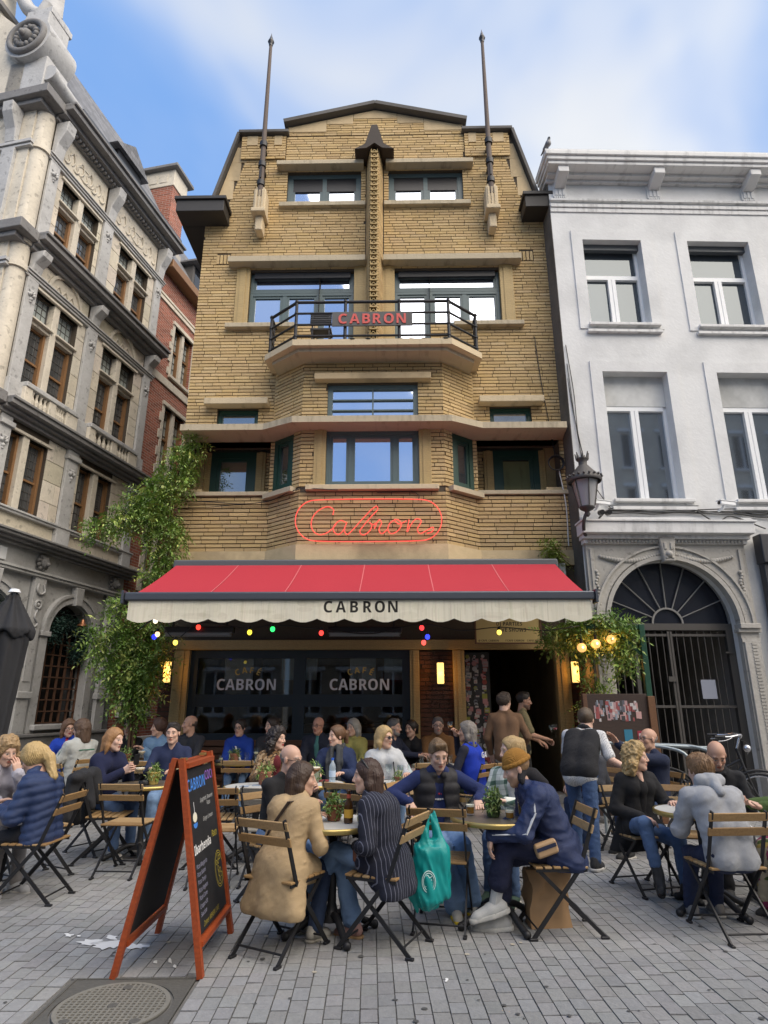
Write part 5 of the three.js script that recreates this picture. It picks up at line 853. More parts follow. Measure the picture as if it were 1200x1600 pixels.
// ================================================================ street lamp on the corner, cameras, pigeon
{
  const D = 9.95, x = X(914, 760, D), y = Y(798, D), o = thing('wall_lantern', 'grey crowned street lantern on a bracket between yellow and white houses', 'street lamp', [x, y, -D]);
  const m = mat([0.075, 0.07, 0.068], { roughness: 0.55, metalness: 0.2 });
  part(o, 'bracket', [tube([[0.0, 0.0, 0], [-0.05, -0.14, -0.05], [-0.02, -0.3, -0.2], [0.1, -0.42, -0.42], [0.12, -0.75, -0.48]], 0.03, 30, 7), tube([[-0.02, -0.3, -0.2], [0.02, -0.15, -0.3], [0.1, -0.2, -0.45]], 0.018, 16, 6), B(0.06, 0.18, -0.9, -0.25, -0.52, -0.46, 0.01)], m);
  part(o, 'lantern_base', lathe([[0.02, -0.1], [0.05, -0.06], [0.03, -0.02], [0.1, 0.02], [0.13, 0.05], [0.12, 0.07]], 14), m);
  part(o, 'lantern_glass', new THREE.CylinderGeometry(0.215, 0.13, 0.44, 6, 1).translate(0, 0.29, 0), mat([0.42, 0.42, 0.43], { phys: true, roughness: 0.35, transmission: 0.25 }));
  const rb = []; for (let i = 0; i < 6; i++) { const a = i / 6 * 6.283 + Math.PI / 6 * 0; rb.push(bar([0.132 * Math.sin(a), 0.07, 0.132 * Math.cos(a)], [0.217 * Math.sin(a), 0.51, 0.217 * Math.cos(a)], 0.016, 0.016)); } part(o, 'glazing_bar', rb, m);
  part(o, 'lantern_roof', [lathe([[0.27, 0.50], [0.29, 0.53], [0.27, 0.57], [0.25, 0.6], [0.16, 0.7], [0.09, 0.79], [0.07, 0.8], [0.07, 0.88], [0.1, 0.9], [0.1, 0.93], [0.08, 0.93]], 24), ...Array.from({ length: 20 }, (_, i) => ball([0.285 * Math.cos(i * 0.314), 0.585, 0.285 * Math.sin(i * 0.314)], 0.022, 6, 5))], m);
  part(o, 'crown', Array.from({ length: 7 }, (_, i) => cyl([0.09 * Math.cos(i * 0.9), 0.92, 0.09 * Math.sin(i * 0.9)], [0.115 * Math.cos(i * 0.9), 1.03, 0.115 * Math.sin(i * 0.9)], 0.022, 0.008, 6)), m);
}
for (const [px, py, l] of [[940, 786, 'small white security camera beside the street lantern'], [1136, 787, 'small white security camera on the ledge below the white house windows']]) {
  const D = 10.25, o = thing('security_camera', l, 'camera', [X(px, py, D), Y(py, D), -D], 0.3, 'cameras on the white house');
  part(o, 'housing', [B(-0.17, 0.15, -0.035, 0.035, -0.045, 0.045, 0.015), B(-0.19, 0.17, 0.035, 0.045, -0.055, 0.055)], M.whitePaint); part(o, 'lens', cyl([-0.17, 0, 0], [-0.178, 0, 0], 0.03, 0.03, 12), M.black); part(o, 'mount', [cyl([-0.08, -0.03, 0], [-0.08, -0.09, -0.04], 0.025, 0.03, 8), cyl([-0.08, -0.09, -0.04], [-0.04, -0.09, -0.16], 0.02)], M.whitePaint);
}
{ const D = 10.1, o = thing('floodlight', 'small black twin floodlight below the street lantern', 'floodlight', [X(945, 800, D), Y(800, D), -D]); for (const x of [-0.06, 0.06]) part(o, 'lamp_head', [cyl([x, 0, -0.05], [x, -0.02, 0.06], 0.05, 0.045, 12)], M.black); part(o, 'mount', cyl([0, 0, -0.05], [0, -0.02, -0.3], 0.018), M.black); }

// ================================================================ foliage
function leafField(list, seed, { leaf = 0.055, per = 9, span = 0.24, colors, droop = 0.5, mult = 1 }) { // list of [x,y,z,r,count]; pinnate leaves
  const r = rngOf(seed), q = new BB();
  for (const [cx, cy, cz, rad, count, flat = 0.7] of list) for (let i = 0; i < count * mult; i++) {
    const a = r() * 6.283, el = Math.acos(2 * r() - 1), rd = rad * Math.cbrt(0.15 + 0.85 * r());
    const o = V(cx + rd * Math.sin(el) * Math.cos(a), cy + rd * Math.cos(el), cz + rd * flat * Math.sin(el) * Math.sin(a));
    const dir = V(r() - 0.5, (r() - 0.5) * 0.8 - droop * r(), r() - 0.4).normalize(), side = V(r() - 0.5, r() - 0.3, r() - 0.5).cross(dir).normalize();
    const base = colors[Math.floor(r() * colors.length)], k = 0.7 + 0.6 * r(), col = [base[0] * k, base[1] * k, base[2] * k];
    const n = per;
    for (let j = 0; j < n; j++) {
      const t = (Math.floor(j / 2) + 1) / (n / 2 + 0.5), s = j === n - 1 ? 0 : (j % 2 ? 1 : -1), p = o.clone().addScaledVector(dir, span * t).add(V(0, -0.06 * t * t, 0));
      const ld = dir.clone().multiplyScalar(s ? 0.55 : 1).addScaledVector(side, s).add(V(0, -0.25 * r(), 0)).normalize(), nn = V(r() - 0.5, 1, r() - 0.5).normalize(), w = ld.clone().cross(nn).normalize().multiplyScalar(leaf * 0.21), L = leaf * (0.8 + 0.5 * r());
      const m = p.clone().addScaledVector(ld, L * 0.45).add(V(0, 0.004, 0)), e = p.clone().addScaledVector(ld, L);
      q.quad([p.x, p.y, p.z], [m.x + w.x, m.y + w.y, m.z + w.z], [e.x, e.y, e.z], [m.x - w.x, m.y - w.y, m.z - w.z], col, 0);
    }
  }
  return q.geometry();
}
const leafM = mat([1, 1, 1], { vertexColors: true, roughness: 0.6, side: THREE.DoubleSide, phys: true, transmission: 0.25, thickness: 0 });
const GREENS = [[0.16, 0.28, 0.045], [0.22, 0.35, 0.06], [0.12, 0.22, 0.035], [0.29, 0.41, 0.09], [0.18, 0.30, 0.04], [0.38, 0.44, 0.11]];
const at = (px, py, D) => [X(px, py, D), Y(py, D), -D];
function vine(name, label, blobs, stems, seed, o2 = {}) {
  const o = thing(name, label, 'plant', [0, 0, 0]);
  part(o, 'foliage', leafField(blobs.map(([px, py, D, r, n]) => [...at(px, py, D), r * 0.86, n]), seed, { colors: GREENS, mult: 1.5, leaf: 0.075, ...o2 }), leafM).userData.kind = 'stuff';
  const bark = mat([0.13, 0.075, 0.04], { map: TX.wood, roughness: 0.95 });
  for (const [pts, r] of stems) part(o, 'stem', tube(pts.map(p => at(...p)), r, 30, 6), bark);
  return o;
}
vine('climbing_vine', 'green climbing vine growing up the corner of the yellow house', [
  [288, 715, 10.75, 0.34, 75], [272, 750, 10.7, 0.42, 110], [245, 775, 10.6, 0.42, 110], [215, 795, 10.5, 0.36, 90], [180, 815, 10.4, 0.30, 60], [152, 826, 10.3, 0.20, 30], [240, 810, 10.6, 0.42, 110], [265, 830, 10.7, 0.35, 80], [258, 870, 10.75, 0.32, 75], [245, 905, 10.75, 0.27, 50], [300, 690, 10.8, 0.2, 25],
  [195, 955, 10.2, 0.30, 60], [222, 985, 10.3, 0.34, 80], [185, 1000, 10.1, 0.34, 70], [215, 1035, 10.2, 0.42, 120], [185, 1045, 10.1, 0.3, 70], [240, 1020, 10.4, 0.32, 80], [205, 1080, 10.2, 0.34, 90], [225, 1065, 10.3, 0.3, 60], [212, 1108, 10.2, 0.2, 35], [150, 985, 10.0, 0.2, 22], [160, 1015, 10.0, 0.22, 25], [255, 990, 10.6, 0.25, 40]],
  [[[[205, 1205, 10.2], [212, 1120, 10.2], [222, 1040, 10.3], [240, 960, 10.6], [262, 880, 10.75], [270, 800, 10.75], [285, 720, 10.8]], 0.035], [[[212, 1205, 10.2], [205, 1130, 10.2], [200, 1060, 10.2], [215, 980, 10.4]], 0.025], [[[199, 1207, 10.15], [203, 1140, 10.15], [215, 1050, 10.3], [238, 990, 10.5]], 0.022], [[[262, 850, 10.7], [230, 800, 10.6], [170, 815, 10.4], [140, 828, 10.3]], 0.018]], 11);
vine('pergola_vine', 'green leafy vine spilling over the green metal pergola', [
  [880, 985, 9.5, 0.25, 60], [915, 980, 9.4, 0.30, 80], [950, 975, 9.3, 0.30, 80], [975, 985, 9.3, 0.22, 45], [930, 995, 9.5, 0.28, 60], [965, 1010, 9.3, 0.16, 22], [980, 1025, 9.2, 0.12, 12], [900, 1000, 9.8, 0.26, 50], [860, 990, 9.8, 0.18, 25], [925, 1060, 10.2, 0.16, 12], [915, 1100, 10.2, 0.14, 10], [970, 1040, 9.2, 0.1, 8], [940, 1070, 10.1, 0.12, 8]],
  [[[[905, 1180, 10.5], [908, 1080, 10.5], [920, 1010, 10.2], [960, 985, 9.4]], 0.022]], 12);
vine('parapet_weed', 'small leafy plant growing out of the parapet corner above the awning', [[868, 862, 10.85, 0.13, 22], [858, 852, 10.8, 0.1, 14], [880, 870, 10.9, 0.08, 8]], [[[[884, 880, 10.95], [878, 830, 10.95], [886, 790, 10.95]], 0.008]], 13, { colors: [[0.28, 0.34, 0.05], [0.22, 0.3, 0.05]] });
{ // ivy in the arch head of the stone house
  const o = leftFrame('window_ivy', 'dark green artificial ivy filling the arched head of the stone house window', 'plant');
  const l = []; for (let i = 0; i < 26; i++) { const x = 1.78 + 1.2 * R(), y = 2.55 + 0.95 * R(); if ((x - 2.38) ** 2 + Math.max(0, y - 2.86) ** 2 < 0.36) l.push([x, y, -0.04, 0.2, 42, 0.35]); }
  part(o, 'foliage', leafField(l, 31, { per: 3, span: 0.07, leaf: 0.075, colors: [[0.025, 0.075, 0.06], [0.035, 0.10, 0.075], [0.02, 0.055, 0.045], [0.05, 0.13, 0.10]] }), leafM).userData.kind = 'stuff';
  const o2 = leftFrame('arch_ivy', 'dark green ivy in the arched window behind the closed parasol', 'plant'), l2 = []; for (let i = 0; i < 12; i++) l2.push([-0.2 + 0.7 * R(), 2.7 + 0.6 * R(), -0.04, 0.2, 40, 0.35]);
  part(o2, 'foliage', leafField(l2, 32, { per: 3, span: 0.07, leaf: 0.075, colors: [[0.025, 0.075, 0.06], [0.035, 0.10, 0.075], [0.02, 0.055, 0.045]] }), leafM).userData.kind = 'stuff';
  const lamp = leftFrame('barn_lamp', 'small copper lamp hanging in the arched window of the stone house', 'lamp'); part(lamp, 'lamp_shade', lathe([[0.11, 3.08], [0.1, 3.1], [0.05, 3.14], [0.035, 3.2], [0.012, 3.22]], 16, [2.5, 0, 0.2]), mat([0.45, 0.2, 0.1], { metalness: 0.8, roughness: 0.35 })); part(lamp, 'arm', tube([[2.5, 3.22, 0.2], [2.5, 3.3, 0.18], [2.45, 3.3, 0.0], [2.1, 3.28, -0.02]], 0.012, 16, 5), M.iron);
  const pl = leftFrame('street_plate', 'white street name plate high on the stone house', 'sign'); part(pl, 'plate', B(0.02, 0.35, 4.05, 4.28, 0.03, 0.045), M.whitePaint);
}

// ================================================================ figures: signed distance bodies meshed with surface nets
class SDF {
  constructor() { this.q = []; this.post = null; }
  cone(a, b, ra, rb = ra, k = 0.025) { this.q.push([0, a[0], a[1], a[2], b[0] - a[0], b[1] - a[1], b[2] - a[2], ra, rb - ra, k, 1 / Math.max(1e-9, (b[0] - a[0]) ** 2 + (b[1] - a[1]) ** 2 + (b[2] - a[2]) ** 2)]); return this; }
  ell(c, r, k = 0.02) { this.q.push([1, c[0], c[1], c[2], r[0], r[1], r[2], 0, 0, k, 0]); return this; }
  cut(c, r, k = 0.01) { this.q.push([2, c[0], c[1], c[2], r[0], r[1], r[2], 0, 0, k, 0]); return this; }
  at(x, y, z) {
    let d = 1e3;
    for (const p of this.q) {
      let e; const px = x - p[1], py = y - p[2], pz = z - p[3];
      if (p[0] === 0) { let t = (px * p[4] + py * p[5] + pz * p[6]) * p[10]; t = t < 0 ? 0 : t > 1 ? 1 : t; const a = px - p[4] * t, b = py - p[5] * t, c = pz - p[6] * t; e = Math.sqrt(a * a + b * b + c * c) - p[7] - p[8] * t; }
      else { const a = px / p[4], b = py / p[5], c = pz / p[6], k0 = Math.sqrt(a * a + b * b + c * c), a2 = a / p[4], b2 = b / p[5], c2 = c / p[6], k1 = Math.sqrt(a2 * a2 + b2 * b2 + c2 * c2); e = k1 > 1e-9 ? k0 * (k0 - 1) / k1 : -p[4]; }
      const k = p[9];
      if (p[0] === 2) { const m = -e, h = clamp(0.5 - 0.5 * (d - m) / k); d = lerp(d, m, h) + k * h * (1 - h); } else { const h = clamp(0.5 + 0.5 * (e - d) / k); d = lerp(e, d, h) - k * h * (1 - h); }
    }
    return this.post ? this.post(d, x, y, z) : d;
  }
  box(m = 0.03) {
    const lo = [1e9, 1e9, 1e9], hi = [-1e9, -1e9, -1e9];
    for (const p of this.q) if (p[0] < 2) for (let i = 0; i < 3; i++) {
      const r = p[0] ? p[4 + i] : Math.max(p[7], p[7] + p[8]), a = p[1 + i], b = p[0] ? a : a + p[4 + i];
      lo[i] = Math.min(lo[i], Math.min(a, b) - r - m); hi[i] = Math.max(hi[i], Math.max(a, b) + r + m);
    }
    return [lo, hi];
  }
}
function nets(sdf, cell, slack = 0.02, box = sdf.box()) { // surface nets over the blocks that the surface crosses
  const [lo, hi] = box, BS = 5, nb = [0, 1, 2].map(i => Math.ceil((hi[i] - lo[i]) / (cell * BS))), n = nb.map(b => b * BS + 1);
  const val = new Float32Array(n[0] * n[1] * n[2]).fill(9), id = (i, j, k) => i + n[0] * (j + n[1] * k);
  const rad = cell * BS * 0.87 + slack, act = [];
  for (let c = 0; c < nb[2]; c++) for (let b = 0; b < nb[1]; b++) for (let a = 0; a < nb[0]; a++) {
    const d = sdf.at(lo[0] + (a + 0.5) * BS * cell, lo[1] + (b + 0.5) * BS * cell, lo[2] + (c + 0.5) * BS * cell);
    if (Math.abs(d) < rad) act.push([a, b, c]); else if (d < 0) for (let k = 0; k <= BS; k++) for (let j = 0; j <= BS; j++) for (let i = 0; i <= BS; i++) { const q = id(a * BS + i, b * BS + j, c * BS + k); if (val[q] === 9) val[q] = -8; }
  }
  for (const [a, b, c] of act) for (let k = 0; k <= BS; k++) for (let j = 0; j <= BS; j++) for (let i = 0; i <= BS; i++) {
    const I = a * BS + i, J = b * BS + j, K = c * BS + k, q = id(I, J, K);
    if (val[q] === 9 || val[q] === -8) val[q] = sdf.at(lo[0] + I * cell, lo[1] + J * cell, lo[2] + K * cell);
  }
  const vid = new Map(), pos = [], idx = [], co = [0, 1, n[0], n[0] + 1].flatMap(o => [o, o + n[0] * n[1]]);
  const corner = [[0, 0, 0], [1, 0, 0], [0, 1, 0], [1, 1, 0], [0, 0, 1], [1, 0, 1], [0, 1, 1], [1, 1, 1]], E = [[0, 1], [2, 3], [4, 5], [6, 7], [0, 2], [1, 3], [4, 6], [5, 7], [0, 4], [1, 5], [2, 6], [3, 7]];
  const v8 = new Array(8);
  for (const [a, b, c] of act) for (let k = 0; k < BS; k++) for (let j = 0; j < BS; j++) for (let i = 0; i < BS; i++) {
    const I = a * BS + i, J = b * BS + j, K = c * BS + k, q = id(I, J, K); let neg = 0;
    for (let m = 0; m < 8; m++) { const w = val[id(I + corner[m][0], J + corner[m][1], K + corner[m][2])]; v8[m] = w; if (w < 0) neg++; }
    if (neg === 0 || neg === 8) continue;
    let x = 0, y = 0, z = 0, t = 0;
    for (const [e, f] of E) { const p = v8[e], r = v8[f]; if ((p < 0) === (r < 0)) continue; const s = p / (p - r); x += lerp(corner[e][0], corner[f][0], s); y += lerp(corner[e][1], corner[f][1], s); z += lerp(corner[e][2], corner[f][2], s); t++; }
    vid.set(q, pos.length / 3); pos.push(lo[0] + (I + x / t) * cell, lo[1] + (J + y / t) * cell, lo[2] + (K + z / t) * cell);
  }
  const sx = 1, sy = n[0], sz = n[0] * n[1];
  for (const q of vid.keys()) { // each grid edge that starts at this cell's corner
    const s0 = val[q] < 0;
    for (const [d, u, v] of [[sx, sy, sz], [sy, sz, sx], [sz, sx, sy]]) {
      const s1 = val[q + d] < 0; if (s0 === s1) continue;
      const A = vid.get(q), Bq = vid.get(q - u), C = vid.get(q - u - v), Dq = vid.get(q - v);
      if (A === undefined || Bq === undefined || C === undefined || Dq === undefined) continue;
      if (s0) idx.push(A, Bq, C, A, C, Dq); else idx.push(A, C, Bq, A, Dq, C);
    }
  }
  const g = new THREE.BufferGeometry(); g.setAttribute('position', new THREE.Float32BufferAttribute(pos, 3)); g.setIndex(idx); g.computeVertexNormals();
  return g;
}
function finish(g, colorFn) { // smooth uv by the main axis of the normal, optional vertex colours; keeps the index
  const p = g.attributes.position, n = g.attributes.normal, uv = new Float32Array(p.count * 2), c = colorFn && new Float32Array(p.count * 3);
  for (let i = 0; i < p.count; i++) {
    const x = p.getX(i), y = p.getY(i), z = p.getZ(i);
    uv[2 * i] = x * 0.85 + z * 0.55; uv[2 * i + 1] = y + (z - x) * 0.18;
    if (c) { const q = colorFn(x, y, z); c[3 * i] = q[0]; c[3 * i + 1] = q[1]; c[3 * i + 2] = q[2]; }
  }
  g.setAttribute('uv', new THREE.BufferAttribute(uv, 2)); if (c) g.setAttribute('color', new THREE.BufferAttribute(c, 3));
  g.userData.ready = true; return g;
}
// ---- heads (face towards +z, origin between the ears at eye height)
function headSDF(f, k = {}) {
  const s = new SDF(), w = f ? 0.95 : 1, jw = k.jaw || 1;
  s.ell([0, 0.036, -0.014], [0.076 * w, 0.086, 0.097], 0.01).ell([0, -0.034, 0.022], [0.060 * w, 0.088, 0.070], 0.03)
    .cone([-0.036 * jw * w, -0.072, 0.022], [-0.014 * w, -0.103, 0.062], 0.024, 0.018, 0.03).cone([0.036 * jw * w, -0.072, 0.022], [0.014 * w, -0.103, 0.062], 0.024, 0.018, 0.03)
    .ell([-0.036 * w, -0.022, 0.062], [0.024, 0.024, 0.022], 0.02).ell([0.036 * w, -0.022, 0.062], [0.024, 0.024, 0.022], 0.02)
    .cone([-0.034 * w, 0.024, 0.074], [0.034 * w, 0.024, 0.074], f ? 0.011 : 0.014, undefined, 0.018)
    .cut([-0.031 * w, 0.003, 0.099], [0.017, 0.012, 0.016], 0.014).cut([0.031 * w, 0.003, 0.099], [0.017, 0.012, 0.016], 0.014)
    .ell([-0.030 * w, 0.003, 0.075], [0.0135, 0.0115, 0.0125], 0.004).ell([0.030 * w, 0.003, 0.075], [0.0135, 0.0115, 0.0125], 0.004)
    .cone([0, 0.012, 0.088], [0, -0.030, 0.108], 0.008, f ? 0.0105 : 0.0125, 0.012).ell([-0.012, -0.036, 0.096], [0.009, 0.008, 0.010], 0.008).ell([0.012, -0.036, 0.096], [0.009, 0.008, 0.010], 0.008)
    .ell([0, -0.062, 0.083], [0.023, 0.0075, 0.013], 0.007).ell([0, -0.073, 0.081], [0.019, 0.0075, 0.012], 0.007).cut([0, -0.0675, 0.098], [0.022, 0.0018, 0.008], 0.003)
    .ell([0, -0.103, 0.066], [0.018, 0.014, 0.015], 0.015)
    .ell([-0.077 * w, -0.004, -0.004], [0.010, 0.031, 0.018], 0.006).ell([0.077 * w, -0.004, -0.004], [0.010, 0.031, 0.018], 0.006)
    .cone([0, -0.06, -0.022], [0, -0.15, -0.028], f ? 0.047 : 0.055, f ? 0.05 : 0.06, 0.02);
  return s;
}
const HEADS = [nets(headSDF(false), 0.0048), nets(headSDF(true), 0.0048)];
function headGeo(f, skin, hairC, beard, lips) {
  const g = HEADS[f ? 1 : 0].clone(), w = f ? 0.95 : 1;
  return finish(g, (x, y, z) => {
    const ax = Math.abs(x); let c = skin;
    const mixc = (a, b, t) => [lerp(a[0], b[0], t), lerp(a[1], b[1], t), lerp(a[2], b[2], t)];
    const blush = sstep(0.035, 0.01, Math.hypot(ax - 0.04, y + 0.028, z - 0.075)) + 0.7 * sstep(0.02, 0.006, Math.hypot(x, y + 0.032, z - 0.11)) + sstep(0.02, 0.01, Math.hypot(ax - 0.08, y + 0.005, z));
    c = mixc(c, [c[0] * 1.02, c[1] * 0.74, c[2] * 0.70], clamp(blush) * 0.3);
    if (z > 0.066 && ax < 0.025 && y < -0.054 && y > -0.081) c = mixc(c, lips || [skin[0] * 0.82, skin[1] * 0.48, skin[2] * 0.46], sstep(1, 0.6, ((ax / 0.024) ** 2 + ((y + 0.067) / 0.013) ** 2)));
    if (z > 0.055 && Math.abs(y - 0.024 - 0.006 * Math.sin(ax * 60)) < 0.0065 && ax > 0.012 && ax < 0.05) c = mixc(c, hairC, f ? 0.55 : 0.75);
    if (beard) { const m = sstep(-0.035, -0.06, y + ax * 0.1) * (z > -0.012 ? 1 : 0) * (y > -0.125 ? 1 : 0); const lip = ax < 0.022 && y < -0.058 && y > -0.078 ? 0 : 1; c = mixc(c, beard, m * lip * 0.75); }
    const de = Math.hypot(ax - 0.030 * w, y - 0.003);
    const ey = Math.abs(y - 0.003); if (z > 0.078 && de < 0.0125) c = ey > 0.0055 ? mixc(skin, [0.07, 0.04, 0.03], 0.45) : de < 0.0055 ? [0.03, 0.025, 0.02] : [0.40, 0.36, 0.33];
    return c;
  });
}
// ---- hands (wrist at the origin, fingers towards +y, palm facing +z, thumb on +x)
function handSDF(curl, spread = 1) {
  const s = new SDF();
  s.cone([0, -0.03, 0], [0, 0.0, 0], 0.026, 0.026, 0.01).cone([-0.022, 0.02, 0], [-0.030, 0.08, 0], 0.016, 0.0135, 0.018).cone([0, 0.02, 0], [0, 0.085, -0.002], 0.018, 0.014, 0.018).cone([0.02, 0.02, 0.002], [0.026, 0.082, 0], 0.018, 0.0135, 0.018);
  const F = [[-0.030, 0.080, 0.030, 0.020, 0.017, 0.0078], [-0.0105, 0.087, 0.040, 0.026, 0.019, 0.0086], [0.0095, 0.088, 0.044, 0.028, 0.020, 0.0088], [0.029, 0.083, 0.038, 0.025, 0.019, 0.0088]];
  F.forEach(([x, y, a, b, c, r], i) => { let p = [x, y, 0], t = 0; const sp = (i - 1.5) * 0.05 * spread; [a, b, c].forEach((L, j) => { t += curl * (j === 0 ? 0.75 : 1.0) * (1 + 0.08 * (i - 1.5)); const q = [p[0] + Math.sin(sp) * L, p[1] + Math.cos(t) * L, p[2] + Math.sin(t) * L]; s.cone(p, q, r * (1 - 0.06 * j), r * (0.94 - 0.08 * j), j ? 0.003 : 0.005); p = q; }); });
  s.cone([0.022, 0.018, 0.006], [0.045, 0.05, 0.014 + 0.012 * curl], 0.0155, 0.0115, 0.012).cone([0.045, 0.05, 0.014 + 0.012 * curl], [0.052 - 0.018 * curl, 0.082, 0.020 + 0.028 * curl], 0.0105, 0.0092, 0.004).cone([0.052 - 0.018 * curl, 0.082, 0.020 + 0.028 * curl], [0.050 - 0.034 * curl, 0.104, 0.024 + 0.036 * curl], 0.0092, 0.0078, 0.003);
  return s;
}
const HANDS = {}; for (const [k, c] of [['flat', 0.16], ['relaxed', 0.42], ['grip', 0.82]]) HANDS[k] = nets(handSDF(c), 0.0045);
// ---- hair in the head's frame
const strand = (x, y, z, f = 1) => { const a = Math.atan2(x, z + 0.02); return 0.0022 * f * Math.sin(a * 46 + 5 * noise3(x * 40, y * 14, z * 40)) + 0.004 * f * (noise3(x * 45, y * 22, z * 45) - 0.5); };
function hairSDF(name) {
  const [style, ln] = name.split(':'), LN = +ln || 0.27;
  const s = new SDF(), C = [0, 0.038, -0.016];
  const face = (d, x, y, z, hl = 0.046, n = [-0.38, 0.925]) => { const q = n[0] * y + n[1] * z - hl; return Math.max(d, q); };
  const temple = (d, y, z) => Math.max(d, -0.607 * y + 0.794 * z - 0.016, y < 0.02 ? z - 0.006 : -1);
  const fin = (floor, hl, f = 1, side = 0) => (d, x, y, z) => { let e = d + strand(x, y, z, f); e = face(e, x, y, z, hl + 0.006 * Math.sin(x * 40)); if (floor !== null) { const fl = floor + (z > -0.03 ? 0.035 + side : 0); e = Math.max(e, fl - y); } return e; };
  const cap = t => s.ell(C, [0.077 + t, 0.088 + t, 0.098 + t], 0.01);
  const sides = (len, x0, z1, r, out = 0) => { for (const q of [-1, 1]) { s.cone([q * 0.066, 0.03, -0.01], [q * (0.078 + out), -0.06, -0.012], 0.028, r, 0.03).cone([q * (0.078 + out), -0.06, -0.012], [q * x0, -len, z1], r, r * 0.62, 0.02).cone([q * 0.05, 0.0, -0.07], [q * 0.06, -len * 0.95, -0.075], 0.045, r, 0.03); } s.cone([0, 0, -0.085], [0, -len * 0.97, -0.09], 0.05, r * 1.1, 0.03); };
  if (style === 'short') { cap(0.009); s.cone([-0.03, 0.108, 0.045], [0.03, 0.112, 0.05], 0.020, 0.018, 0.03); const p0 = fin(-0.055, 0.050, 1); s.post = (d, x, y, z) => temple(p0(d, x, y, z), y, z); }
  if (style === 'quiff') { cap(0.009); s.cone([-0.035, 0.108, 0.055], [0.035, 0.114, 0.06], 0.025, 0.022, 0.03).cone([0, 0.112, 0.0], [0, 0.108, -0.05], 0.024, 0.024, 0.03); const p0 = fin(-0.055, 0.056, 1.1); s.post = (d, x, y, z) => temple(p0(d, x, y, z - 0.012 * (y > 0.09)), y, z); }
  if (style === 'messy') { cap(0.018); s.ell([0, 0.10, 0.02], [0.065, 0.04, 0.06], 0.03); s.post = (d, x, y, z) => Math.max(temple(face(d + strand(x, y, z, 2.4), x, y, z, 0.058), y, z - 0.012), -0.06 + (z > -0.02 ? 0.04 : 0) - y); }
  if (style === 'long') { cap(0.010); sides(LN, 0.085, LN > 0.3 ? -0.05 : 0.02, 0.034); s.post = fin(null, 0.050, 1.3); }
  if (style === 'longback') { cap(0.009); sides(LN, 0.07, -0.08, 0.034); s.post = fin(null, 0.046, 1.3); }
  if (style === 'bob') { cap(0.017); sides(0.12, 0.075, 0.0, 0.036, 0.008); s.post = fin(null, 0.050, 1.2); }
  if (style === 'swept') { cap(0.012); s.cone([0, 0.06, -0.10], [0, -0.03, -0.115], 0.045, 0.035, 0.03); s.post = fin(-0.075, 0.040, 1.4); }
  if (style === 'pony') { cap(0.011); s.cone([0, 0.05, -0.10], [0, 0.03, -0.145], 0.026, 0.03, 0.02).cone([0, 0.03, -0.145], [0, -0.14, -0.155], 0.036, 0.018, 0.02); s.post = fin(-0.09, 0.042, 1.2, -0.06); }
  if (style === 'bun') { cap(0.011); s.ell([0, 0.085, -0.115], [0.045, 0.045, 0.04], 0.01); s.post = fin(-0.06, 0.042, 1.1); }
  if (style === 'curly' || style === 'curlylong') { const L = style === 'curlylong'; cap(0.026); sides(L ? 0.30 : 0.15, 0.095, 0.0, L ? 0.05 : 0.052, 0.02); s.ell([0, 0.10, -0.01], [0.07, 0.05, 0.08], 0.03); s.post = (d, x, y, z) => { const n1 = noise3(x * 46, y * 46, z * 46), n2 = noise3(x * 95 + 9, y * 95, z * 95); return face(d + 0.030 * (n1 - 0.5) + 0.013 * (n2 - 0.5), x, y, z, 0.054 + 0.02 * (n1 - 0.5)); }; }
  if (style === 'shag') { cap(0.02); sides(0.17, 0.07, -0.03, 0.036, 0.0); s.post = (d, x, y, z) => face(d + strand(x, y, z, 2), x, y, z, 0.052); }
  if (style === 'bald') { cap(0.004); s.post = (d, x, y, z) => Math.max(d + strand(x, y, z, 0.4), y - 0.012 - (z < -0.06 ? 0.03 : 0), z - 0.028, -0.06 - y); }
  if (style === 'crop') { cap(0.004); const p0 = fin(-0.065, 0.044, 0.3); s.post = (d, x, y, z) => temple(p0(d, x, y, z), y, z); }
  if (style === 'volume') { cap(0.022); s.ell([0, 0.11, -0.01], [0.07, 0.045, 0.075], 0.03); s.cone([0, 0.03, -0.10], [0.0, -0.04, -0.13], 0.05, 0.045, 0.03).cone([0.0, -0.04, -0.13], [0.03, -0.22, -0.14], 0.05, 0.035, 0.03); s.post = fin(null, 0.05, 1.5); }
  return s;
}
const HAIR = {}; const hairGeo = st => HAIR[st] || (HAIR[st] = finish(nets(hairSDF(st), 0.0062, 0.03)));
const beardGeo = finish((() => { const s = new SDF(); s.ell([0, -0.088, 0.055], [0.05, 0.04, 0.04], 0.01).cone([-0.058, -0.03, 0.03], [-0.045, -0.09, 0.045], 0.014, 0.02, 0.02).cone([0.058, -0.03, 0.03], [0.045, -0.09, 0.045], 0.014, 0.02, 0.02); s.post = (d, x, y, z) => Math.max(d + strand(x, y, z, 0.8), Math.abs(x) < 0.024 && y > -0.08 ? 0.002 : -1); return nets(s, 0.006); })());
const glassesGeo = dark => { const g = []; for (const q of [-1, 1]) { g.push(new THREE.TorusGeometry(0.021, 0.0028, 5, 14).scale(1.1, 0.85, 1).translate(q * 0.031, 0.002, 0.103)); g.push(cyl([q * 0.052, 0.006, 0.10], [q * 0.079, 0.008, 0.0], 0.0026)); if (dark) g.push(new THREE.CircleGeometry(0.022, 14).scale(1.1, 0.85, 1).translate(q * 0.031, 0.002, 0.1035)); } g.push(cyl([-0.01, 0.004, 0.105], [0.01, 0.004, 0.105], 0.0026)); return g; };

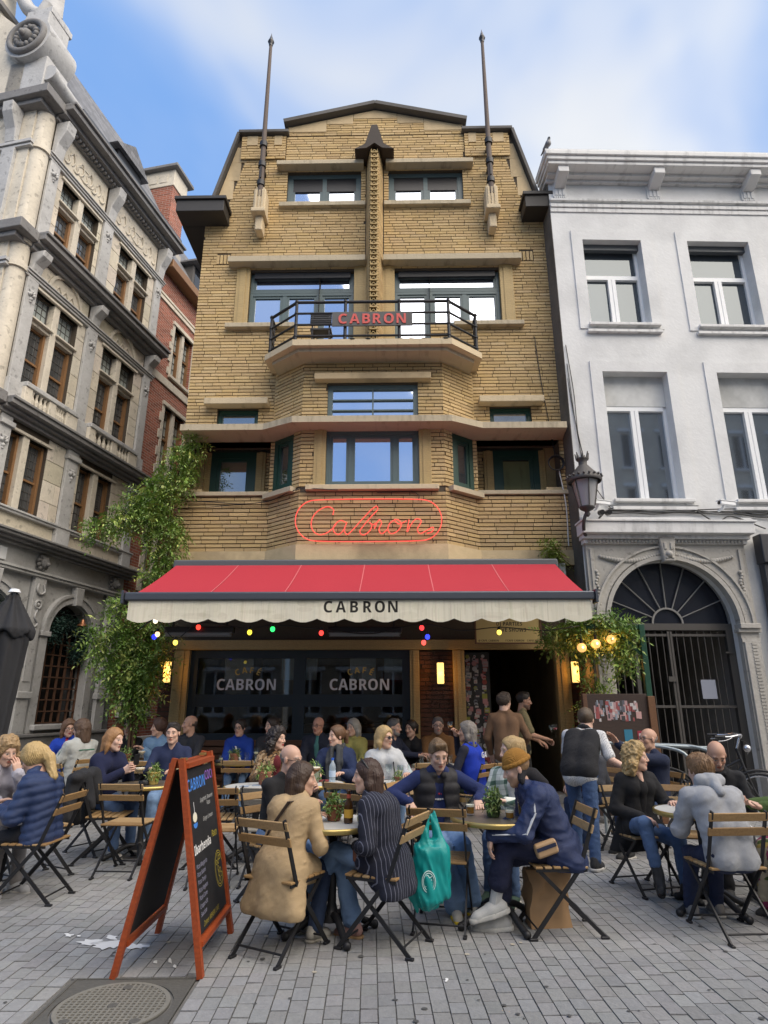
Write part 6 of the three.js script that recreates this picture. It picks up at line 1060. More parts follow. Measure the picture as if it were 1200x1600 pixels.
// ---- vectors
const add = (a, b, k = 1) => [a[0] + b[0] * k, a[1] + b[1] * k, a[2] + b[2] * k], sub = (a, b) => [a[0] - b[0], a[1] - b[1], a[2] - b[2]];
const len = a => Math.hypot(...a), nrm = a => { const l = len(a) || 1; return [a[0] / l, a[1] / l, a[2] / l]; }, dot = (a, b) => a[0] * b[0] + a[1] * b[1] + a[2] * b[2], cross = (a, b) => [a[1] * b[2] - a[2] * b[1], a[2] * b[0] - a[0] * b[2], a[0] * b[1] - a[1] * b[0]], mixv = (a, b, t) => [lerp(a[0], b[0], t), lerp(a[1], b[1], t), lerp(a[2], b[2], t)];
function ik(a, t, l1, l2, pole) { let d = sub(t, a), L = len(d); const m = (l1 + l2) * 0.995; if (L > m) { t = add(a, d, m / L); L = m; } const u = nrm(sub(t, a)), c = clamp((l1 * l1 + L * L - l2 * l2) / (2 * l1 * L), -1, 1), w = nrm(add(pole, u, -dot(pole, u))); return [add(add(a, u, l1 * c), w, l1 * Math.sqrt(1 - c * c)), t]; }
function basis(y, z) { const Yv = nrm(y), Xv = nrm(cross(Yv, z)), Zv = cross(Xv, Yv); return new THREE.Matrix4().makeBasis(V(...Xv), V(...Yv), V(...Zv)); }
const MC = new Map(); const fabric = (c, o = {}) => { const k = JSON.stringify([c, o.r, o.k]); if (!MC.has(k)) MC.set(k, mat(c, { roughness: o.r ?? 0.9, map: TX.cloth, bump: o.k ? [TX.knit, 0.003] : [TX.weave, 0.0012] })); return MC.get(k); };
const SKIN = mat([1, 1, 1], { vertexColors: true, roughness: 0.55 });
const skinT = [[0.56, 0.345, 0.25], [0.60, 0.385, 0.29], [0.50, 0.29, 0.20], [0.63, 0.42, 0.33]];

// ---- a person; local +z is forward, +x the person's left
function person(o) {
  const f = !!o.f, s = o.s || (f ? 0.92 : 0.965), root = thing('person', o.label, 'person', [o.at[0], o.y || 0, o.at[1]], o.yaw * Math.PI / 180, o.group);
  root.scale.setScalar(s);
  const hipY = (o.hip ?? (o.stand ? 0.90 : 0.535)), lean = o.lean || 0, sl = o.slouch ?? 0.12, side = o.side || 0, tw = o.twist || 0;
  const up = (l, q) => nrm([Math.sin(q), Math.cos(l), Math.sin(l)]);
  const S0 = [0, hipY, o.pz || 0], S1 = add(S0, up(lean * 0.75 - 0.05, side * 0.5), 0.17), S2 = add(S1, up(lean + 0.02, side), 0.20), u2 = up(lean + sl, side), N = add(S2, u2, f ? 0.125 : 0.135);
  const rx = nrm([Math.cos(tw), Math.sin(-side), -Math.sin(tw)]), fw = nrm(cross(rx, u2)), sw = f ? 0.150 : 0.178;
  const shC = add(N, u2, -0.05), SL = add(add(shC, rx, sw), u2, -0.022), SR = add(add(shC, rx, -sw), u2, -0.022);
  const hd = o.head || [0, 0, 0], hp = up(lean * 0.55 + 0.12, side * 0.6), HC = add(add(N, hp, 0.148), fw, 0.012);
  const ua = 0.275, fa = 0.245, th = 0.415, sh = 0.405;
  // hands and feet
  const H = { L: o.hl || [0.12, hipY + 0.12, 0.38], R: o.hr || [-0.12, hipY + 0.12, 0.38] };
  const [EL, WL] = ik(SL, H.L, ua, fa, o.pl || [0.6, -0.9, -0.35]), [ER, WR] = ik(SR, H.R, ua, fa, o.pr || [-0.6, -0.9, -0.35]);
  const hj = 0.088, HL = add(S0, [hj, -0.01, 0]), HR = add(S0, [-hj, -0.01, 0]);
  const F = { L: o.fl || (o.stand ? [0.10, 0.075, 0.0] : [0.11, 0.075, 0.42]), R: o.fr || (o.stand ? [-0.10, 0.075, 0.02] : [-0.11, 0.075, 0.42]) };
  const kp = o.stand ? [0, 0, 1] : [0, 0.8, 0.6];
  const [KL, AL] = ik(HL, F.L, th, sh, o.kl || kp), [KR, AR] = ik(HR, F.R, th, sh, o.kr || kp);
  const skin = o.skin || skinT[1], hairC = (o.hair && o.hair[1]) || [0.08, 0.05, 0.03];
  // --- skin: coarse trunk and limbs joined with fine head and hands into one mesh
  const b = new SDF(), bare = o.bare || 0, tk = -0.022;
  for (const q of [-1, 1]) { b.cone(add(S0, rx, q * 0.06), add(S1, rx, q * 0.05), 0.10 + tk, 0.095 + tk).cone(add(S1, rx, q * 0.05), add(S2, rx, q * 0.075), 0.095 + tk, 0.10 + tk).cone(add(S2, rx, q * 0.07), add(N, rx, q * 0.04), 0.095 + tk, 0.055 + tk); }
  for (const [S, E, W] of [[SL, EL, WL], [SR, ER, WR]]) { b.cone(shC, S, 0.045, 0.042).cone(S, E, 0.044, 0.036, 0.015).cone(E, W, 0.0385, 0.0265, 0.012); }
  for (const [h, k, a] of [[HL, KL, AL], [HR, KR, AR]]) b.cone(h, k, 0.068, 0.05, 0.015).cone(k, a, 0.048, 0.034, 0.012);
  b.cone(add(N, u2, -0.02), add(HC, hp, -0.07), f ? 0.047 : 0.056, f ? 0.046 : 0.054, 0.02);
  const bg = finish(nets(b, o.near ? 0.014 : 0.02), () => skin);
  const hq = new THREE.Matrix4().makeRotationFromEuler(new THREE.Euler((hd[1] || 0) + 0.0, hd[0] || 0, hd[2] || 0, 'YXZ')).setPosition(...HC).multiply(new THREE.Matrix4().makeScale(o.hs || 1, o.hs || 1, o.hs || 1));
  const geos = [bg, headGeo(f, skin, hairC, o.beard, o.lips).applyMatrix4(hq)];
  const handM = (W, E, q, pose, dirv, palm) => { const d = dirv || nrm(sub(W, E)), m = basis(d, palm || [0, -1, 0.2]); m.setPosition(...add(W, d, 0.005)); const g = HANDS[pose || 'relaxed'].clone(); const flip = q < 0 ? -1 : 1; g.scale(flip * 0.98, 0.98, 0.98); if (flip < 0) { const ix = g.index.array; for (let i = 0; i < ix.length; i += 3) { const t = ix[i]; ix[i] = ix[i + 1]; ix[i + 1] = t; } g.computeVertexNormals(); } finish(g, (x, y, z) => { const k = y > 0.11 ? 0.94 : 1; return [skin[0], skin[1] * k, skin[2] * k]; }); return g.applyMatrix4(m); };
  // for the person's left hand with the palm down the thumb points inward (towards -x)
  if (o.hands !== 0) { geos.push(handM(WL, EL, o.thumbL ?? -1, o.poseL, o.dl, o.palmL)); geos.push(handM(WR, ER, o.thumbR ?? 1, o.poseR, o.dr, o.palmR)); }
  const body = mergeGeometries(geos.map(g => { const h = g.clone(); return h; })); body.userData.ready = true;
  part(root, 'body', body, SKIN);
  // --- clothes
  const cell = o.near ? 0.0115 : 0.0165, T = o.top || {}, t = T.t || 0;
  const wr = T.fold ?? 0.006;
  const folds = (d, x, y, z) => d + wr * (noise3(x * 11 + 3, y * 15, z * 11) - 0.5) * 1.1 - wr * 0.8 * (1 - Math.abs(noise3(x * 15 + y * 7, y * 26 + x * 14, z * 15 + 7) * 2 - 1)) ** 3 + wr * 0.2 - wr * 0.2 * (1 - Math.abs(noise3(x * 30, y * 44 - x * 20, z * 30 + 2) * 2 - 1)) ** 3;
  const top = new SDF(), w0 = f ? 0.118 : 0.112, hem = T.hem ?? 0.05;
  for (const q of [-1, 1]) top.cone(add(add(S0, [0, -1, 0], hem), rx, q * 0.065), add(S1, rx, q * 0.055), w0 + t, (f ? 0.094 : 0.105) + t, 0.03).cone(add(S1, rx, q * 0.055), add(S2, rx, q * 0.078), (f ? 0.094 : 0.105) + t, 0.108 + t, 0.03).cone(add(S2, rx, q * 0.072), add(N, rx, q * 0.05), 0.104 + t, 0.046 + t * 0.6, 0.03);
  if (f) for (const q of [-1, 1]) top.ell(add(add(add(S2, u2, 0.01), rx, q * 0.075), fw, 0.075), [0.062 + t * 0.5, 0.062 + t * 0.5, 0.055 + t * 0.5], 0.04);
  const slv = T.sleeve ?? 1, cuff = T.cuff ?? 0.037;
  for (const [S, E, W] of [[SL, EL, WL], [SR, ER, WR]]) {
    top.cone(add(shC, sub(S, shC), 0.25), S, 0.056 + t, 0.056 + t, 0.035);
    if (slv > 0) { const e1 = slv < 0.5 ? mixv(S, E, slv * 2) : E; top.cone(S, e1, 0.057 + t, (slv < 0.5 ? 0.058 : 0.047) + t, 0.02); if (slv >= 0.5) top.cone(E, mixv(E, W, (slv - 0.5) * 2 * 0.98), 0.047 + t, cuff + t * 0.7, 0.015); }
  }
  if (T.collar) { const cN = add(N, u2, 0.012); for (let i = 0; i < 10; i++) { const a0 = i / 10 * 6.283, a1 = (i + 1) / 10 * 6.283, rr_ = f ? 0.058 : 0.066, P = a => add(add(add(cN, rx, Math.sin(a) * rr_), fw, -Math.cos(a) * rr_), u2, -0.018 * (1 - Math.cos(a)) + (T.collar > 1 ? 0.03 : 0)); top.cone(P(a0), P(a1), 0.012 * T.collar, 0.012 * T.collar, 0.01); } }
  if (T.hood) { const c = add(add(N, fw, -0.085), u2, 0.0); for (let i = 0; i < 8; i++) { const P = a => add(add(add(c, rx, Math.sin(a) * 0.095), u2, 0.035 + 0.03 * Math.cos(a)), fw, Math.abs(Math.sin(a)) * 0.07); top.cone(P(-1.9 + i * 0.475), P(-1.9 + (i + 1) * 0.475), 0.035, 0.035, 0.02); } top.cone(add(c, u2, 0.01), add(add(c, u2, -0.11), fw, 0.0), 0.06, 0.035, 0.03); }
  if (T.coat) { const dn = [0, -1, 0]; top.cone(add(S0, fw, -0.05), add(add(S0, dn, T.coat + 0.05), fw, -0.15 * (o.stand ? 0.2 : 1)), w0 + t, 0.10, 0.06); for (const q of [-1, -0.5, 0.5, 1]) { top.cone(add(add(S0, rx, q * 0.07), fw, -0.02), add(add(add(S0, rx, q * (0.12 + T.coat * 0.25)), dn, T.coat + 0.05), fw, -0.12 * (o.stand ? 0.2 : 1)), w0 + t, 0.085, 0.06); if (!o.stand && Math.abs(q) === 1) top.cone(add(S0, rx, q * 0.08), mixv(add(S0, rx, q * 0.1), q > 0 ? KL : KR, T.lap ?? 0.45), w0 + t * 0.5, 0.10, 0.04); } }
  top.post = T.puff ? (d, x, y, z) => { const v = (y - hipY) * Math.cos(lean) + z * Math.sin(lean); return d - 0.012 * Math.abs(Math.sin(v * T.puff + 2.2 * noise3(x * 5, y * 3, z * 5))) + 0.006 * (noise3(x * 30, y * 30, z * 30) - 0.5); } : T.cutoff ? (d, x, y, z) => Math.max(folds(d, x, y, z), T.cutoff - y) : folds;
  if (!T.coat && !o.stand) { const base = top.post; top.post = (d, x, y, z) => Math.max(base(d, x, y, z), hipY - 0.075 - y); }
  if (T.coat || T.hemcut) { const base = top.post, hy = T.coat ? S0[1] - T.coat - 0.02 : S0[1] - hem - 0.06; top.post = (d, x, y, z) => Math.max(base(d, x, y, z), hy - y); }
  const mk = (c, q = {}) => c.isMaterial ? c : fabric(c, q);
  const tg = part(root, T.name || 'top', finish(nets(top, cell, 0.035)), mk(T.c || [0.2, 0.2, 0.22], { k: T.knit, r: T.r }), T.label);
  if (T.layer) { // an open front: the shirt shows as a panel on the chest
    const v = new SDF(); v.cone(add(add(N, fw, 0.022), u2, -0.015), add(add(S2, fw, 0.062 + t), u2, -0.01), 0.046, 0.055, 0.02).cone(add(add(S2, fw, 0.062 + t), u2, -0.01), add(add(S1, fw, 0.058 + t), u2, -0.03), 0.055, 0.05, 0.02); if (f) v.ell(add(add(S2, u2, 0.01), fw, 0.085 + t), [0.06, 0.07, 0.05], 0.03); v.post = folds; part(root, T.layerName || 'shirt', finish(nets(v, cell, 0.035)), mk(T.layer));
  }
  if (T.gilet) { const v = new SDF(), gt = T.gilet.puff ? 0.028 : 0.013; for (const q of [-1, 1]) v.cone(add(add(S0, rx, q * 0.068), fw, 0.0), add(S1, rx, q * 0.058), w0 + gt, 0.108 + gt, 0.03).cone(add(S1, rx, q * 0.058), add(S2, rx, q * 0.08), 0.108 + gt, 0.104 + gt, 0.03).cone(add(S2, rx, q * 0.075), add(shC, rx, q * 0.12), 0.095 + gt * 0.7, 0.05 + gt * 0.5, 0.03); for (let i = 0; i < 10; i++) { const P = a => add(add(add(N, u2, 0.0), rx, Math.sin(a) * 0.07), fw, -Math.cos(a) * 0.07); if (i < 4 || i > 5) v.cone(P(i * 0.628), P((i + 1) * 0.628), 0.02, 0.02, 0.015); }
    v.post = (d, x, y, z) => { const r0 = sub([x, y, z], S1), fz = dot(r0, fw), sxx = dot(r0, rx); let e = T.gilet.puff ? d - 0.010 * Math.abs(Math.sin((y - hipY) * T.gilet.puff)) : folds(d, x, y, z); if (T.gilet.open && fz > 0.02) e = Math.max(e, 0.045 - Math.abs(sxx - 0.0) + 0.012 * Math.sin(y * 20)); return e; }; part(root, 'gilet', finish(nets(v, cell, 0.04)), mk(T.gilet.c, { r: T.gilet.r })); }
  // --- trousers or skirt
  const L = o.legs || {}, lt = L.t || 0, tr = new SDF();
  for (const q of [-1, 1]) tr.cone(add(S0, rx, q * 0.055), add(S1, rx, q * 0.045), 0.108, 0.088, 0.03);
  tr.cone(HL, HR, 0.10, 0.10, 0.03);
  for (const [h, k, a] of [[HL, KL, AL], [HR, KR, AR]]) { const e = mixv(k, a, L.short ?? 0.96); tr.cone(h, k, (f ? 0.088 : 0.085) + lt, 0.063 + lt, 0.025).cone(k, e, 0.062 + lt, (L.flare ?? 0.052) + lt, 0.02); }
  tr.post = (d, x, y, z) => d + 0.007 * (noise3(x * 16, y * 22, z * 16) - 0.5) - 0.008 * (1 - Math.abs(noise3(x * 18, y * 34 + z * 12, z * 18 + 3) * 2 - 1)) ** 3 + 0.003;
  part(root, L.name || 'trousers', finish(nets(tr, cell, 0.03)), mk(L.c || [0.05, 0.07, 0.12], { r: 0.9 }));
  // --- shoes and socks
  const Sh = o.shoes || {}; if (Sh.c !== 0) for (const [k, a, fd] of [[KL, AL, o.dfl], [KR, AR, o.dfr]]) {
    const d = nrm(fd || [a === AL ? 0.12 : -0.12, -0.06, 1]), sx_ = nrm(cross([0, 1, 0], d)), un = cross(d, sx_), q = new SDF(), K = Sh.k || 1, P = (z, y, x = 0) => add(add(add(a, d, z * K), un, y), sx_, x);
    if (Sh.boot) q.cone(mixv(a, k, 0.42), a, 0.052, 0.046, 0.02);
    q.cone(P(-0.035, -0.028), P(0.03, -0.03), 0.040 * K, 0.041 * K, 0.02).cone(P(0.03, -0.032), P(0.125, -0.047), 0.042 * K, 0.034 * K, 0.02).cone(P(0.125, -0.047), P(0.15, -0.05), 0.036, 0.026, 0.02).cone(P(-0.02, 0.01), P(0.0, -0.02), 0.042, 0.042, 0.02);
    q.post = (dd, x, y, z) => Math.max(dd, -0.077 - dot(sub([x, y, z], a), un));
    const sf = part(root, 'shoe', finish(nets(q, o.near ? 0.0085 : 0.012, 0.03)), mk(Sh.c || [0.05, 0.05, 0.05], { r: Sh.r ?? 0.7 }));
    const so = new SDF(); so.cone(P(-0.04, -0.062), P(0.04, -0.064), 0.044 * K, 0.045 * K, 0.02).cone(P(0.04, -0.064), P(0.15, -0.064), 0.046 * K, 0.034 * K, 0.02); const th_ = Sh.thick ?? 0.02; so.post = (dd, x, y, z) => { const h = dot(sub([x, y, z], a), un); return Math.max(dd, -0.078 - h, h + 0.078 - th_); };
    part(sf, 'sole', finish(nets(so, o.near ? 0.0075 : 0.011, 0.03)), mk(Sh.sole || [0.5, 0.48, 0.44]));
    if (Sh.trim && o.near) part(sf, 'trim', [bar(P(0.06, -0.006, 0.03), P(0.015, -0.05, 0.046), 0.016, 0.004), bar(P(0.06, -0.006, -0.03), P(0.015, -0.05, -0.046), 0.016, 0.004), ...[0.035, 0.055, 0.075].map(z => bar(P(z, 0.012 - (z - 0.03) * 0.42, -0.022), P(z, 0.012 - (z - 0.03) * 0.42, 0.022), 0.006, 0.006))], mk(Sh.trim));
    if (Sh.sock) { const so2 = new SDF(); so2.cone(mixv(a, k, 0.5), add(a, d, 0.0), 0.045, 0.043); part(root, 'sock', finish(nets(so2, 0.012)), mk(Sh.sock, { k: 1 })); }
  }
  // --- hair, glasses, beard, hat
  const put = (n, g, m) => { const p = part(root, n, g, m); p.applyMatrix4(hq); return p; };
  if (o.hair && o.hair[0] !== 'none') put('hair', hairGeo(o.hair[0]), (() => { const k = 'h' + o.hair[1]; if (!MC.has(k)) MC.set(k, mat(o.hair[1], { roughness: 0.55, map: TX.grain, bump: [TX.grainB, 0.003] })); return MC.get(k); })());
  if (o.bearded) put('beard', beardGeo, fabric(o.bearded));
  if (o.glasses) put('glasses', geo(glassesGeo(o.glasses > 1)), M.black);
  if (o.beanie) { const q = new SDF(); q.ell([0, 0.052, -0.016], [0.090, 0.098, 0.108], 0.01); q.post = (d, x, y, z) => Math.max(d + 0.0015 * Math.sin(Math.atan2(x, z) * 60), 0.03 - y - z * 0.12); put('beanie', finish(nets(q, 0.006)), fabric(o.beanie, { k: 1 })); const q2 = new SDF(); for (let i = 0; i < 20; i++) { const P = a => [Math.sin(a) * 0.086, 0.045 - Math.cos(a) * 0.012, Math.cos(a) * 0.104 - 0.016]; q2.cone(P(i * 0.314), P((i + 1) * 0.314), 0.017, 0.017, 0.01); } put('beanie_fold', finish(nets(q2, 0.006)), fabric(o.beanie, { k: 1 })); }
  if (o.extra) o.extra({ root, S0, S1, S2, N, rx, fw, u2, SL, SR, EL, ER, WL, WR, KL, KR, AL, AR, HC, cell, put, mk });
  root.updateMatrixWorld(true);
  return root;
}

// ================================================================ terrace furniture
const FS = 0.955;
const slatM = [mat([0.44, 0.27, 0.11], { map: TX.wood, roughness: 0.55 }), mat([0.38, 0.225, 0.09], { map: TX.wood, roughness: 0.55 }), mat([0.50, 0.33, 0.155], { map: TX.wood, roughness: 0.55 })];
const slatGrey = [mat([0.36, 0.32, 0.26], { map: TX.wood, roughness: 0.8 }), mat([0.30, 0.27, 0.22], { map: TX.wood, roughness: 0.8 })];
const chairParts = (() => {
  const side = x => [[bar([x, 0.012, 0.25], [x, 0.45, -0.12], 0.012, 0.028), bar([x, 0.45, -0.12], [x, 0.84, -0.27], 0.012, 0.028)], [bar([x * 0.93, 0.012, -0.26], [x * 0.93, 0.44, 0.19], 0.012, 0.026)], [bar([x * 0.97, 0.435, -0.17], [x * 0.97, 0.435, 0.20], 0.01, 0.025)]];
  const r = { seat: geo([B(-0.205, 0.205, 0.442, 0.458, -0.026, 0.026, 0.005)]), back: geo([B(-0.225, 0.225, -0.03, 0.03, -0.007, 0.007, 0.005)]), legs: [-0.2, 0.2].flatMap(side).map(g => geo(g)), rods: [geo([cyl([-0.2, 0.06, 0.21], [0.2, 0.06, 0.21], 0.007, 0.007, 6)]), geo([cyl([-0.19, 0.06, -0.21], [0.19, 0.06, -0.21], 0.007, 0.007, 6)])], foot: geo([B(-0.014, 0.014, 0, 0.018, -0.03, 0.03, 0.006)]) };
  for (const g of [r.seat, r.back, r.foot, ...r.legs, ...r.rods]) g.userData.ready = true;
  return r;
})();
function chair(x, z, yaw, label, { grey = false, group = 'folding terrace chairs' } = {}) {
  const o = thing('folding_chair', label, 'chair', [x, 0, z], yaw * Math.PI / 180, group), sm = grey ? slatGrey : slatM; o.scale.setScalar(FS);
  for (let i = 0; i < 6; i++) { const m = part(o, i ? `seat_slat_${String(i).padStart(3, '0')}` : 'seat_slat', chairParts.seat, sm[Math.floor(R() * sm.length)]); m.position.set(0, 0, -0.15 + i * 0.066); }
  for (const [i, y, zz] of [[0, 0.80, -0.262], [1, 0.70, -0.224]]) { const m = part(o, i ? 'back_slat_001' : 'back_slat', chairParts.back, sm[Math.floor(R() * sm.length)]); m.position.set(0, y, zz); m.rotation.x = -0.36; }
  chairParts.legs.forEach((g, i) => part(o, ['upright', 'leg', 'seat_rail'][i % 3], g, M.iron)); chairParts.rods.forEach(g => part(o, 'stretcher', g, M.iron));
  for (const [fx, fz] of [[-0.2, 0.25], [0.2, 0.25], [-0.186, -0.26], [0.186, -0.26]]) { const m = part(o, 'foot', chairParts.foot, M.black); m.position.set(fx, 0, fz); }
  return o;
}
const topW = mat([0.62, 0.62, 0.59], { map: TX.patch, roughness: 0.35 }), topB = mat([0.17, 0.145, 0.115], { map: TX.stone, roughness: 0.3 }), brass = mat([0.45, 0.34, 0.12], { metalness: 0.7, roughness: 0.35 });
const tableG = { top: geo([cyl([0, 0.705, 0], [0, 0.732, 0], 0.338, 0.338, 40)]), rim: geo([lathe([[0.338, 0.698], [0.352, 0.70], [0.354, 0.718], [0.352, 0.734], [0.338, 0.736]], 40)]), pole: geo([lathe([[0.11, 0.10], [0.05, 0.13], [0.032, 0.2], [0.032, 0.6], [0.05, 0.66], [0.12, 0.70]], 14)]), leg: geo([tube([[0, 0.13, 0.03], [0, 0.13, 0.12], [0, 0.07, 0.24], [0, 0.03, 0.33]], 0.026, 10, 6), ball([0, 0.028, 0.335], 0.03, 8, 6)]) };
for (const g of Object.values(tableG)) g.userData.ready = true;
function table(x, z, label, brown = false, turn = 0.4) {
  const o = thing('bistro_table', label, 'table', [x, 0, z], turn, 'round terrace tables'); o.scale.setScalar(FS);
  part(o, 'tabletop', tableG.top, brown ? topB : topW); part(o, 'rim', tableG.rim, brass); part(o, 'pedestal', tableG.pole, M.iron);
  for (let i = 0; i < 4; i++) { const l = part(o, 'leg', tableG.leg, M.iron); l.rotation.y = i * Math.PI / 2; }
  return o;
}
const TH = 0.7352 * FS;
const tabs = { near: [-0.36, -4.92], gilet: [0.83, -5.12], right: [2.48, -5.42], midA: [-1.30, -6.95], midB: [-0.75, -7.20], left: [-2.50, -7.12], blue: [-3.55, -9.70], wall: [-2.1, -9.72], far: [-4.72, -9.35], blonde: [0.05, -7.16], mid: [0.72, -9.3], yellow: [-0.36, -9.62] };
table(...tabs.near, 'white topped table between the beige coat and the pinstripe blazer');
table(...tabs.gilet, 'brown stone topped table in front of the man in the black gilet', true);
table(...tabs.right, 'white topped table in front of the grey hooded sweatshirt');
table(...tabs.midA, 'white topped table in front of the leopard print coat');
table(...tabs.midB, 'white topped table with a grey pot in front of the scarf');
table(...tabs.left, 'brown stone topped table with a yellow pot behind the chalkboard', true);
table(...tabs.blue, 'white topped table in front of the pale blue jumper');
table(...tabs.wall, 'white topped table before the bright blue jumper at the window bench');
table(...tabs.far, 'table with two cups in front of the bright blue jacket', true);
table(...tabs.blonde, 'white topped table with many glasses before the sunglasses');
table(...tabs.mid, 'table with glasses in front of the brown jacket at the bench');
table(...tabs.yellow, 'white topped table in front of the yellow fleece');
// empty chairs
chair(0.42, -5.12, 168, 'empty folding chair with a turquoise bag hung on its back');
chair(-2.80, -7.0, 96, 'empty folding chair with a black coat over its back');
chair(-2.42, -6.55, 176, 'empty folding chair facing the table with the yellow pot');
chair(-1.52, -6.25, 185, 'empty folding chair behind the chalkboard facing the leopard coat table');
chair(-1.68, -6.85, 95, 'empty folding chair beside the leopard coat table facing the bay window side');
chair(-1.02, -6.25, 170, 'weathered grey folding chair behind the beige coat', { grey: true });
chair(-1.92, -9.05, 180, 'empty folding chair facing the bright blue jumper');
chair(-2.45, -9.1, 175, 'empty folding chair next to the one facing the bright blue jumper');
chair(-0.28, -6.6, 150, 'empty folding chair with its back to the pinstripe blazer');
chair(0.32, -6.35, 60, 'empty folding chair with a white tote bag on the seat');
chair(-4.1, -8.65, 160, 'empty folding chair before the table with two cups');
chair(-3.2, -8.95, 185, 'empty folding chair facing the pale blue jumper');
chair(2.62, -5.98, -20, 'empty folding chair pushed under the table behind the grey sweatshirt');
chair(0.55, -8.7, 190, 'empty folding chair facing the brown jacket');
{ // bench along the café window
  const o = thing('wall_bench', 'long dark timber bench under the café window', 'bench', [-1.15, 0, -10.55]);
  for (let i = 0; i < 4; i++) part(o, 'seat_slat', B(-1.95, 1.95, 0.40, 0.43, -0.2 + i * 0.11, -0.105 + i * 0.11, 0.006), M.timberD);
  for (let i = 0; i < 4; i++) part(o, 'back_slat', B(-1.95, 1.95, 0.52 + i * 0.11, 0.61 + i * 0.11, -0.26, -0.235, 0.006), M.timberD);
  for (const x of [-1.8, -0.6, 0.6, 1.8]) part(o, 'leg', [B(x - 0.03, x + 0.03, 0, 0.4, -0.2, 0.2), B(x - 0.03, x + 0.03, 0.4, 0.94, -0.30, -0.262)], M.iron);
}
// ---------------------------------------------------------------- table things
const glassM = mat([0.93, 0.96, 0.96], { phys: true, transmission: 1, thickness: 0, roughness: 0.03, ior: 1.45 });
const beerM = mat([0.62, 0.30, 0.03], { phys: true, transmission: 0.55, roughness: 0.1, thickness: 0 }), foamM = mat([0.8, 0.74, 0.6]), amberM = mat([0.55, 0.22, 0.04], { phys: true, roughness: 0.15, transmission: 0.3 }), paleM = mat([0.75, 0.72, 0.5], { phys: true, roughness: 0.2, transmission: 0.4 }), redM = mat([0.42, 0.03, 0.05], { phys: true, roughness: 0.2, transmission: 0.3 }), creamM = mat([0.66, 0.48, 0.30], { roughness: 0.5 });
const terracotta = mat([0.26, 0.105, 0.06], { map: TX.grain, roughness: 0.9 });
const onT = (k, dx, dz, y = TH) => [tabs[k][0] + dx, y, tabs[k][1] + dz];
const KL_ = { near: 'the near table with the amber bottle', gilet: 'the brown stone table', right: 'the table before the grey sweatshirt', midA: 'the leopard coat table', midB: 'the scarf table', left: 'the table with the yellow pot', blue: 'the pale blue jumper table', wall: 'the bright blue jumper table', far: 'the table by the stone house', blonde: 'the sunglasses table', mid: 'the brown jacket table', yellow: 'the yellow fleece table' };
function tumbler(k, dx, dz, liq, h = 0.11, fill = 0.6, what = 'glass') {
  const o = thing('drink_glass', `${what} on ${KL_[k]}`, 'glass', onT(k, dx, dz), 0, 'glasses on the tables');
  part(o, 'glass', lathe([[0.0, 0.004], [0.027, 0.0], [0.029, 0.006], [0.035, h], [0.033, h], [0.027, 0.012], [0.0, 0.012]], 16), glassM);
  if (liq) { part(o, 'drink', cyl([0, 0.013, 0], [0, h * fill, 0], 0.0265, 0.0265 + 0.005 * fill, 14), liq); if (liq === beerM) part(o, 'foam', cyl([0, h * fill + 0.0005, 0], [0, h * fill + 0.014, 0], 0.030, 0.031, 14), foamM); }
  return o;
}
function stemGlass(k, dx, dz, liq, wide, what, pos) {
  const o = thing('stem_glass', pos ? what : `${what} on ${KL_[k]}`, 'glass', pos || onT(k, dx, dz), 0, 'glasses on the tables'), pr = wide ? [[0.03, 0], [0.004, 0.008], [0.004, 0.085], [0.012, 0.095], [0.045, 0.125], [0.052, 0.15], [0.05, 0.15], [0.042, 0.127], [0.0, 0.1]] : [[0.032, 0], [0.004, 0.008], [0.004, 0.085], [0.025, 0.1], [0.038, 0.13], [0.036, 0.18], [0.034, 0.18], [0.035, 0.13], [0.0, 0.098]];
  part(o, 'glass', lathe(pr, 16), glassM);
  if (liq) part(o, 'drink', wide ? lathe([[0, 0.102], [0.040, 0.128], [0.047, 0.146], [0, 0.147]], 16) : lathe([[0, 0.1], [0.023, 0.104], [0.034, 0.13], [0, 0.131]], 16), liq);
  if (wide && liq) part(o, 'foam', cyl([0, 0.1475, 0], [0, 0.153, 0], 0.047, 0.047, 16), foamM);
  return o;
}
function pot(k, dx, dz, m, what, r = 0.055, h = 0.105, leaves = 60) {
  const o = thing('potted_plant', `${what} on ${KL_[k]}`, 'plant', onT(k, dx, dz), 0, 'plants on the tables');
  part(o, 'pot', lathe([[0, 0], [r * 0.74, 0], [r * 0.8, 0.004], [r, h * 0.82], [r * 1.06, h * 0.84], [r * 1.06, h], [r * 0.94, h], [r * 0.92, h * 0.8]], 20), m); part(o, 'soil', cyl([0, h * 0.7, 0], [0, h * 0.86, 0], r * 0.9, r * 0.9, 14), M.mortar);
  part(o, 'foliage', leafField([[0, h + 0.012, 0, r * 1.15, leaves, 1]], Math.floor(R() * 1e6), { leaf: 0.038, per: 4, span: 0.026, droop: 0.25, colors: [[0.16, 0.28, 0.05], [0.23, 0.35, 0.08], [0.12, 0.22, 0.04], [0.33, 0.40, 0.14]] }), leafM).userData.kind = 'stuff';
  part(o, 'stem', [-0.02, 0, 0.02].map(q => tube([[q, h * 0.8, 0], [q * 1.6, h + 0.04, q], [q * 2.2, h + 0.09, q * 0.5]], 0.003, 8, 4)), leafStem);
  return o;
}
const leafStem = mat([0.10, 0.16, 0.04]);
function ashtray(k, dx, dz) { const o = thing('ashtray', `black ashtray on ${KL_[k]}`, 'ashtray', onT(k, dx, dz)); part(o, 'bowl', lathe([[0, 0], [0.05, 0], [0.055, 0.01], [0.052, 0.04], [0.044, 0.04], [0.04, 0.012], [0, 0.012]], 18), M.black); return o; }
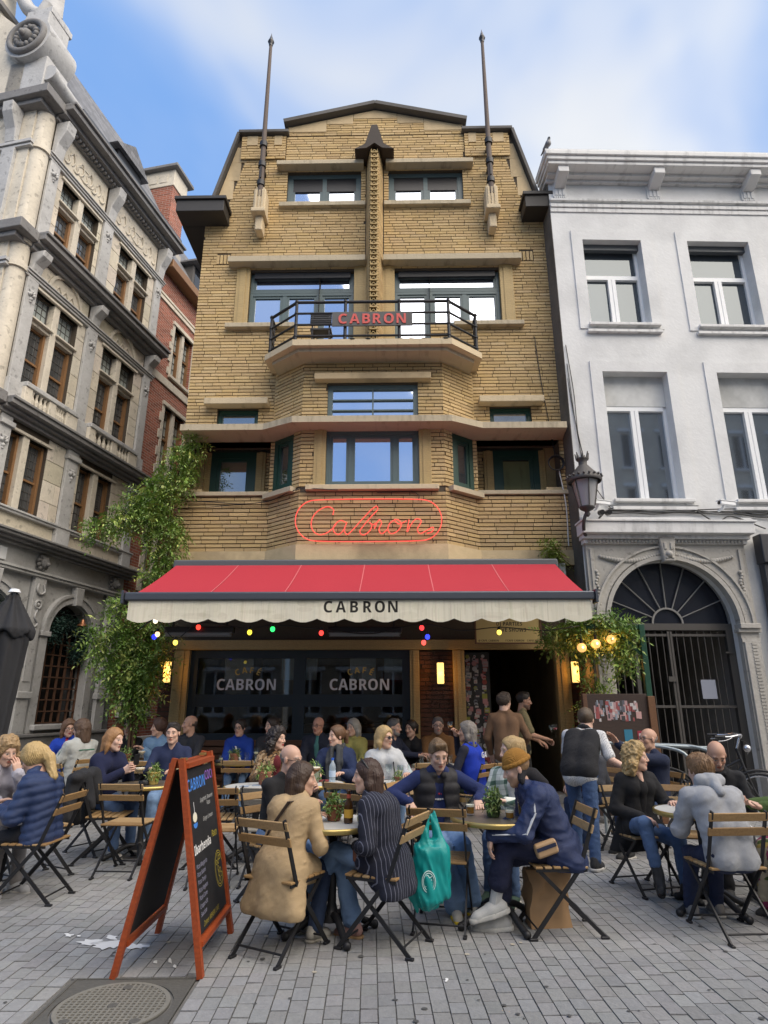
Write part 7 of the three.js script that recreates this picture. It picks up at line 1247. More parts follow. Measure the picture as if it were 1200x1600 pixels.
tumbler('near', -0.1, 0.13, paleM, 0.11, 0.5, 'half full cloudy tumbler'); tumbler('near', 0.2, 0.08, paleM, 0.10, 0.4, 'tumbler of pale drink'); tumbler('near', 0.22, -0.1, null, 0.14, 0, 'tall clear glass with ice');
pot('near', 0.0, -0.03, terracotta, 'terracotta pot with a variegated plant', 0.06, 0.11, 80); ashtray('near', -0.2, 0.12);
{ const o = thing('beer_bottle', 'brown glass beer bottle with a yellow label on the near table', 'bottle', onT('near', 0.11, 0.07)); part(o, 'bottle', lathe([[0, 0], [0.03, 0], [0.033, 0.006], [0.033, 0.1], [0.03, 0.125], [0.015, 0.155], [0.013, 0.2], [0.016, 0.202], [0.016, 0.215], [0, 0.215]], 18), mat([0.05, 0.022, 0.006], { phys: true, roughness: 0.08 })); part(o, 'label', cyl([0, 0.035, 0], [0, 0.09, 0], 0.0336, 0.0336, 18, true), mat([0.5, 0.3, 0.04])); part(o, 'neck_label', cyl([0, 0.16, 0], [0, 0.185, 0], 0.0152, 0.0146, 14, true), mat([0.4, 0.08, 0.05])); }
tumbler('gilet', -0.18, -0.05, beerM, 0.13, 0.45, 'half drunk beer with a sprig beside it'); tumbler('gilet', 0.08, 0.14, beerM, 0.12, 0.4, 'nearly empty beer glass'); tumbler('gilet', 0.2, 0.0, beerM, 0.13, 0.7, 'fuller beer glass');
pot('gilet', -0.02, 0.02, mat([0.045, 0.075, 0.025], { roughness: 0.5 }), 'dark green pot with a pale leafed plant', 0.058, 0.12, 90);
stemGlass('right', -0.02, -0.03, redM, false, 'wine glass of pink drink'); tumbler('right', 0.12, 0.06, null, 0.12, 0, 'clear tumbler'); tumbler('right', 0.24, -0.14, amberM, 0.11, 0.5, 'tumbler of amber drink'); pot('right', 0.17, -0.1, glassM, 'small clear pot of bright leaves', 0.045, 0.08, 50); 
{ const o = thing('saucer', 'small glass dish beside the pink drink', 'dish', onT('right', -0.06, 0.1)); part(o, 'dish', lathe([[0, 0], [0.04, 0], [0.055, 0.012], [0.05, 0.014], [0.0, 0.006]], 18), glassM); const p = thing('phone', 'black phone lying on the table before the grey sweatshirt', 'phone', onT('right', 0.06, 0.18), 0.6); part(p, 'body', B(-0.04, 0.04, 0, 0.008, -0.075, 0.075, 0.003), M.black); const q = thing('handbag', 'black handbag on the table beside the pink drink', 'bag', onT('right', 0.04, -0.16), 0.3); part(q, 'pouch', B(-0.1, 0.1, 0, 0.07, -0.05, 0.05, 0.02), M.black); part(q, 'strap', tube([[-0.09, 0.06, 0], [-0.04, 0.1, 0.03], [0.05, 0.1, 0.02], [0.09, 0.06, 0]], 0.006, 16, 5), M.black); }
pot('midA', 0.06, -0.08, terracotta, 'brown clay pot with a small plant', 0.07, 0.13, 60); 
pot('midB', 0.0, -0.06, mat([0.33, 0.36, 0.28], { roughness: 0.6 }), 'pale grey pot with bright leaves', 0.065, 0.125, 60);
{ const o = thing('water_bottle', 'clear water bottle with a blue cap on the scarf table', 'bottle', onT('midB', 0.2, 0.0)); part(o, 'bottle', lathe([[0, 0], [0.033, 0], [0.036, 0.01], [0.034, 0.07], [0.036, 0.15], [0.03, 0.18], [0.013, 0.21], [0.013, 0.225], [0, 0.225]], 16), mat([0.75, 0.85, 0.92], { phys: true, transmission: 0.7, roughness: 0.08 })); part(o, 'cap', cyl([0, 0.222, 0], [0, 0.245, 0], 0.015, 0.015, 12), mat([0.02, 0.1, 0.5])); part(o, 'label', cyl([0, 0.06, 0], [0, 0.12, 0], 0.0365, 0.0365, 16, true), mat([0.45, 0.55, 0.68])); }
{ const o = thing('menu_card', 'dark red menu card lying on the scarf table', 'menu', onT('midB', 0.07, -0.14), 0.3); part(o, 'card', B(-0.09, 0.09, 0, 0.008, -0.06, 0.06), mat([0.2, 0.03, 0.03])); const q = thing('coaster', 'pair of blue coasters on the leopard coat table', 'coaster', onT('midA', -0.1, 0.04)); part(q, 'coaster', B(-0.06, 0.03, 0, 0.003, -0.04, 0.05), mat([0.3, 0.36, 0.45])); part(q, 'coaster', B(0.05, 0.13, 0, 0.003, -0.1, -0.02), mat([0.3, 0.36, 0.45])); }
stemGlass('left', -0.08, -0.02, creamM, true, 'creamy cocktail in a stem glass'); stemGlass('left', 0.27, -0.08, creamM, true, 'second creamy cocktail near the chalkboard'); pot('left', 0.1, 0.06, mat([0.45, 0.33, 0.09], { roughness: 0.6 }), 'yellow pot with a leafy plant', 0.062, 0.125, 70); ashtray('left', 0.02, 0.1);
stemGlass('blue', 0.08, 0.1, creamM, true, 'creamy cocktail'); stemGlass('blue', 0.28, 0.05, creamM, true, 'pale cocktail beside the napkin'); pot('blue', -0.14, 0.1, terracotta, 'terracotta pot with a fern', 0.07, 0.12, 60); ashtray('blue', 0.02, 0.18);
pot('wall', -0.05, 0.06, terracotta, 'terracotta pot with a small white tag', 0.065, 0.12, 60); tumbler('wall', 0.12, 0.05, null, 0.13, 0, 'empty tall glass'); stemGlass('wall', 0.24, -0.02, paleM, false, 'wine glass of white wine'); tumbler('wall', 0.28, 0.1, paleM, 0.09, 0.5, 'short tumbler'); tumbler('wall', -0.24, 0.08, paleM, 0.1, 0.6, 'milky tumbler'); ashtray('wall', -0.24, 0.18);
tumbler('far', -0.1, 0.1, foamM, 0.08, 0.8, 'white coffee cup'); tumbler('far', 0.12, 0.08, foamM, 0.08, 0.8, 'second coffee cup'); ashtray('far', 0.25, 0.05);
for (let i = 0; i < 5; i++) stemGlass('blonde', -0.24 + i * 0.12, -0.08 + (i % 2) * 0.12, i % 2 ? paleM : null, false, ['empty wine glass', 'wine glass with white wine', 'second empty wine glass', 'second wine glass with white wine', 'third empty wine glass'][i]);
pot('blonde', 0.1, 0.1, terracotta, 'small terracotta pot with a tall sprig', 0.04, 0.075, 24); ashtray('blonde', 0.17, 0.2);
{ const o = thing('open_notebook', 'white open notebook on the sunglasses table', 'book', onT('blonde', 0.28, 0.08), 0.5); part(o, 'page', B(-0.1, -0.002, 0, 0.012, -0.07, 0.07, 0.004), M.whitePaint); part(o, 'page', B(0.002, 0.1, 0, 0.014, -0.07, 0.07, 0.004), M.whitePaint); part(o, 'cover', B(-0.105, 0.105, -0.0005, 0.0005, -0.075, 0.075), mat([0.03, 0.05, 0.2])); }
for (let i = 0; i < 5; i++) tumbler('mid', -0.2 + i * 0.1, (i % 2) * 0.1 - 0.02, i === 2 ? amberM : null, 0.12, 0.5, ['clear tumbler', 'second clear tumbler', 'tumbler of amber drink', 'third clear tumbler', 'fourth clear tumbler'][i]);
tumbler('yellow', 0.1, 0.0, paleM, 0.12, 0.6, 'tall pale drink'); tumbler('yellow', -0.12, 0.05, null, 0.11, 0, 'empty tumbler');

// ================================================================ chalkboard
{
  const o = thing('chalkboard_sign', 'orange framed folding chalkboard with cocktail writing on one side', 'sign', [-1.30, 0, -4.585]);
  const wd = mat([0.40, 0.075, 0.018], { map: TX.wood, roughness: 0.5 }), hh = 1.17, sp = 0.25, zt = 0.33, zb = 0.37;
  const P = (s, v, w, out = 0) => { const x = s * lerp(sp, 0.02, v / hh); return [x + s * out, v, w]; };
  const t = decal(0.64, 0.92, 500, (c, w, h) => {
    c.fillStyle = '#17181b'; c.fillRect(0, 0, w, h); const r = rngOf(9); for (let i = 0; i < 60; i++) { c.fillStyle = `rgba(150,150,150,${0.01 + 0.02 * r()})`; c.beginPath(); c.ellipse(r() * w, r() * h, 0.05 + r() * 0.1, 0.02 + r() * 0.04, r() * 3, 0, 7); c.fill(); }
    c.fillStyle = '#3f83d8'; c.say('CABRON', 0.03, 0.13, 0.10); c.fillStyle = '#8a5bb8'; c.say('COCO', 0.44, 0.10, 0.085);
    c.fillStyle = '#c9c9c4'; c.say('Spaghetti, Bananen', 0.27, 0.22, 0.036, 'italic'); c.say('Pasta', 0.42, 0.255, 0.036, 'italic'); c.say('Ginger Limoen', 0.30, 0.34, 0.036, 'italic');
    c.fillStyle = '#e6e0c8'; c.beginPath(); c.ellipse(0.13, 0.29, 0.045, 0.03, 0, 0, 7); c.fill(); c.fillStyle = '#3f83d8'; c.beginPath(); c.ellipse(0.13, 0.325, 0.045, 0.03, 0, 0, 3.2); c.fill(); c.fillStyle = '#dddddd'; c.fillRect(0.125, 0.2, 0.01, 0.08);
    c.fillStyle = '#f0f0ee'; c.say('Ibarhenda', 0.05, 0.50, 0.075); c.fillStyle = '#c9b52a'; c.say('Paco', 0.46, 0.47, 0.06, 'italic');
    c.fillStyle = '#a9a9c4'; ['Pizza Margarita', 'Pizza Salami', 'Pizza Tonijn', 'Pizza Vegetar.', 'Pizza Carne', 'Croque Uit', 'Saucisse'].forEach((q, i) => c.say(q, 0.06, 0.58 + i * 0.043, 0.034, 'italic'));
    c.strokeStyle = '#b8a52e'; c.lineWidth = 0.006; c.beginPath(); c.ellipse(0.56, 0.68, 0.10, 0.11, 0, 0, 7); c.stroke(); c.beginPath(); c.ellipse(0.56, 0.68, 0.085, 0.095, 0, 0, 7); c.stroke(); for (let i = 0; i < 9; i++) { c.beginPath(); c.ellipse(0.5 + r() * 0.12, 0.61 + r() * 0.14, 0.014, 0.014, 0, 0, 7); c.stroke(); }
    c.fillStyle = '#b8a52e'; c.say('Zomer WEKEN CAFE', 0.10, 0.90, 0.04, 'italic');
  });
  for (const s of [-1, 1]) {
    const panel = part(o, 'panel', [B(0, 0.64, 0, 0.92, -0.004, 0.004)], s > 0 ? mat([1, 1, 1], { map: t, roughness: 0.75 }) : mat([0.018, 0.018, 0.02], { roughness: 0.75 }));
    const ang = Math.atan2(sp - 0.02, hh); panel.rotation.order = 'YXZ'; panel.rotation.y = s * Math.PI / 2; panel.rotation.x = -ang; const b = P(s, 0.19, 0); panel.position.set(b[0], b[1], s > 0 ? 0.32 : -0.32);
    for (const w of [-1, 1]) part(o, 'leg', bar(P(s, 0, w * zb), P(s, hh, w * zt), 0.034, 0.045), wd);
    part(o, 'bottom_rail', bar(P(s, 0.16, -zb + 0.02), P(s, 0.16, zb - 0.02), 0.055, 0.028), wd); part(o, 'top_rail', bar(P(s, hh - 0.045, -zt + 0.02), P(s, hh - 0.045, zt - 0.02), 0.07, 0.03), wd);
  }
  part(o, 'hinge', [B(-0.02, 0.02, hh - 0.02, hh - 0.005, -0.25, -0.2), B(-0.02, 0.02, hh - 0.02, hh - 0.005, 0.2, 0.25)], brass);
}
// ================================================================ bags and coat
{
  const [x, z] = [0.30, -4.86], o = thing('turquoise_bag', 'thin turquoise plastic bag with white print hung on a chair back', 'bag', [x, 0, z], 0.0);
  const q = new SDF(); q.cone([0.0, 0.76, 0.02], [-0.03, 0.55, 0.035], 0.012, 0.035, 0.03).cone([0.05, 0.76, 0.0], [0.08, 0.55, 0.03], 0.012, 0.035, 0.03).cone([-0.05, 0.52, 0.03], [-0.09, 0.27, 0.03], 0.05, 0.045, 0.05).cone([0.09, 0.52, 0.03], [0.10, 0.28, 0.03], 0.06, 0.05, 0.05).cone([0.01, 0.5, 0.04], [0.0, 0.25, 0.05], 0.07, 0.075, 0.06).cone([-0.09, 0.27, 0.03], [-0.07, 0.17, 0.04], 0.04, 0.012, 0.03);
  q.post = (d, X_, Y_, Z_) => d + 0.02 * (Math.abs(noise3(X_ * 26 + Y_ * 9, Y_ * 5, Z_ * 26) - 0.5) * 2 - 0.5) + 0.008 * (noise3(X_ * 60, Y_ * 22, Z_ * 60) - 0.5);
  part(o, 'bag', finish(nets(q, 0.008, 0.03)), mat([0.0, 0.30, 0.29], { roughness: 0.45, phys: true, transmission: 0.12 }));
  const c = mat([0.55, 0.75, 0.74], { roughness: 0.6 }); part(o, 'print', [new THREE.TorusGeometry(0.05, 0.003, 5, 20).scale(0.9, 1.3, 1), new THREE.TorusGeometry(0.04, 0.0025, 5, 20).scale(0.9, 1.3, 1), ...[-0.03, -0.01, 0.01, 0.03].map((k, i) => tube([[-0.022, k, 0], [-0.008, k + 0.01, 0.002], [0.006, k - 0.006, 0], [0.022, k + 0.004, 0]], 0.003, 12, 4))].map(g => g.translate(0.0, 0.36, 0.118)), c);
  const p = thing('paper_bag', 'brown paper bag standing under the chair of the man in the beanie', 'bag', [1.17, 0, -5.12], 0.12), pb = mat([0.36, 0.22, 0.11], { map: TX.patch, roughness: 0.85 });
  const g = new THREE.BoxGeometry(0.30, 0.36, 0.17, 10, 12, 6), a = g.attributes.position; for (let i = 0; i < a.count; i++) { const yy = a.getY(i) / 0.36 + 0.5, n = (noise3(a.getX(i) * 14, a.getY(i) * 14, a.getZ(i) * 14) - 0.5) * 0.045 * (0.4 + yy); a.setXYZ(i, a.getX(i) * (1 - 0.08 * yy) + n, a.getY(i) + 0.18, a.getZ(i) * (1 - 0.35 * yy) + n); } g.computeVertexNormals(); part(p, 'bag', g, pb); part(p, 'handle', [tube([[-0.06, 0.35, 0.03], [-0.05, 0.43, 0.03], [0.05, 0.43, 0.03], [0.06, 0.35, 0.03]], 0.005, 14, 5)], pb);
  const w = thing('tote_bag', 'white canvas tote bag slumped on a chair seat', 'bag', [0.33, 0.435, -6.35], 0.4); const tq = new SDF(); tq.cone([-0.08, 0.07, 0], [0.08, 0.07, 0.01], 0.07, 0.065, 0.03).cone([-0.06, 0.15, 0], [0.07, 0.13, 0], 0.05, 0.055, 0.05); tq.post = (d, X_, Y_, Z_) => Math.max(d + 0.02 * (noise3(X_ * 16, Y_ * 16, Z_ * 16) - 0.5), -Y_); part(w, 'bag', finish(nets(tq, 0.01, 0.03)), fabric([0.62, 0.6, 0.55])); part(w, 'strap', tube([[-0.05, 0.19, 0.03], [-0.03, 0.1, 0.08], [0.04, 0.08, 0.08], [0.06, 0.18, 0.03]], 0.008, 16, 5), mat([0.16, 0.10, 0.05]));
  const ct = thing('hung_coat', 'black coat slung over the back of an empty chair', 'coat', [-2.80, 0, -7.0], 96 * Math.PI / 180); const cq = new SDF(); cq.cone([-0.24, 0.80, -0.27], [0.24, 0.80, -0.27], 0.05, 0.05, 0.03).cone([-0.2, 0.78, -0.31], [-0.26, 0.42, -0.33], 0.06, 0.05, 0.05).cone([0.2, 0.78, -0.31], [0.24, 0.36, -0.33], 0.06, 0.05, 0.05).cone([0, 0.78, -0.31], [0, 0.38, -0.34], 0.07, 0.06, 0.06).cone([-0.1, 0.8, -0.22], [-0.12, 0.52, -0.15], 0.05, 0.04, 0.05).cone([0.12, 0.8, -0.22], [0.12, 0.55, -0.15], 0.05, 0.04, 0.05); cq.post = (d, X_, Y_, Z_) => d + 0.03 * (Math.abs(noise3(X_ * 12, Y_ * 6, Z_ * 12) - 0.5) * 2 - 0.5); part(ct, 'coat', finish(nets(cq, 0.013, 0.04)), fabric([0.02, 0.021, 0.025])); part(ct, 'lining', B(-0.08, -0.01, 0.5, 0.62, -0.405, -0.395), mat([0.2, 0.3, 0.5]));
}
// ================================================================ closed parasol, pergola, partition, rack, bicycle
{
  const [x, , z] = [X(2, 1100, 7.6), 0, -7.6], o = thing('closed_parasol', 'large closed black parasol standing by the stone house', 'parasol', [x - 0.07, 0, z]), cl = mat([0.028, 0.029, 0.033], { bump: [TX.weave, 0.002], roughness: 0.9 });
  const pr = [[0.03, 2.75], [0.1, 2.7], [0.16, 2.5], [0.24, 2.25], [0.30, 2.1]]; const q = new SDF(); q.cone([0, 2.2, 0], [0, 1.1, 0], 0.22, 0.15, 0.05).cone([0, 1.1, 0], [0, 0.75, 0], 0.13, 0.2, 0.05); q.post = (d, X_, Y_, Z_) => d + 0.022 * Math.sin(Math.atan2(X_, Z_) * 8 + 1.5 * noise3(0, Y_ * 3, 0)) + 0.01 * noise3(X_ * 9, Y_ * 4, Z_ * 9);
  part(o, 'canopy', finish(nets(q, 0.02, 0.05)), cl);
  const q2 = new SDF(); q2.cone([0, 2.72, 0], [0, 2.35, 0], 0.06, 0.27, 0.02); q2.post = (d, X_, Y_, Z_) => Math.max(d + 0.03 * Math.sin(Math.atan2(X_, Z_) * 8), 2.28 + 0.05 * Math.sin(Math.atan2(X_, Z_) * 5) - Y_, 2.74 - 10); part(o, 'cap', finish(nets(q2, 0.018, 0.05)), cl);
  part(o, 'pole', [cyl([0, 0.05, 0], [0, 2.85, 0], 0.03)], M.zinc); part(o, 'top_plate', cyl([0, 2.8, 0], [0, 2.84, 0], 0.07, 0.05, 12), M.whitePaint); part(o, 'strap', cyl([0, 1.1, 0], [0, 1.15, 0], 0.17, 0.17, 16, true), M.black); part(o, 'base', B(-0.3, 0.3, 0, 0.06, -0.3, 0.3, 0.02), M.bluestoneD);
}
{
  const D = 9.25, xr = X(1018, 1100, D), xl = X(915, 977, D), yt = Y(976, D), o = thing('pergola', 'dark green metal pergola frame beside the café door', 'pergola', [0, 0, -D]);
  const gm = mat([0.01, 0.06, 0.035], { roughness: 0.45 }), xp = X(1013, 1080, D);
  part(o, 'post', [B(xp - 0.04, xp + 0.04, 0, yt, -0.04, 0.04, 0.006)], gm); part(o, 'beam', B(xl, xp - 0.041, yt - 0.07, yt, -0.03, 0.03, 0.006), gm); part(o, 'beam', B(xp - 0.03, xp + 0.03, yt - 0.07, yt, -1.5, -0.041, 0.006), gm); part(o, 'brace', bar([xp - 0.4, yt - 0.07, 0], [xp - 0.04, yt - 0.42, 0], 0.04, 0.03), gm);
  part(o, 'roof_sheet', B(xl, xp - 0.05, yt + 0.002, yt + 0.01, -1.4, -0.04), mat([0.10, 0.13, 0.09], { roughness: 0.5 }));
  const st = [[1029, 1145, 0.065, [0.6, 0.6, 0.58]], [1030, 1158, 0.03, [0.6, 0.6, 0.6]], [1031, 1168, 0.04, [0.45, 0.35, 0.35]], [1033, 1187, 0.05, [0.5, 0.55, 0.58]]]; for (const [px, py, s, c] of st) part(o, 'sticker', cyl([xp, Y(py, D), 0.0405], [xp, Y(py, D), 0.042], s * 0.6, s * 0.6, 16), mat(c));
}
for (const [px, py, l] of [[909, 1012, 'glowing amber globe bulb under the pergola vine beside the café door'], [931, 1006, 'glowing amber globe bulb in the middle of the pergola vine'], [955, 999, 'glowing amber globe bulb under the pergola beam end']]) {
  const D = 9.15, o = thing('globe_bulb', l, 'lamp', [X(px, py, D), Y(py, D), -D], 0, 'globe bulbs under the pergola');
  part(o, 'bulb', ball([0, 0, 0], 0.065, 18, 14), glow([1.0, 0.50, 0.16], 0.3)); part(o, 'filament', ball([0, 0, 0.05], 0.02), glow([1, 0.85, 0.5], 1)); part(o, 'socket', cyl([0, 0.06, 0], [0, 0.13, 0], 0.022), M.black); part(o, 'cord', cyl([0, 0.13, 0], [0, 0.3, 0], 0.006), M.black);
  const pl = new THREE.PointLight(0xffa860, 0.04); pl.castShadow = true; o.add(pl);
}
{
  const D = 9.0, x0 = X(916, 1090, D), x1 = X(1024, 1090, D), y1 = Y(1084, D), w = x1 - x0, o = thing('timber_partition', 'dark timber screen covered in stickers beside the café door', 'screen', [x0, 0, -D], 0.05);
  part(o, 'board', [B(0, w - 0.1, 0.1, y1, -0.03, 0, 0.006)], mat([0.045, 0.025, 0.018], { map: TX.wood, roughness: 0.6 })); part(o, 'post', B(w - 0.1, w, 0, y1 - 0.03, -0.05, 0.03, 0.006), mat([0.17, 0.075, 0.03], { map: TX.wood, roughness: 0.6 })); part(o, 'post', B(-0.06, 0, 0, y1, -0.05, 0.03, 0.006), M.timberD);
  const r = rngOf(21), cs = [[0.5, 0.46, 0.45], [0.28, 0.07, 0.07], [0.1, 0.1, 0.12], [0.4, 0.25, 0.25], [0.25, 0.28, 0.32], [0.5, 0.3, 0.28], [0.05, 0.05, 0.05]].map(c => mat(c, { roughness: 0.5 }));
  const sy0 = Y(1128, D), sy1 = Y(1094, D); for (let i = 0; i < 90; i++) { const a = 0.06 + (w - 0.28) * r(), b = lerp(sy0, sy1 - 0.06, r()), q = 0.02 + 0.035 * r(), hh = 0.04 + 0.07 * r(); part(o, 'sticker', B(a, a + q, b, Math.min(b + hh, sy1), 0.0005 + i * 0.00006, 0.0009 + i * 0.00006), cs[Math.floor(r() * 7)]); }
  part(o, 'poster', B(X(977, 1150, D) - x0, X(990, 1150, D) - x0, Y(1165, D), Y(1140, D), 0.001, 0.004), mat([0.03, 0.17, 0.26])); part(o, 'poster', B(X(998, 1150, D) - x0, X(1016, 1150, D) - x0, Y(1170, D), Y(1142, D), 0.001, 0.004), mat([0.28, 0.03, 0.05])); part(o, 'poster_print', [B(X(1000, 1150, D) - x0, X(1006, 1150, D) - x0, Y(1162, D), Y(1146, D), 0.0045, 0.006), B(X(1008, 1150, D) - x0, X(1015, 1150, D) - x0, Y(1153, D), Y(1146, D), 0.0045, 0.006), B(X(1008, 1150, D) - x0, X(1015, 1150, D) - x0, Y(1165, D), Y(1157, D), 0.0045, 0.006)], mat([0.5, 0.42, 0.42]));
}
{ // rack of bent tubes
  const o = thing('bicycle_rack', 'galvanised tube bicycle rack in front of the iron gate', 'bicycle rack', [3.45, 0, -8.0]), tm = mat([0.3, 0.34, 0.35], { metalness: 0.6, roughness: 0.4 });
  for (const [dx, h] of [[0, 0.98], [0.38, 0.96]]) part(o, 'hoop', tube([[-0.5 + dx, 1.02, -0.35], [0.0 + dx, 0.99, -0.1], [0.15 + dx, h - 0.06, 0.0], [0.2 + dx, 0.7, 0.02], [0.2 + dx, 0.0, 0.02]], 0.02, 30, 8), tm);
  part(o, 'rail', [cyl([-0.75, 1.04, -0.4], [0.5, 0.99, -0.1], 0.02), cyl([-0.75, 0.0, -0.4], [-0.75, 1.04, -0.4], 0.02)], tm);
}
{ // bicycle
  const o = thing('bicycle', 'dark city bicycle with swept handlebars parked by the iron gate', 'bicycle', [4.05, 0, -8.35], 1.25), fm = M.black, cr = mat([0.6, 0.6, 0.62], { metalness: 0.85, roughness: 0.25 });
  for (const zc of [-0.52, 0.52]) { const w = part(o, 'wheel', new THREE.TorusGeometry(0.335, 0.02, 8, 36).rotateY(Math.PI / 2).translate(0, 0.355, zc), M.black); part(w, 'rim', new THREE.TorusGeometry(0.312, 0.011, 6, 36).rotateY(Math.PI / 2).translate(0, 0.355, zc), cr); part(w, 'spoke', Array.from({ length: 18 }, (_, i) => cyl([0.02 * (i % 2 ? 1 : -1), 0.355, zc], [0, 0.355 + 0.31 * Math.sin(i * 0.349), zc + 0.31 * Math.cos(i * 0.349)], 0.0012, 0.0012, 4)), cr); part(w, 'mudguard', tube(Array.from({ length: 9 }, (_, i) => { const a = 0.5 + i * 0.27; return [0, 0.355 + 0.375 * Math.sin(a), zc + 0.375 * Math.cos(a)]; }), 0.018, 20, 5), fm); }
  part(o, 'frame', [cyl([0, 0.30, -0.05], [0, 0.85, -0.2], 0.017), cyl([0, 0.30, -0.05], [0, 0.78, 0.36], 0.018), cyl([0, 0.60, -0.13], [0, 0.85, 0.34], 0.017), cyl([0.03, 0.30, -0.05], [0.04, 0.355, -0.52], 0.011), cyl([0.03, 0.7, -0.16], [0.05, 0.355, -0.52], 0.009), cyl([-0.03, 0.7, -0.16], [-0.05, 0.355, -0.52], 0.009), cyl([0, 0.72, 0.37], [0, 0.98, 0.31], 0.018)], fm);
  part(o, 'fork', [tube([[0.04, 0.70, 0.38], [0.045, 0.5, 0.44], [0.04, 0.355, 0.52]], 0.011, 10, 6), tube([[-0.04, 0.70, 0.38], [-0.045, 0.5, 0.44], [-0.04, 0.355, 0.52]], 0.011, 10, 6)], fm);
  part(o, 'saddle', [ball([0, 0.98, -0.25], 0.1, 12, 8, 0.9, 0.45, 1.3), cyl([0, 0.85, -0.2], [0, 0.96, -0.23], 0.013)], M.black);
  const hb = part(o, 'handlebar', [tube([[0.30, 1.12, 0.05], [0.28, 1.12, 0.2], [0.14, 1.14, 0.36], [0, 1.10, 0.37], [-0.14, 1.14, 0.36], [-0.28, 1.12, 0.2], [-0.30, 1.12, 0.05]], 0.012, 36, 7), cyl([0, 0.96, 0.31], [0, 1.1, 0.36], 0.014)], cr); part(hb, 'grip', [cyl([0.30, 1.12, 0.05], [0.287, 1.12, 0.16], 0.018), cyl([-0.30, 1.12, 0.05], [-0.287, 1.12, 0.16], 0.018)], M.black); part(hb, 'brake_lever', [tube([[0.27, 1.11, 0.24], [0.30, 1.08, 0.16], [0.31, 1.07, 0.08]], 0.006, 8, 5), tube([[-0.27, 1.11, 0.24], [-0.30, 1.08, 0.16], [-0.31, 1.07, 0.08]], 0.006, 8, 5)], cr);
  part(o, 'headlight', ball([0, 0.98, 0.43], 0.045, 10, 8), cr); part(o, 'brake_cable', tube([[0.2, 1.12, 0.3], [0.15, 1.0, 0.5], [0.02, 0.9, 0.42]], 0.004, 14, 4), M.black); part(o, 'crank', [cyl([-0.06, 0.3, -0.05], [0.06, 0.3, -0.05], 0.05, 0.05, 14), bar([0.07, 0.3, -0.05], [0.07, 0.16, 0.02], 0.015, 0.02), bar([-0.07, 0.3, -0.05], [-0.07, 0.44, -0.12], 0.015, 0.02)], cr);
}
{ // pigeon on the cornice
  const D = 10.0, o = thing('pigeon', 'grey pigeon perched on the corner of the white house cornice', 'bird', [X(855, 232, D), 12.232, -D], 0.4), q = new SDF();
  q.cone([0, 0.09, -0.06], [0, 0.12, 0.04], 0.045, 0.055, 0.03).cone([0, 0.12, 0.04], [0, 0.2, 0.07], 0.05, 0.03, 0.03).ell([0, 0.225, 0.08], [0.027, 0.028, 0.032], 0.015).cone([0, 0.22, 0.1], [0, 0.215, 0.125], 0.009, 0.004, 0.006).cone([0, 0.085, -0.08], [0, 0.05, -0.2], 0.03, 0.012, 0.03).cone([-0.02, 0.06, 0], [-0.02, 0, 0.0], 0.01, 0.007, 0.01).cone([0.02, 0.06, 0], [0.02, 0, 0.0], 0.01, 0.007, 0.01);
  part(o, 'body', finish(nets(q, 0.009), (x, y, z) => y > 0.16 ? [0.09, 0.10, 0.11] : z < -0.09 ? [0.06, 0.06, 0.065] : [0.20, 0.20, 0.21]), SKIN);
}

// ================================================================ people
const PAT = {
  plaid: mat([1, 1, 1], { roughness: 0.95, map: tex(128, (u, v) => { const a = Math.abs(u - 0.3) < 0.14 ? 1 : 0, b = Math.abs(v - 0.3) < 0.14 ? 1 : 0, c = Math.abs(u - 0.8) < 0.02 || Math.abs(v - 0.8) < 0.02; let k = [0.62, 0.64, 0.58]; if (a + b === 1) k = [0.25, 0.31, 0.27]; if (a + b === 2) k = [0.045, 0.09, 0.07]; if (c) k = [k[0] * 0.7, k[1] * 0.72, k[2] * 0.7]; return k; }, 0.13) }),
  leopard: mat([1, 1, 1], { roughness: 1, map: tex(256, (u, v) => { const n = pf(u, v, 9, 301, 2), e = Math.abs(n - 0.5); return e < 0.055 ? [0.03, 0.02, 0.014] : n > 0.55 ? [0.20, 0.115, 0.05] : [0.36, 0.25, 0.14]; }, 0.26) }),
  pin: mat([1, 1, 1], { roughness: 0.9, bump: [TX.weave, 0.001], map: tex(128, (u, v) => { const k = Math.abs(u * 4 - Math.floor(u * 4) - 0.5) < 0.05; return k ? [0.16, 0.17, 0.22] : [0.012, 0.014, 0.028]; }, 0.11) }),
  floral: mat([1, 1, 1], { roughness: 0.9, map: tex(256, (u, v) => { const n = pf(u, v, 5, 401, 3), m = pf(u, v, 7, 402, 2), q = pf(u, v, 11, 405, 2); return n > 0.60 ? [0.42, 0.05, 0.16] : m > 0.62 ? [0.12, 0.17, 0.05] : q > 0.62 ? [0.6, 0.45, 0.12] : [0.60, 0.52, 0.36]; }, 0.5) }),
  dots: mat([1, 1, 1], { roughness: 0.9, map: tex(128, (u, v) => { const a = u * 8 - Math.floor(u * 8) - 0.5, b = v * 8 - Math.floor(v * 8) - 0.5; return a * a + b * b < 0.04 ? [0.1, 0.1, 0.12] : [0.55, 0.55, 0.55]; }, 0.12) }),
};
const hairs = { brown: [0.075, 0.042, 0.024], dark: [0.022, 0.016, 0.013], blonde: [0.46, 0.31, 0.13], ash: [0.30, 0.20, 0.10], grey: [0.26, 0.25, 0.24], white: [0.42, 0.40, 0.36], ginger: [0.34, 0.17, 0.07], chestnut: [0.13, 0.065, 0.03] };
const denim = { light: [0.20, 0.32, 0.52], mid: [0.085, 0.15, 0.29], dark: [0.025, 0.045, 0.10] };
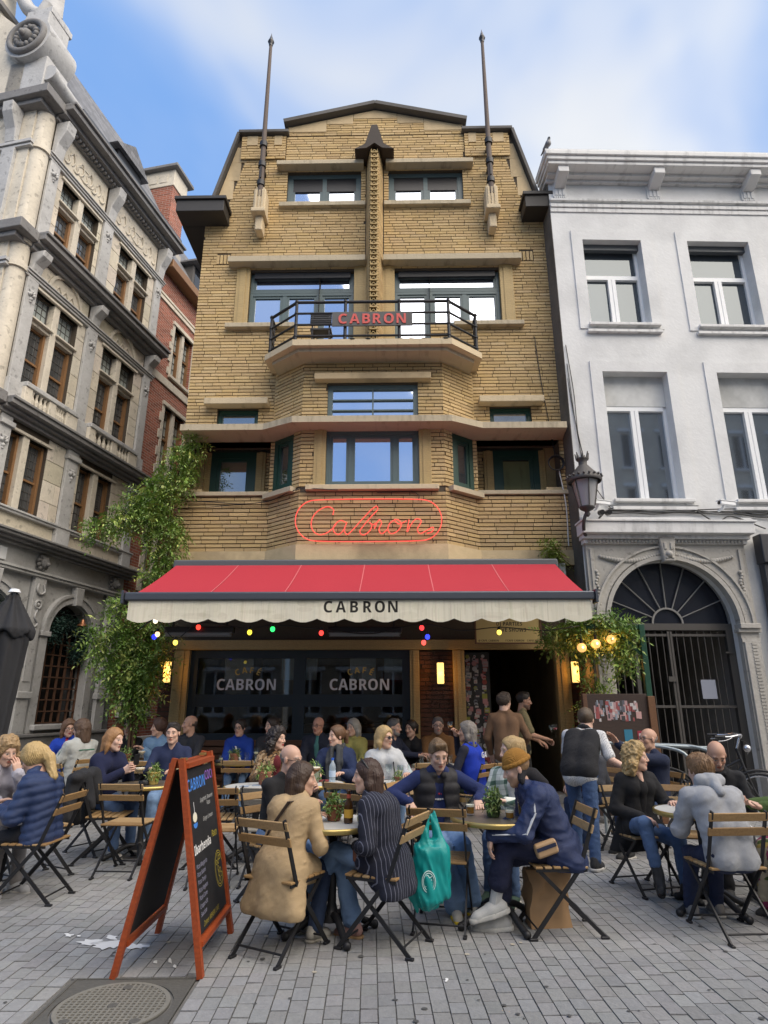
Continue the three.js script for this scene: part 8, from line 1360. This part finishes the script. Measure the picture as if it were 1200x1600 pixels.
function seated(o, chairLabel, shift = 0.02) { const p = person(o), a = o.yaw * Math.PI / 180; chair(o.at[0] + Math.sin(a) * shift, o.at[1] + Math.cos(a) * shift, o.yaw, chairLabel); return p; }
const band = (e, pts, w, m, name) => { const g = []; for (let i = 0; i + 1 < pts.length; i++) g.push(bar(pts[i], pts[i + 1], w, 0.008)); part(e.root, name, g, m); };
function held(e, W, d, liq, wide, what) { e.root.updateMatrixWorld(true); const p = e.root.localToWorld(V(...add(W, d))); return stemGlass(null, 0, 0, liq, wide, what, [p.x, p.y, p.z]); }

// --- near table
seated({ label: 'woman in a beige trench coat seen from behind at the near table', f: 1, near: 1, s: 0.885, at: [-0.67, -4.62], yaw: 150, lean: 0.28, slouch: 0.42, head: [-0.95, 0.06, 0], hair: ['long:0.36', [0.060, 0.034, 0.02]], skin: skinT[0], hl: [0.02, 0.80, 0.32], hr: [-0.1, 0.77, 0.30], poseL: 'relaxed', fl: [0.10, 0.075, 0.40], fr: [-0.10, 0.075, 0.30],
  top: { c: [0.50, 0.36, 0.20], t: 0.012, collar: 1.2, coat: 0.27, lap: 0.5, name: 'coat', fold: 0.009 }, legs: { c: denim.dark, flare: 0.06 }, shoes: { c: [0.55, 0.52, 0.45], sole: [0.5, 0.46, 0.38] },
  extra: e => { const m = mat([0.035, 0.022, 0.016]); band(e, [add(add(e.SR, e.u2, 0.07), e.rx, 0.05), add(add(e.S2, e.fw, -0.145), e.rx, -0.06), add(add(e.S1, e.fw, -0.14), e.rx, 0.07), add(add(e.S1, e.rx, 0.19), e.u2, -0.1)], 0.022, m, 'bag_strap'); part(e.root, 'shoulder_bag', B(0.12, 0.2, e.S0[1] - 0.04, e.S0[1] + 0.12, -0.05, 0.16, 0.02), m); } }, 'folding chair under the beige trench coat');
seated({ label: 'woman in a navy pinstripe blazer with legs crossed at the near table', f: 1, near: 1, s: 0.89, at: [0.02, -4.72], yaw: -114, lean: 0.2, slouch: 0.4, head: [0.5, 0.04, 0], hair: ['longback:0.37', [0.055, 0.028, 0.018]], skin: skinT[1], hl: [0.06, 0.64, 0.22], hr: [-0.1, 0.72, 0.32], fr: [-0.05, 0.075, 0.30], fl: [-0.02, 0.29, 0.66], kl: [0.1, 1, 0.3], dfl: [0, -0.35, 1],
  top: { c: PAT.pin, t: 0.014, collar: 1.1, coat: 0.17, lap: 0.3, name: 'blazer', fold: 0.008 }, legs: { c: [0.16, 0.26, 0.43], flare: 0.075, short: 0.86 }, shoes: { c: [0.42, 0.24, 0.21], sole: [0.42, 0.26, 0.12], sock: [0.02, 0.02, 0.025], trim: [0.6, 0.58, 0.54] },
  extra: e => { e.put('headband_glasses', geo([tube([[-0.085, 0.06, -0.01], [-0.05, 0.118, 0.03], [0, 0.128, 0.04], [0.05, 0.118, 0.03], [0.085, 0.06, -0.01]], 0.008, 20, 6)]), M.black); part(e.root, 'shoulder_bag', B(0.02, 0.16, 0.55, 0.66, 0.1, 0.22, 0.025), mat([0.13, 0.045, 0.025], { roughness: 0.5 })); } }, 'folding chair under the pinstripe blazer');
seated({ label: 'balding man in a black jumper raising a beer at the near table', near: 1, s: 0.92, at: [-0.88, -5.62], yaw: 48, lean: 0.22, slouch: 0.25, head: [0.25, 0.12, 0], hair: ['bald', [0.20, 0.18, 0.16]], skin: skinT[0], glasses: 1, hl: [0.10, 0.92, 0.36], poseL: 'grip', palmL: [-1, 0, 0.2], dl: [-0.2, 0.35, 0.6], hr: [0.05, 0.79, 0.30], top: { c: [0.016, 0.016, 0.018] }, legs: { c: [0.15, 0.24, 0.40] }, shoes: { c: [0.5, 0.48, 0.42] }, extra: e => { const o = held(e, e.WL, [-0.05, 0.02, 0.07], amberM, true, 'beer glass held up by the man in the black jumper'); } }, 'folding chair under the man in the black jumper');
// --- brown stone table
seated({ label: 'young man in a black quilted gilet looking down at the brown stone table', near: 1, s: 0.94, at: [0.44, -5.80], yaw: 8, lean: 0.15, slouch: 0.34, head: [0.05, 0.36, 0.04], hair: ['quiff', [0.16, 0.10, 0.05]], skin: skinT[1], hr: [-0.30, 0.80, 0.30], hl: [0.30, 0.80, 0.30], poseR: 'flat', poseL: 'relaxed', dr: [0.15, -0.75, 0.55], dl: [-0.1, -0.3, 0.8], palmR: [0, -0.3, -0.9], fl: [0.16, 0.075, 0.50], fr: [0.02, 0.075, 0.56], pr: [-1, -0.4, -0.2], pl: [1, -0.4, -0.2],
  top: { c: [0.012, 0.025, 0.11], t: 0.008, gilet: { c: [0.018, 0.017, 0.02], puff: 32, open: 1, r: 0.55 }, name: 'sweatshirt' }, legs: { c: denim.light, t: 0.012, flare: 0.075 }, shoes: { c: [0.58, 0.56, 0.5], sole: [0.75, 0.55, 0.03], thick: 0.03, trim: [0.6, 0.12, 0.06] },
  extra: e => { const p = add(add(e.S2, e.fw, 0.132), e.u2, -0.055); part(e.root, 'chest_print', [-0.03, -0.01, 0.01, 0.03].map((k, i) => B(p[0] + k - 0.008, p[0] + k + 0.008, p[1] - 0.008 - Math.abs(k) * -0.2, p[1] + 0.008, p[2] - 0.01, p[2] + 0.006)), mat([0.5, 0.5, 0.52])); part(e.root, 'chest_logo', [-0.022, 0, 0.022].map(k => ball([p[0] + k, p[1] + 0.045, p[2] - 0.002], 0.011, 8, 6)), mat([0.4, 0.03, 0.05])); } }, 'folding chair under the black quilted gilet');
seated({ label: 'blond man in a green and white plaid shirt beside the beanie', near: 1, s: 0.935, at: [1.16, -5.95], yaw: -35, lean: 0.06, head: [-0.75, 0.08, 0], hair: ['swept', [0.42, 0.29, 0.13]], skin: skinT[3], beard: [0.42, 0.25, 0.14], hl: [0.05, 0.78, 0.36], hr: [-0.15, 0.78, 0.34], top: { c: PAT.plaid, t: 0.008, collar: 1, layer: [0.62, 0.62, 0.60], name: 'plaid_shirt' }, legs: { c: denim.mid }, shoes: { c: [0.05, 0.10, 0.07], sole: [0.6, 0.58, 0.52] } }, 'folding chair under the plaid shirt');
seated({ label: 'man in a mustard beanie and navy track jacket with legs crossed', near: 1, s: 0.945, at: [1.24, -5.0], yaw: -87, lean: 0.4, slouch: 0.42, head: [0.0, 0.30, 0], hair: ['crop', [0.30, 0.18, 0.09]], beanie: [0.40, 0.19, 0.03], skin: skinT[1], beard: [0.36, 0.20, 0.10], hl: [0.10, 0.66, 0.52], dl: [0, -0.95, 0.2], palmL: [0, -0.2, -0.9], poseL: 'relaxed', hr: [-0.05, 0.70, 0.36], fl: [0.02, 0.185, 0.50], fr: [-0.03, 0.075, 0.46], kl: [0.1, 1, 0.2], dfl: [0.05, -0.25, 1],
  top: { c: [0.014, 0.03, 0.105], t: 0.018, hem: 0.07, collar: 1, r: 0.5, name: 'track_jacket', fold: 0.014, coat: 0.10, lap: 0.12 }, legs: { c: [0.012, 0.016, 0.05], t: 0.012, flare: 0.07, short: 0.60 }, shoes: { c: [0.62, 0.62, 0.60], sole: [0.6, 0.59, 0.55], k: 1.18, thick: 0.034, sock: [0.66, 0.66, 0.64], trim: [0.25, 0.27, 0.3] },
  extra: e => { const w = mat([0.6, 0.61, 0.62]), out = V3(e); const off = (p, k) => add(p, nrm(e.rx), k); band(e, [off(add(e.SL, e.u2, 0.05), 0.045), off(mixv(e.SL, e.EL, 0.4), 0.074), off(e.EL, 0.066), off(mixv(e.EL, e.WL, 0.5), 0.058), off(e.WL, 0.046)], 0.024, w, 'sleeve_stripe');
    const hq = new SDF(); for (let i = 0; i < 8; i++) { const c = add(add(e.N, e.fw, -0.09), e.u2, 0.02), P = a => add(add(add(c, e.rx, Math.sin(a) * 0.1), e.u2, 0.03 + 0.04 * Math.cos(a)), e.fw, Math.abs(Math.sin(a)) * 0.09); hq.cone(P(-1.4 + i * 0.35), P(-1.05 + i * 0.35), 0.036 - 0.005 * Math.abs(i - 4), 0.036 - 0.005 * Math.abs(i - 3), 0.02); } hq.cone(add(e.N, e.fw, -0.1), add(add(e.N, e.fw, -0.12), e.u2, -0.1), 0.065, 0.04, 0.03); part(e.root, 'hood', finish(nets(hq, 0.01, 0.03)), fabric([0.014, 0.013, 0.017]));
    const tan = mat([0.40, 0.26, 0.14], { roughness: 0.7 }); band(e, [add(add(e.N, e.rx, 0.06), e.u2, 0.02), add(add(e.S2, e.rx, 0.10), e.fw, -0.12), add(add(e.S1, e.rx, 0.15), e.fw, -0.04), add(add(e.S0, e.rx, 0.16), e.fw, 0.12)], 0.024, tan, 'bag_strap'); const b = part(e.root, 'waist_bag', [B(-0.085, 0.085, -0.05, 0.05, -0.03, 0.03, 0.02)], tan); b.position.set(...add(add(e.S0, e.rx, 0.20), e.fw, 0.21)); b.position.y += 0.20; b.rotation.set(0.3, Math.PI / 2, 0); const z = part(b, 'zip_panel', B(-0.075, 0.075, 0.0, 0.025, 0.029, 0.033), mat([0.015, 0.02, 0.05])); } }, 'folding chair under the man in the mustard beanie');
// --- the table at the edge
seated({ label: 'person in a light grey hooded sweatshirt with tousled hair seen from behind', near: 1, s: 0.92, pz: -0.08, at: [2.40, -4.92], yaw: -176, lean: 0.38, slouch: 0.5, head: [0.25, 0.12, 0], hair: ['messy', [0.21, 0.115, 0.05]], skin: skinT[1], hl: [0.1, 0.78, 0.36], hr: [-0.12, 0.78, 0.34], top: { c: [0.40, 0.41, 0.43], t: 0.016, name: 'hooded_sweatshirt', fold: 0.010, hem: 0.02 }, legs: { c: [0.02, 0.03, 0.075] }, shoes: { c: [0.3, 0.28, 0.26] }, extra: e => { const q = new SDF(), c = add(add(e.N, e.fw, -0.1), e.u2, -0.01); q.cone(add(c, e.rx, -0.07), add(c, e.rx, 0.07), 0.045, 0.045, 0.03).cone(add(add(c, e.rx, -0.08), e.u2, 0.015), add(add(e.N, e.rx, -0.085), e.fw, 0.03), 0.036, 0.022, 0.03).cone(add(add(c, e.rx, 0.08), e.u2, 0.015), add(add(e.N, e.rx, 0.085), e.fw, 0.03), 0.036, 0.022, 0.03).cone(c, add(add(c, e.u2, -0.14), e.fw, -0.035), 0.06, 0.03, 0.04); q.post = (d, x, y, z) => d + 0.010 * (Math.abs(noise3(x * 24, y * 24, z * 24) * 2 - 1) - 0.5); part(e.root, 'hood', finish(nets(q, 0.0105, 0.03)), fabric([0.40, 0.41, 0.43])); } }, 'folding chair under the light grey hooded sweatshirt');
seated({ label: 'woman with curly blonde hair in a black blazer and blue jeans', f: 1, near: 1, s: 0.9, slouch: 0.2, at: [2.22, -6.02], yaw: 14, lean: 0.05, head: [0.75, 0.0, 0], hair: ['curly', [0.44, 0.30, 0.13]], skin: skinT[1], hr: [-0.12, 0.66, 0.22], hl: [0.14, 0.78, 0.34], fl: [0.13, 0.075, 0.42], fr: [-0.20, 0.24, 0.50], kr: [-0.2, 1, 0.4], dfr: [-0.5, -0.5, 0.8], top: { c: [0.012, 0.012, 0.014], t: 0.012, collar: 1, coat: 0.20, lap: 0.25, layer: [0.008, 0.008, 0.01], name: 'blazer' }, legs: { c: denim.mid, short: 0.8 }, shoes: { c: [0.01, 0.01, 0.011], r: 0.3, sole: [0.01, 0.01, 0.01], boot: 1 },
  extra: e => { const v = new SDF(); v.cone(add(add(e.N, e.fw, 0.045), e.u2, 0.0), add(add(e.S2, e.fw, 0.118), e.u2, 0.05), 0.035, 0.012, 0.02); part(e.root, 'neckline', finish(nets(v, 0.009), () => skinT[1]), SKIN); } }, 'folding chair under the curly blonde woman in black');
seated({ label: 'bald man in a black shirt looking down at his table', near: 1, s: 0.93, at: [2.98, -6.10], yaw: -14, lean: 0.25, slouch: 0.3, head: [0.0, 0.55, 0], hair: ['none'], skin: skinT[2], beard: [0.30, 0.24, 0.21], hl: [0.08, 0.78, 0.34], hr: [-0.1, 0.78, 0.34], top: { c: [0.013, 0.014, 0.017], collar: 1.1, name: 'shirt' }, legs: { c: [0.02, 0.02, 0.025] } }, 'folding chair under the bald man in the black shirt');
seated({ label: 'person with a green sleeve and floral skirt holding out a hand', f: 1, near: 1, s: 0.93, at: [3.28, -5.12], yaw: -98, lean: 0.05, head: [0.1, 0.1, 0], hair: ['bob', hairs.brown], hl: [0.05, 0.82, 0.48], dl: [0.1, 0.25, 1], palmL: [0.3, 0.6, 0.3], poseL: 'relaxed', hr: [-0.1, 0.82, 0.5], dr: [-0.1, 0.3, 1], palmR: [0, 1, 0.2], top: { c: [0.09, 0.15, 0.04], t: 0.012, fold: 0.012 }, legs: { c: PAT.floral, t: 0.04, flare: 0.09, short: 0.85, name: 'skirt' }, extra: e => { const q = new SDF(); q.cone([-0.15, 0.5, -0.1], [-0.28, 0.16, -0.12], 0.14, 0.10, 0.05).cone([0.18, 0.48, 0.0], [0.30, 0.16, 0.05], 0.14, 0.12, 0.05).cone([0, 0.48, 0.2], [0.08, 0.14, 0.28], 0.15, 0.14, 0.06); q.post = (d, x, y, z) => Math.max(d + 0.03 * Math.sin(Math.atan2(x, z) * 12 + y * 3), 0.12 - y); part(e.root, 'skirt', finish(nets(q, 0.016, 0.05)), PAT.floral); } }, 'folding chair under the floral skirt');
// --- standing
person({ label: 'waiter in a dark waistcoat bending over a table beside the door', near: 1, stand: 1, s: 0.98, at: [1.98, -6.85], yaw: 148, lean: 0.80, slouch: 0.1, side: 0.0, hip: 0.88, head: [0.1, 0.15, 0], hair: ['short', [0.09, 0.06, 0.035]], skin: skinT[1], hr: [-0.50, 0.86, 0.22], hl: [0.30, 0.80, 0.62], dr: [-0.15, -0.9, 0.2], fl: [0.12, 0.075, 0.10], fr: [-0.14, 0.075, -0.20], top: { c: PAT.dots, sleeve: 0.42, name: 'shirt', gilet: { c: [0.014, 0.014, 0.017] } }, legs: { c: [0.045, 0.09, 0.20] }, shoes: { c: [0.02, 0.02, 0.022], sole: [0.6, 0.58, 0.54], thick: 0.026 } });
person({ label: 'standing man in a brown jumper with his back turned at the café door', stand: 1, s: 0.985, at: [1.70, -9.25], yaw: 172, lean: 0.02, head: [-0.75, 0.05, 0], hair: ['messy', [0.055, 0.038, 0.028]], skin: skinT[1], hl: [0.22, 0.86, 0.12], hr: [-0.24, 0.95, 0.2], top: { c: [0.20, 0.115, 0.065], knit: 1, t: 0.008, collar: 1, name: 'jumper' }, legs: { c: [0.42, 0.39, 0.33] } });
person({ label: 'standing dark haired man in an olive top carrying two wine glasses', stand: 1, s: 1.0, at: [2.02, -9.75], yaw: 88, lean: 0.04, head: [-0.05, 0.1, 0], hair: ['short', hairs.dark], skin: skinT[2], beard: [0.08, 0.055, 0.045], hr: [-0.14, 1.02, 0.32], hl: [0.12, 0.98, 0.26], poseR: 'grip', top: { c: [0.25, 0.22, 0.12], sleeve: 0.4 }, legs: { c: [0.03, 0.03, 0.03] }, extra: e => { held(e, e.WR, [0.0, 0.01, 0.09], null, false, 'empty wine glass carried by the olive topped man'); held(e, e.WR, [0.05, 0.02, 0.15], redM, false, 'wine glass with red dregs carried by the olive topped man'); } });
// --- by the door
seated({ label: 'man in dark grey clothes half hidden behind the waiter', s: 0.94, at: [2.45, -7.75], yaw: -60, lean: 0.35, head: [0, 0.3, 0], hair: ['short', hairs.brown], top: { c: [0.07, 0.075, 0.09], t: 0.01 }, legs: { c: denim.dark }, hl: [0.1, 0.8, 0.4] }, 'folding chair under the man hidden behind the waiter');
seated({ label: 'bald man with glasses in a navy jacket raising his arm', s: 0.95, at: [2.92, -7.35], yaw: -75, lean: -0.06, head: [0.1, -0.1, 0], hair: ['bald', [0.25, 0.22, 0.2]], glasses: 1, skin: skinT[2], hl: [-0.02, 1.14, 0.40], dl: [0, 0.7, 0.5], palmL: [0.1, -0.3, 0.8], poseL: 'flat', pl: [0.5, -1, 0.3], hr: [-0.15, 0.7, 0.3], top: { c: [0.014, 0.022, 0.055], t: 0.012, layer: [0.4, 0.45, 0.5], name: 'jacket' }, legs: { c: [0.03, 0.06, 0.14] }, shoes: { c: [0.02, 0.02, 0.02] }, fl: [0.12, 0.075, 0.5], fr: [-0.1, 0.075, 0.42] }, 'folding chair under the bald man in the navy jacket');
seated({ label: 'grey haired man in a bright blue waistcoat drinking with his back turned', s: 0.98, at: [1.13, -8.5], yaw: -128, lean: 0.08, head: [0.55, -0.05, 0], hair: ['shag', [0.20, 0.18, 0.16]], skin: skinT[2], hr: [-0.02, 1.12, 0.26], poseR: 'grip', hl: [0.18, 0.78, 0.3], top: { c: [0.012, 0.014, 0.03], gilet: { c: [0.004, 0.035, 0.42] } }, legs: { c: [0.02, 0.05, 0.035] }, extra: e => { const p = add(add(e.S2, e.fw, -0.142), e.u2, -0.06); const g = text('GA', 0.07, 0.004).rotateY(Math.PI); part(e.root, 'lettering', g.translate(p[0] - 0.04, p[1], p[2] - 0.008), mat([0.55, 0.56, 0.6])); held(e, e.WR, [0.0, 0.0, 0.09], amberM, false, 'glass raised to the mouth by the man in the blue waistcoat'); } }, 'folding chair under the bright blue waistcoat');
chair(1.45, -8.75, -150, 'empty folding chair beside the bright blue waistcoat');
// --- the window bench
person({ label: 'man with glasses in a tan corduroy jacket on the window bench', s: 1.0, at: [0.82, -10.12], yaw: 0, head: [0, 0.02, 0], hair: ['short', [0.13, 0.11, 0.10]], glasses: 1, beard: [0.2, 0.15, 0.12], skin: skinT[1], top: { c: [0.20, 0.095, 0.03], t: 0.014, collar: 1.2, layer: [0.02, 0.035, 0.09], name: 'jacket' }, legs: { c: denim.dark } });
person({ label: 'grey bearded man in a navy top turning to his neighbour', s: 0.985, at: [0.12, -9.95], yaw: 55, head: [0.2, 0.05, 0], hair: ['short', [0.10, 0.095, 0.09]], bearded: [0.24, 0.23, 0.22], skin: skinT[0], top: { c: [0.015, 0.02, 0.045] }, legs: { c: denim.dark }, hr: [0.05, 0.8, 0.42], hl: [0.2, 0.8, 0.4] });
person({ label: 'dark haired woman in black between the beard and the tan jacket', f: 1, s: 0.97, at: [0.42, -10.18], yaw: -10, head: [-0.5, 0.05, 0], hair: ['pony', hairs.dark], skin: skinT[1], top: { c: [0.012, 0.012, 0.014] }, legs: { c: [0.25, 0.02, 0.03] } });
person({ label: 'grey haired woman in a pale yellow fleece on the window bench', f: 1, s: 0.985, at: [-0.47, -10.12], yaw: -5, head: [-0.5, 0.02, 0], hair: ['bob', [0.33, 0.31, 0.27]], skin: skinT[0], top: { c: [0.36, 0.33, 0.10], t: 0.016, collar: 2.2, knit: 1, name: 'fleece' }, legs: { c: [0.06, 0.06, 0.04] } });
person({ label: 'bald man with glasses and a teal shirt under a dark jacket', s: 1.0, at: [-1.0, -10.15], yaw: -8, head: [-0.3, 0.05, 0], hair: ['none'], glasses: 1, skin: [0.52, 0.27, 0.19], top: { c: [0.012, 0.016, 0.032], t: 0.014, layer: [0.06, 0.19, 0.18], name: 'jacket' }, legs: { c: [0.02, 0.02, 0.03] } });
person({ label: 'woman in a white blouse and dark jacket looking aside at the bench', f: 1, s: 1.0, at: [-1.72, -10.15], yaw: 5, head: [-0.85, 0.0, 0], hair: ['bun', [0.04, 0.028, 0.022]], skin: skinT[1], top: { c: [0.02, 0.02, 0.024], t: 0.012, layer: [0.60, 0.58, 0.60], name: 'jacket' }, legs: { c: [0.02, 0.02, 0.02] } });
person({ label: 'woman with glasses in a bright blue jumper with a white strap', f: 1, s: 0.98, at: [-2.2, -10.15], yaw: 6, head: [-0.35, 0.02, 0], hair: ['bun', [0.03, 0.022, 0.018]], glasses: 1, skin: skinT[0], top: { c: [0.006, 0.045, 0.33], t: 0.012, knit: 1, collar: 1.2, name: 'jumper' }, legs: { c: denim.light }, extra: e => band(e, [add(add(e.SR, e.u2, 0.06), e.rx, 0.07), add(add(e.S2, e.fw, 0.165), e.rx, -0.03), add(add(e.S1, e.fw, 0.15), e.rx, 0.06)], 0.025, mat([0.6, 0.6, 0.58]), 'bag_strap') });
person({ label: 'bald man in a charcoal shirt looking aside behind the chalkboard', s: 1.02, at: [-2.93, -10.05], yaw: -10, head: [-0.95, 0.0, 0], hair: ['bald', [0.12, 0.09, 0.07]], skin: skinT[2], top: { c: [0.03, 0.032, 0.04], collar: 1, name: 'shirt' }, legs: { c: denim.dark } });
// --- middle rows
seated({ label: 'blonde woman in dark sunglasses and a white sweatshirt', f: 1, s: 0.96, at: [0.0, -7.82], yaw: 12, head: [0.65, 0.02, 0], hair: ['bob', [0.44, 0.31, 0.14]], glasses: 2, skin: skinT[0], hl: [0.2, 0.78, 0.34], hr: [-0.18, 0.78, 0.34], top: { c: [0.52, 0.54, 0.56], t: 0.022, fold: 0.012, name: 'sweatshirt' }, legs: { c: denim.light }, extra: e => band(e, [add(add(e.SL, e.u2, 0.07), e.rx, -0.04), add(add(e.S2, e.fw, 0.175), e.rx, 0.08), add(add(e.S1, e.fw, 0.16), e.rx, 0.1)], 0.014, M.black, 'bag_strap') }, 'folding chair under the white sweatshirt');
seated({ label: 'woman in a navy jacket and long grey scarf looking aside', f: 1, s: 0.965, at: [-0.56, -7.95], yaw: -8, head: [-0.75, 0.0, 0], hair: ['pony', hairs.chestnut], skin: skinT[1], hl: [0.16, 0.78, 0.36], hr: [-0.16, 0.78, 0.36], top: { c: [0.016, 0.03, 0.09], t: 0.022, fold: 0.012, name: 'jacket' }, legs: { c: denim.mid }, extra: e => { const q = new SDF(); for (let i = 0; i < 10; i++) { const P = a => add(add(add(e.N, e.u2, 0.03), e.rx, Math.sin(a) * 0.07), e.fw, -Math.cos(a) * 0.07); q.cone(P(i * 0.628), P((i + 1) * 0.628), 0.032, 0.032, 0.02); } for (const s of [-1, 1]) q.cone(add(add(e.N, e.fw, 0.09), e.rx, s * 0.05), add(add(e.S2, e.fw, 0.155), e.rx, s * 0.055), 0.04, 0.045, 0.02).cone(add(add(e.S2, e.fw, 0.155), e.rx, s * 0.055), add(add(e.S0, e.fw, 0.15), e.rx, s * 0.06), 0.045, 0.045, 0.02); q.post = (d, x, y, z) => d + 0.01 * Math.sin(x * 90 + y * 8); part(e.root, 'scarf', finish(nets(q, 0.012, 0.03)), fabric([0.05, 0.055, 0.06], { k: 1 })); } }, 'folding chair under the grey scarf');
seated({ label: 'woman with long dark curls in a leopard print coat', f: 1, s: 0.95, at: [-1.25, -7.8], yaw: 14, head: [0.85, 0.02, 0], hair: ['curlylong', [0.022, 0.015, 0.013]], skin: skinT[1], lips: [0.4, 0.05, 0.05], hl: [0.16, 0.78, 0.36], hr: [-0.16, 0.78, 0.36], top: { c: PAT.leopard, t: 0.024, fold: 0.012, layer: [0.13, 0.012, 0.018], layerName: 'scarf', name: 'coat' }, legs: { c: [0.02, 0.02, 0.03] } }, 'folding chair under the leopard print coat');
seated({ label: 'young man with dark cropped hair in a navy jumper by the chalkboard', s: 0.98, at: [-2.58, -8.15], yaw: 8, head: [-0.12, 0.05, 0], hair: ['short', hairs.dark], skin: skinT[1], hl: [0.12, 0.78, 0.36], hr: [-0.15, 0.8, 0.4], top: { c: [0.014, 0.024, 0.075], name: 'jumper' }, legs: { c: denim.light, t: 0.01 }, shoes: { c: [0.4, 0.4, 0.4] } }, 'folding chair under the navy jumper by the chalkboard');
seated({ label: 'woman in a pale blue jumper with folded arms looking aside', f: 1, s: 0.985, at: [-3.42, -10.1], yaw: -6, head: [-0.9, 0.0, 0], hair: ['volume', [0.09, 0.045, 0.03]], skin: skinT[0], hl: [-0.10, 0.86, 0.22], hr: [0.10, 0.82, 0.24], top: { c: [0.20, 0.34, 0.52], t: 0.016, knit: 1, name: 'jumper' }, legs: { c: [0.03, 0.03, 0.04] } }, 'folding chair under the pale blue jumper');
seated({ label: 'young woman with long ginger blonde hair in a navy jumper lifting a phone', f: 1, s: 0.965, at: [-3.08, -7.42], yaw: 62, lean: 0.14, head: [0.2, 0.08, 0], hair: ['long', [0.34, 0.18, 0.075]], skin: skinT[3], hr: [-0.04, 0.84, 0.36], hl: [0.05, 0.86, 0.36], poseL: 'grip', poseR: 'grip', dl: [-0.2, 0.3, 0.8], dr: [0.2, 0.3, 0.8], palmL: [-0.8, 0, -0.3], palmR: [0.8, 0, -0.3], top: { c: [0.010, 0.015, 0.06], t: 0.012, knit: 1, collar: 1.2, name: 'jumper' }, legs: { c: denim.mid }, shoes: { c: [0.45, 0.43, 0.4] }, extra: e => part(e.root, 'phone', bar(add(e.WL, [0.0, 0.04, 0.09]), add(e.WL, [-0.03, 0.16, 0.13]), 0.07, 0.01), M.black) }, 'folding chair under the ginger blonde hair');
person({ label: 'person in black sitting half hidden behind the vine stems', s: 0.98, at: [-3.95, -10.35], yaw: -20, head: [0.3, 0.2, 0], hair: ['short', hairs.dark], top: { c: [0.012, 0.012, 0.013] }, legs: { c: [0.012, 0.012, 0.014] } });
chair(-3.95, -10.33, -20, 'folding chair behind the vine stems');
seated({ label: 'woman with glasses in a bright blue jacket over a red top', f: 1, s: 0.98, at: [-4.72, -9.95], yaw: 14, head: [0.45, 0.05, 0], hair: ['shag', [0.14, 0.075, 0.04]], glasses: 1, skin: skinT[0], lips: [0.4, 0.06, 0.06], top: { c: [0.008, 0.05, 0.42], t: 0.016, layer: [0.45, 0.02, 0.03], layerName: 'red_top', name: 'jacket' }, legs: { c: [0.02, 0.02, 0.03] }, hl: [0.18, 0.78, 0.34], hr: [-0.18, 0.78, 0.34] }, 'folding chair under the bright blue jacket');
seated({ label: 'person in a white and green tracksuit seen from behind', s: 0.985, at: [-4.18, -9.2], yaw: -118, lean: -0.02, head: [0.35, 0.1, 0], hair: ['shag', [0.10, 0.058, 0.035]], skin: skinT[1], hl: [0.16, 0.74, 0.34], hr: [-0.1, 0.74, 0.34], top: { c: [0.52, 0.54, 0.52], t: 0.02, collar: 1.6, fold: 0.012, name: 'track_jacket' }, legs: { c: [0.5, 0.52, 0.5], t: 0.012 }, extra: e => { const gm = mat([0.01, 0.14, 0.075]); band(e, [add(add(e.SL, e.u2, 0.03), e.rx, 0.065), add(e.EL, e.rx, 0.07), add(e.WL, e.rx, 0.055)], 0.03, gm, 'sleeve_stripe'); band(e, [add(add(e.S2, e.rx, -0.12), e.fw, -0.135), add(add(e.S2, e.rx, 0.12), e.fw, -0.135)], 0.012, gm, 'back_stripe'); band(e, [add(mixv(e.S0, e.KL, 0.4), e.rx, 0.11), add(e.KL, e.rx, 0.08)], 0.03, gm, 'leg_stripe'); } }, 'folding chair under the white and green tracksuit');
seated({ label: 'woman with pinned blonde hair in a navy quilted jacket using a phone', f: 1, near: 1, s: 0.92, at: [-2.82, -5.72], yaw: -92, lean: 0.2, slouch: 0.42, head: [0.05, 0.42, 0], hair: ['volume', [0.50, 0.35, 0.15]], skin: skinT[0], hl: [0.06, 0.72, 0.36], hr: [-0.02, 0.74, 0.36], poseL: 'grip', top: { c: [0.022, 0.045, 0.13], t: 0.024, puff: 46, collar: 2, r: 0.45, name: 'quilted_jacket' }, legs: { c: [0.012, 0.013, 0.018] }, shoes: { c: [0.55, 0.53, 0.5], sole: [0.5, 0.36, 0.2] }, extra: e => part(e.root, 'phone', bar(add(e.WL, [-0.02, 0.05, 0.06]), add(e.WL, [-0.04, 0.12, 0.16]), 0.07, 0.01), M.black) }, 'folding chair under the navy quilted jacket');
seated({ label: 'woman with wavy blonde hair in a pale lilac sweatshirt resting her chin', f: 1, near: 1, s: 0.95, at: [-3.50, -6.05], yaw: 62, lean: 0.18, slouch: 0.3, head: [-0.1, 0.22, 0.05], hair: ['curly', [0.36, 0.24, 0.12]], skin: skinT[1], hl: [0.05, 0.96, 0.30], dl: [-0.15, 0.8, -0.15], palmL: [0, 0.2, -0.9], poseL: 'relaxed', pl: [0.4, -1, 0.5], hr: [-0.1, 0.74, 0.3], top: { c: [0.50, 0.49, 0.56], t: 0.018, fold: 0.012, name: 'sweatshirt' }, legs: { c: [0.30, 0.28, 0.27] }, shoes: { c: [0.5, 0.5, 0.5] } }, 'folding chair under the pale lilac sweatshirt');
chair(-3.15, -6.35, 150, 'empty folding chair between the quilted jacket and the lilac sweatshirt');
function V3(e) { return e.rx; }

renderer.render(scene, camera);
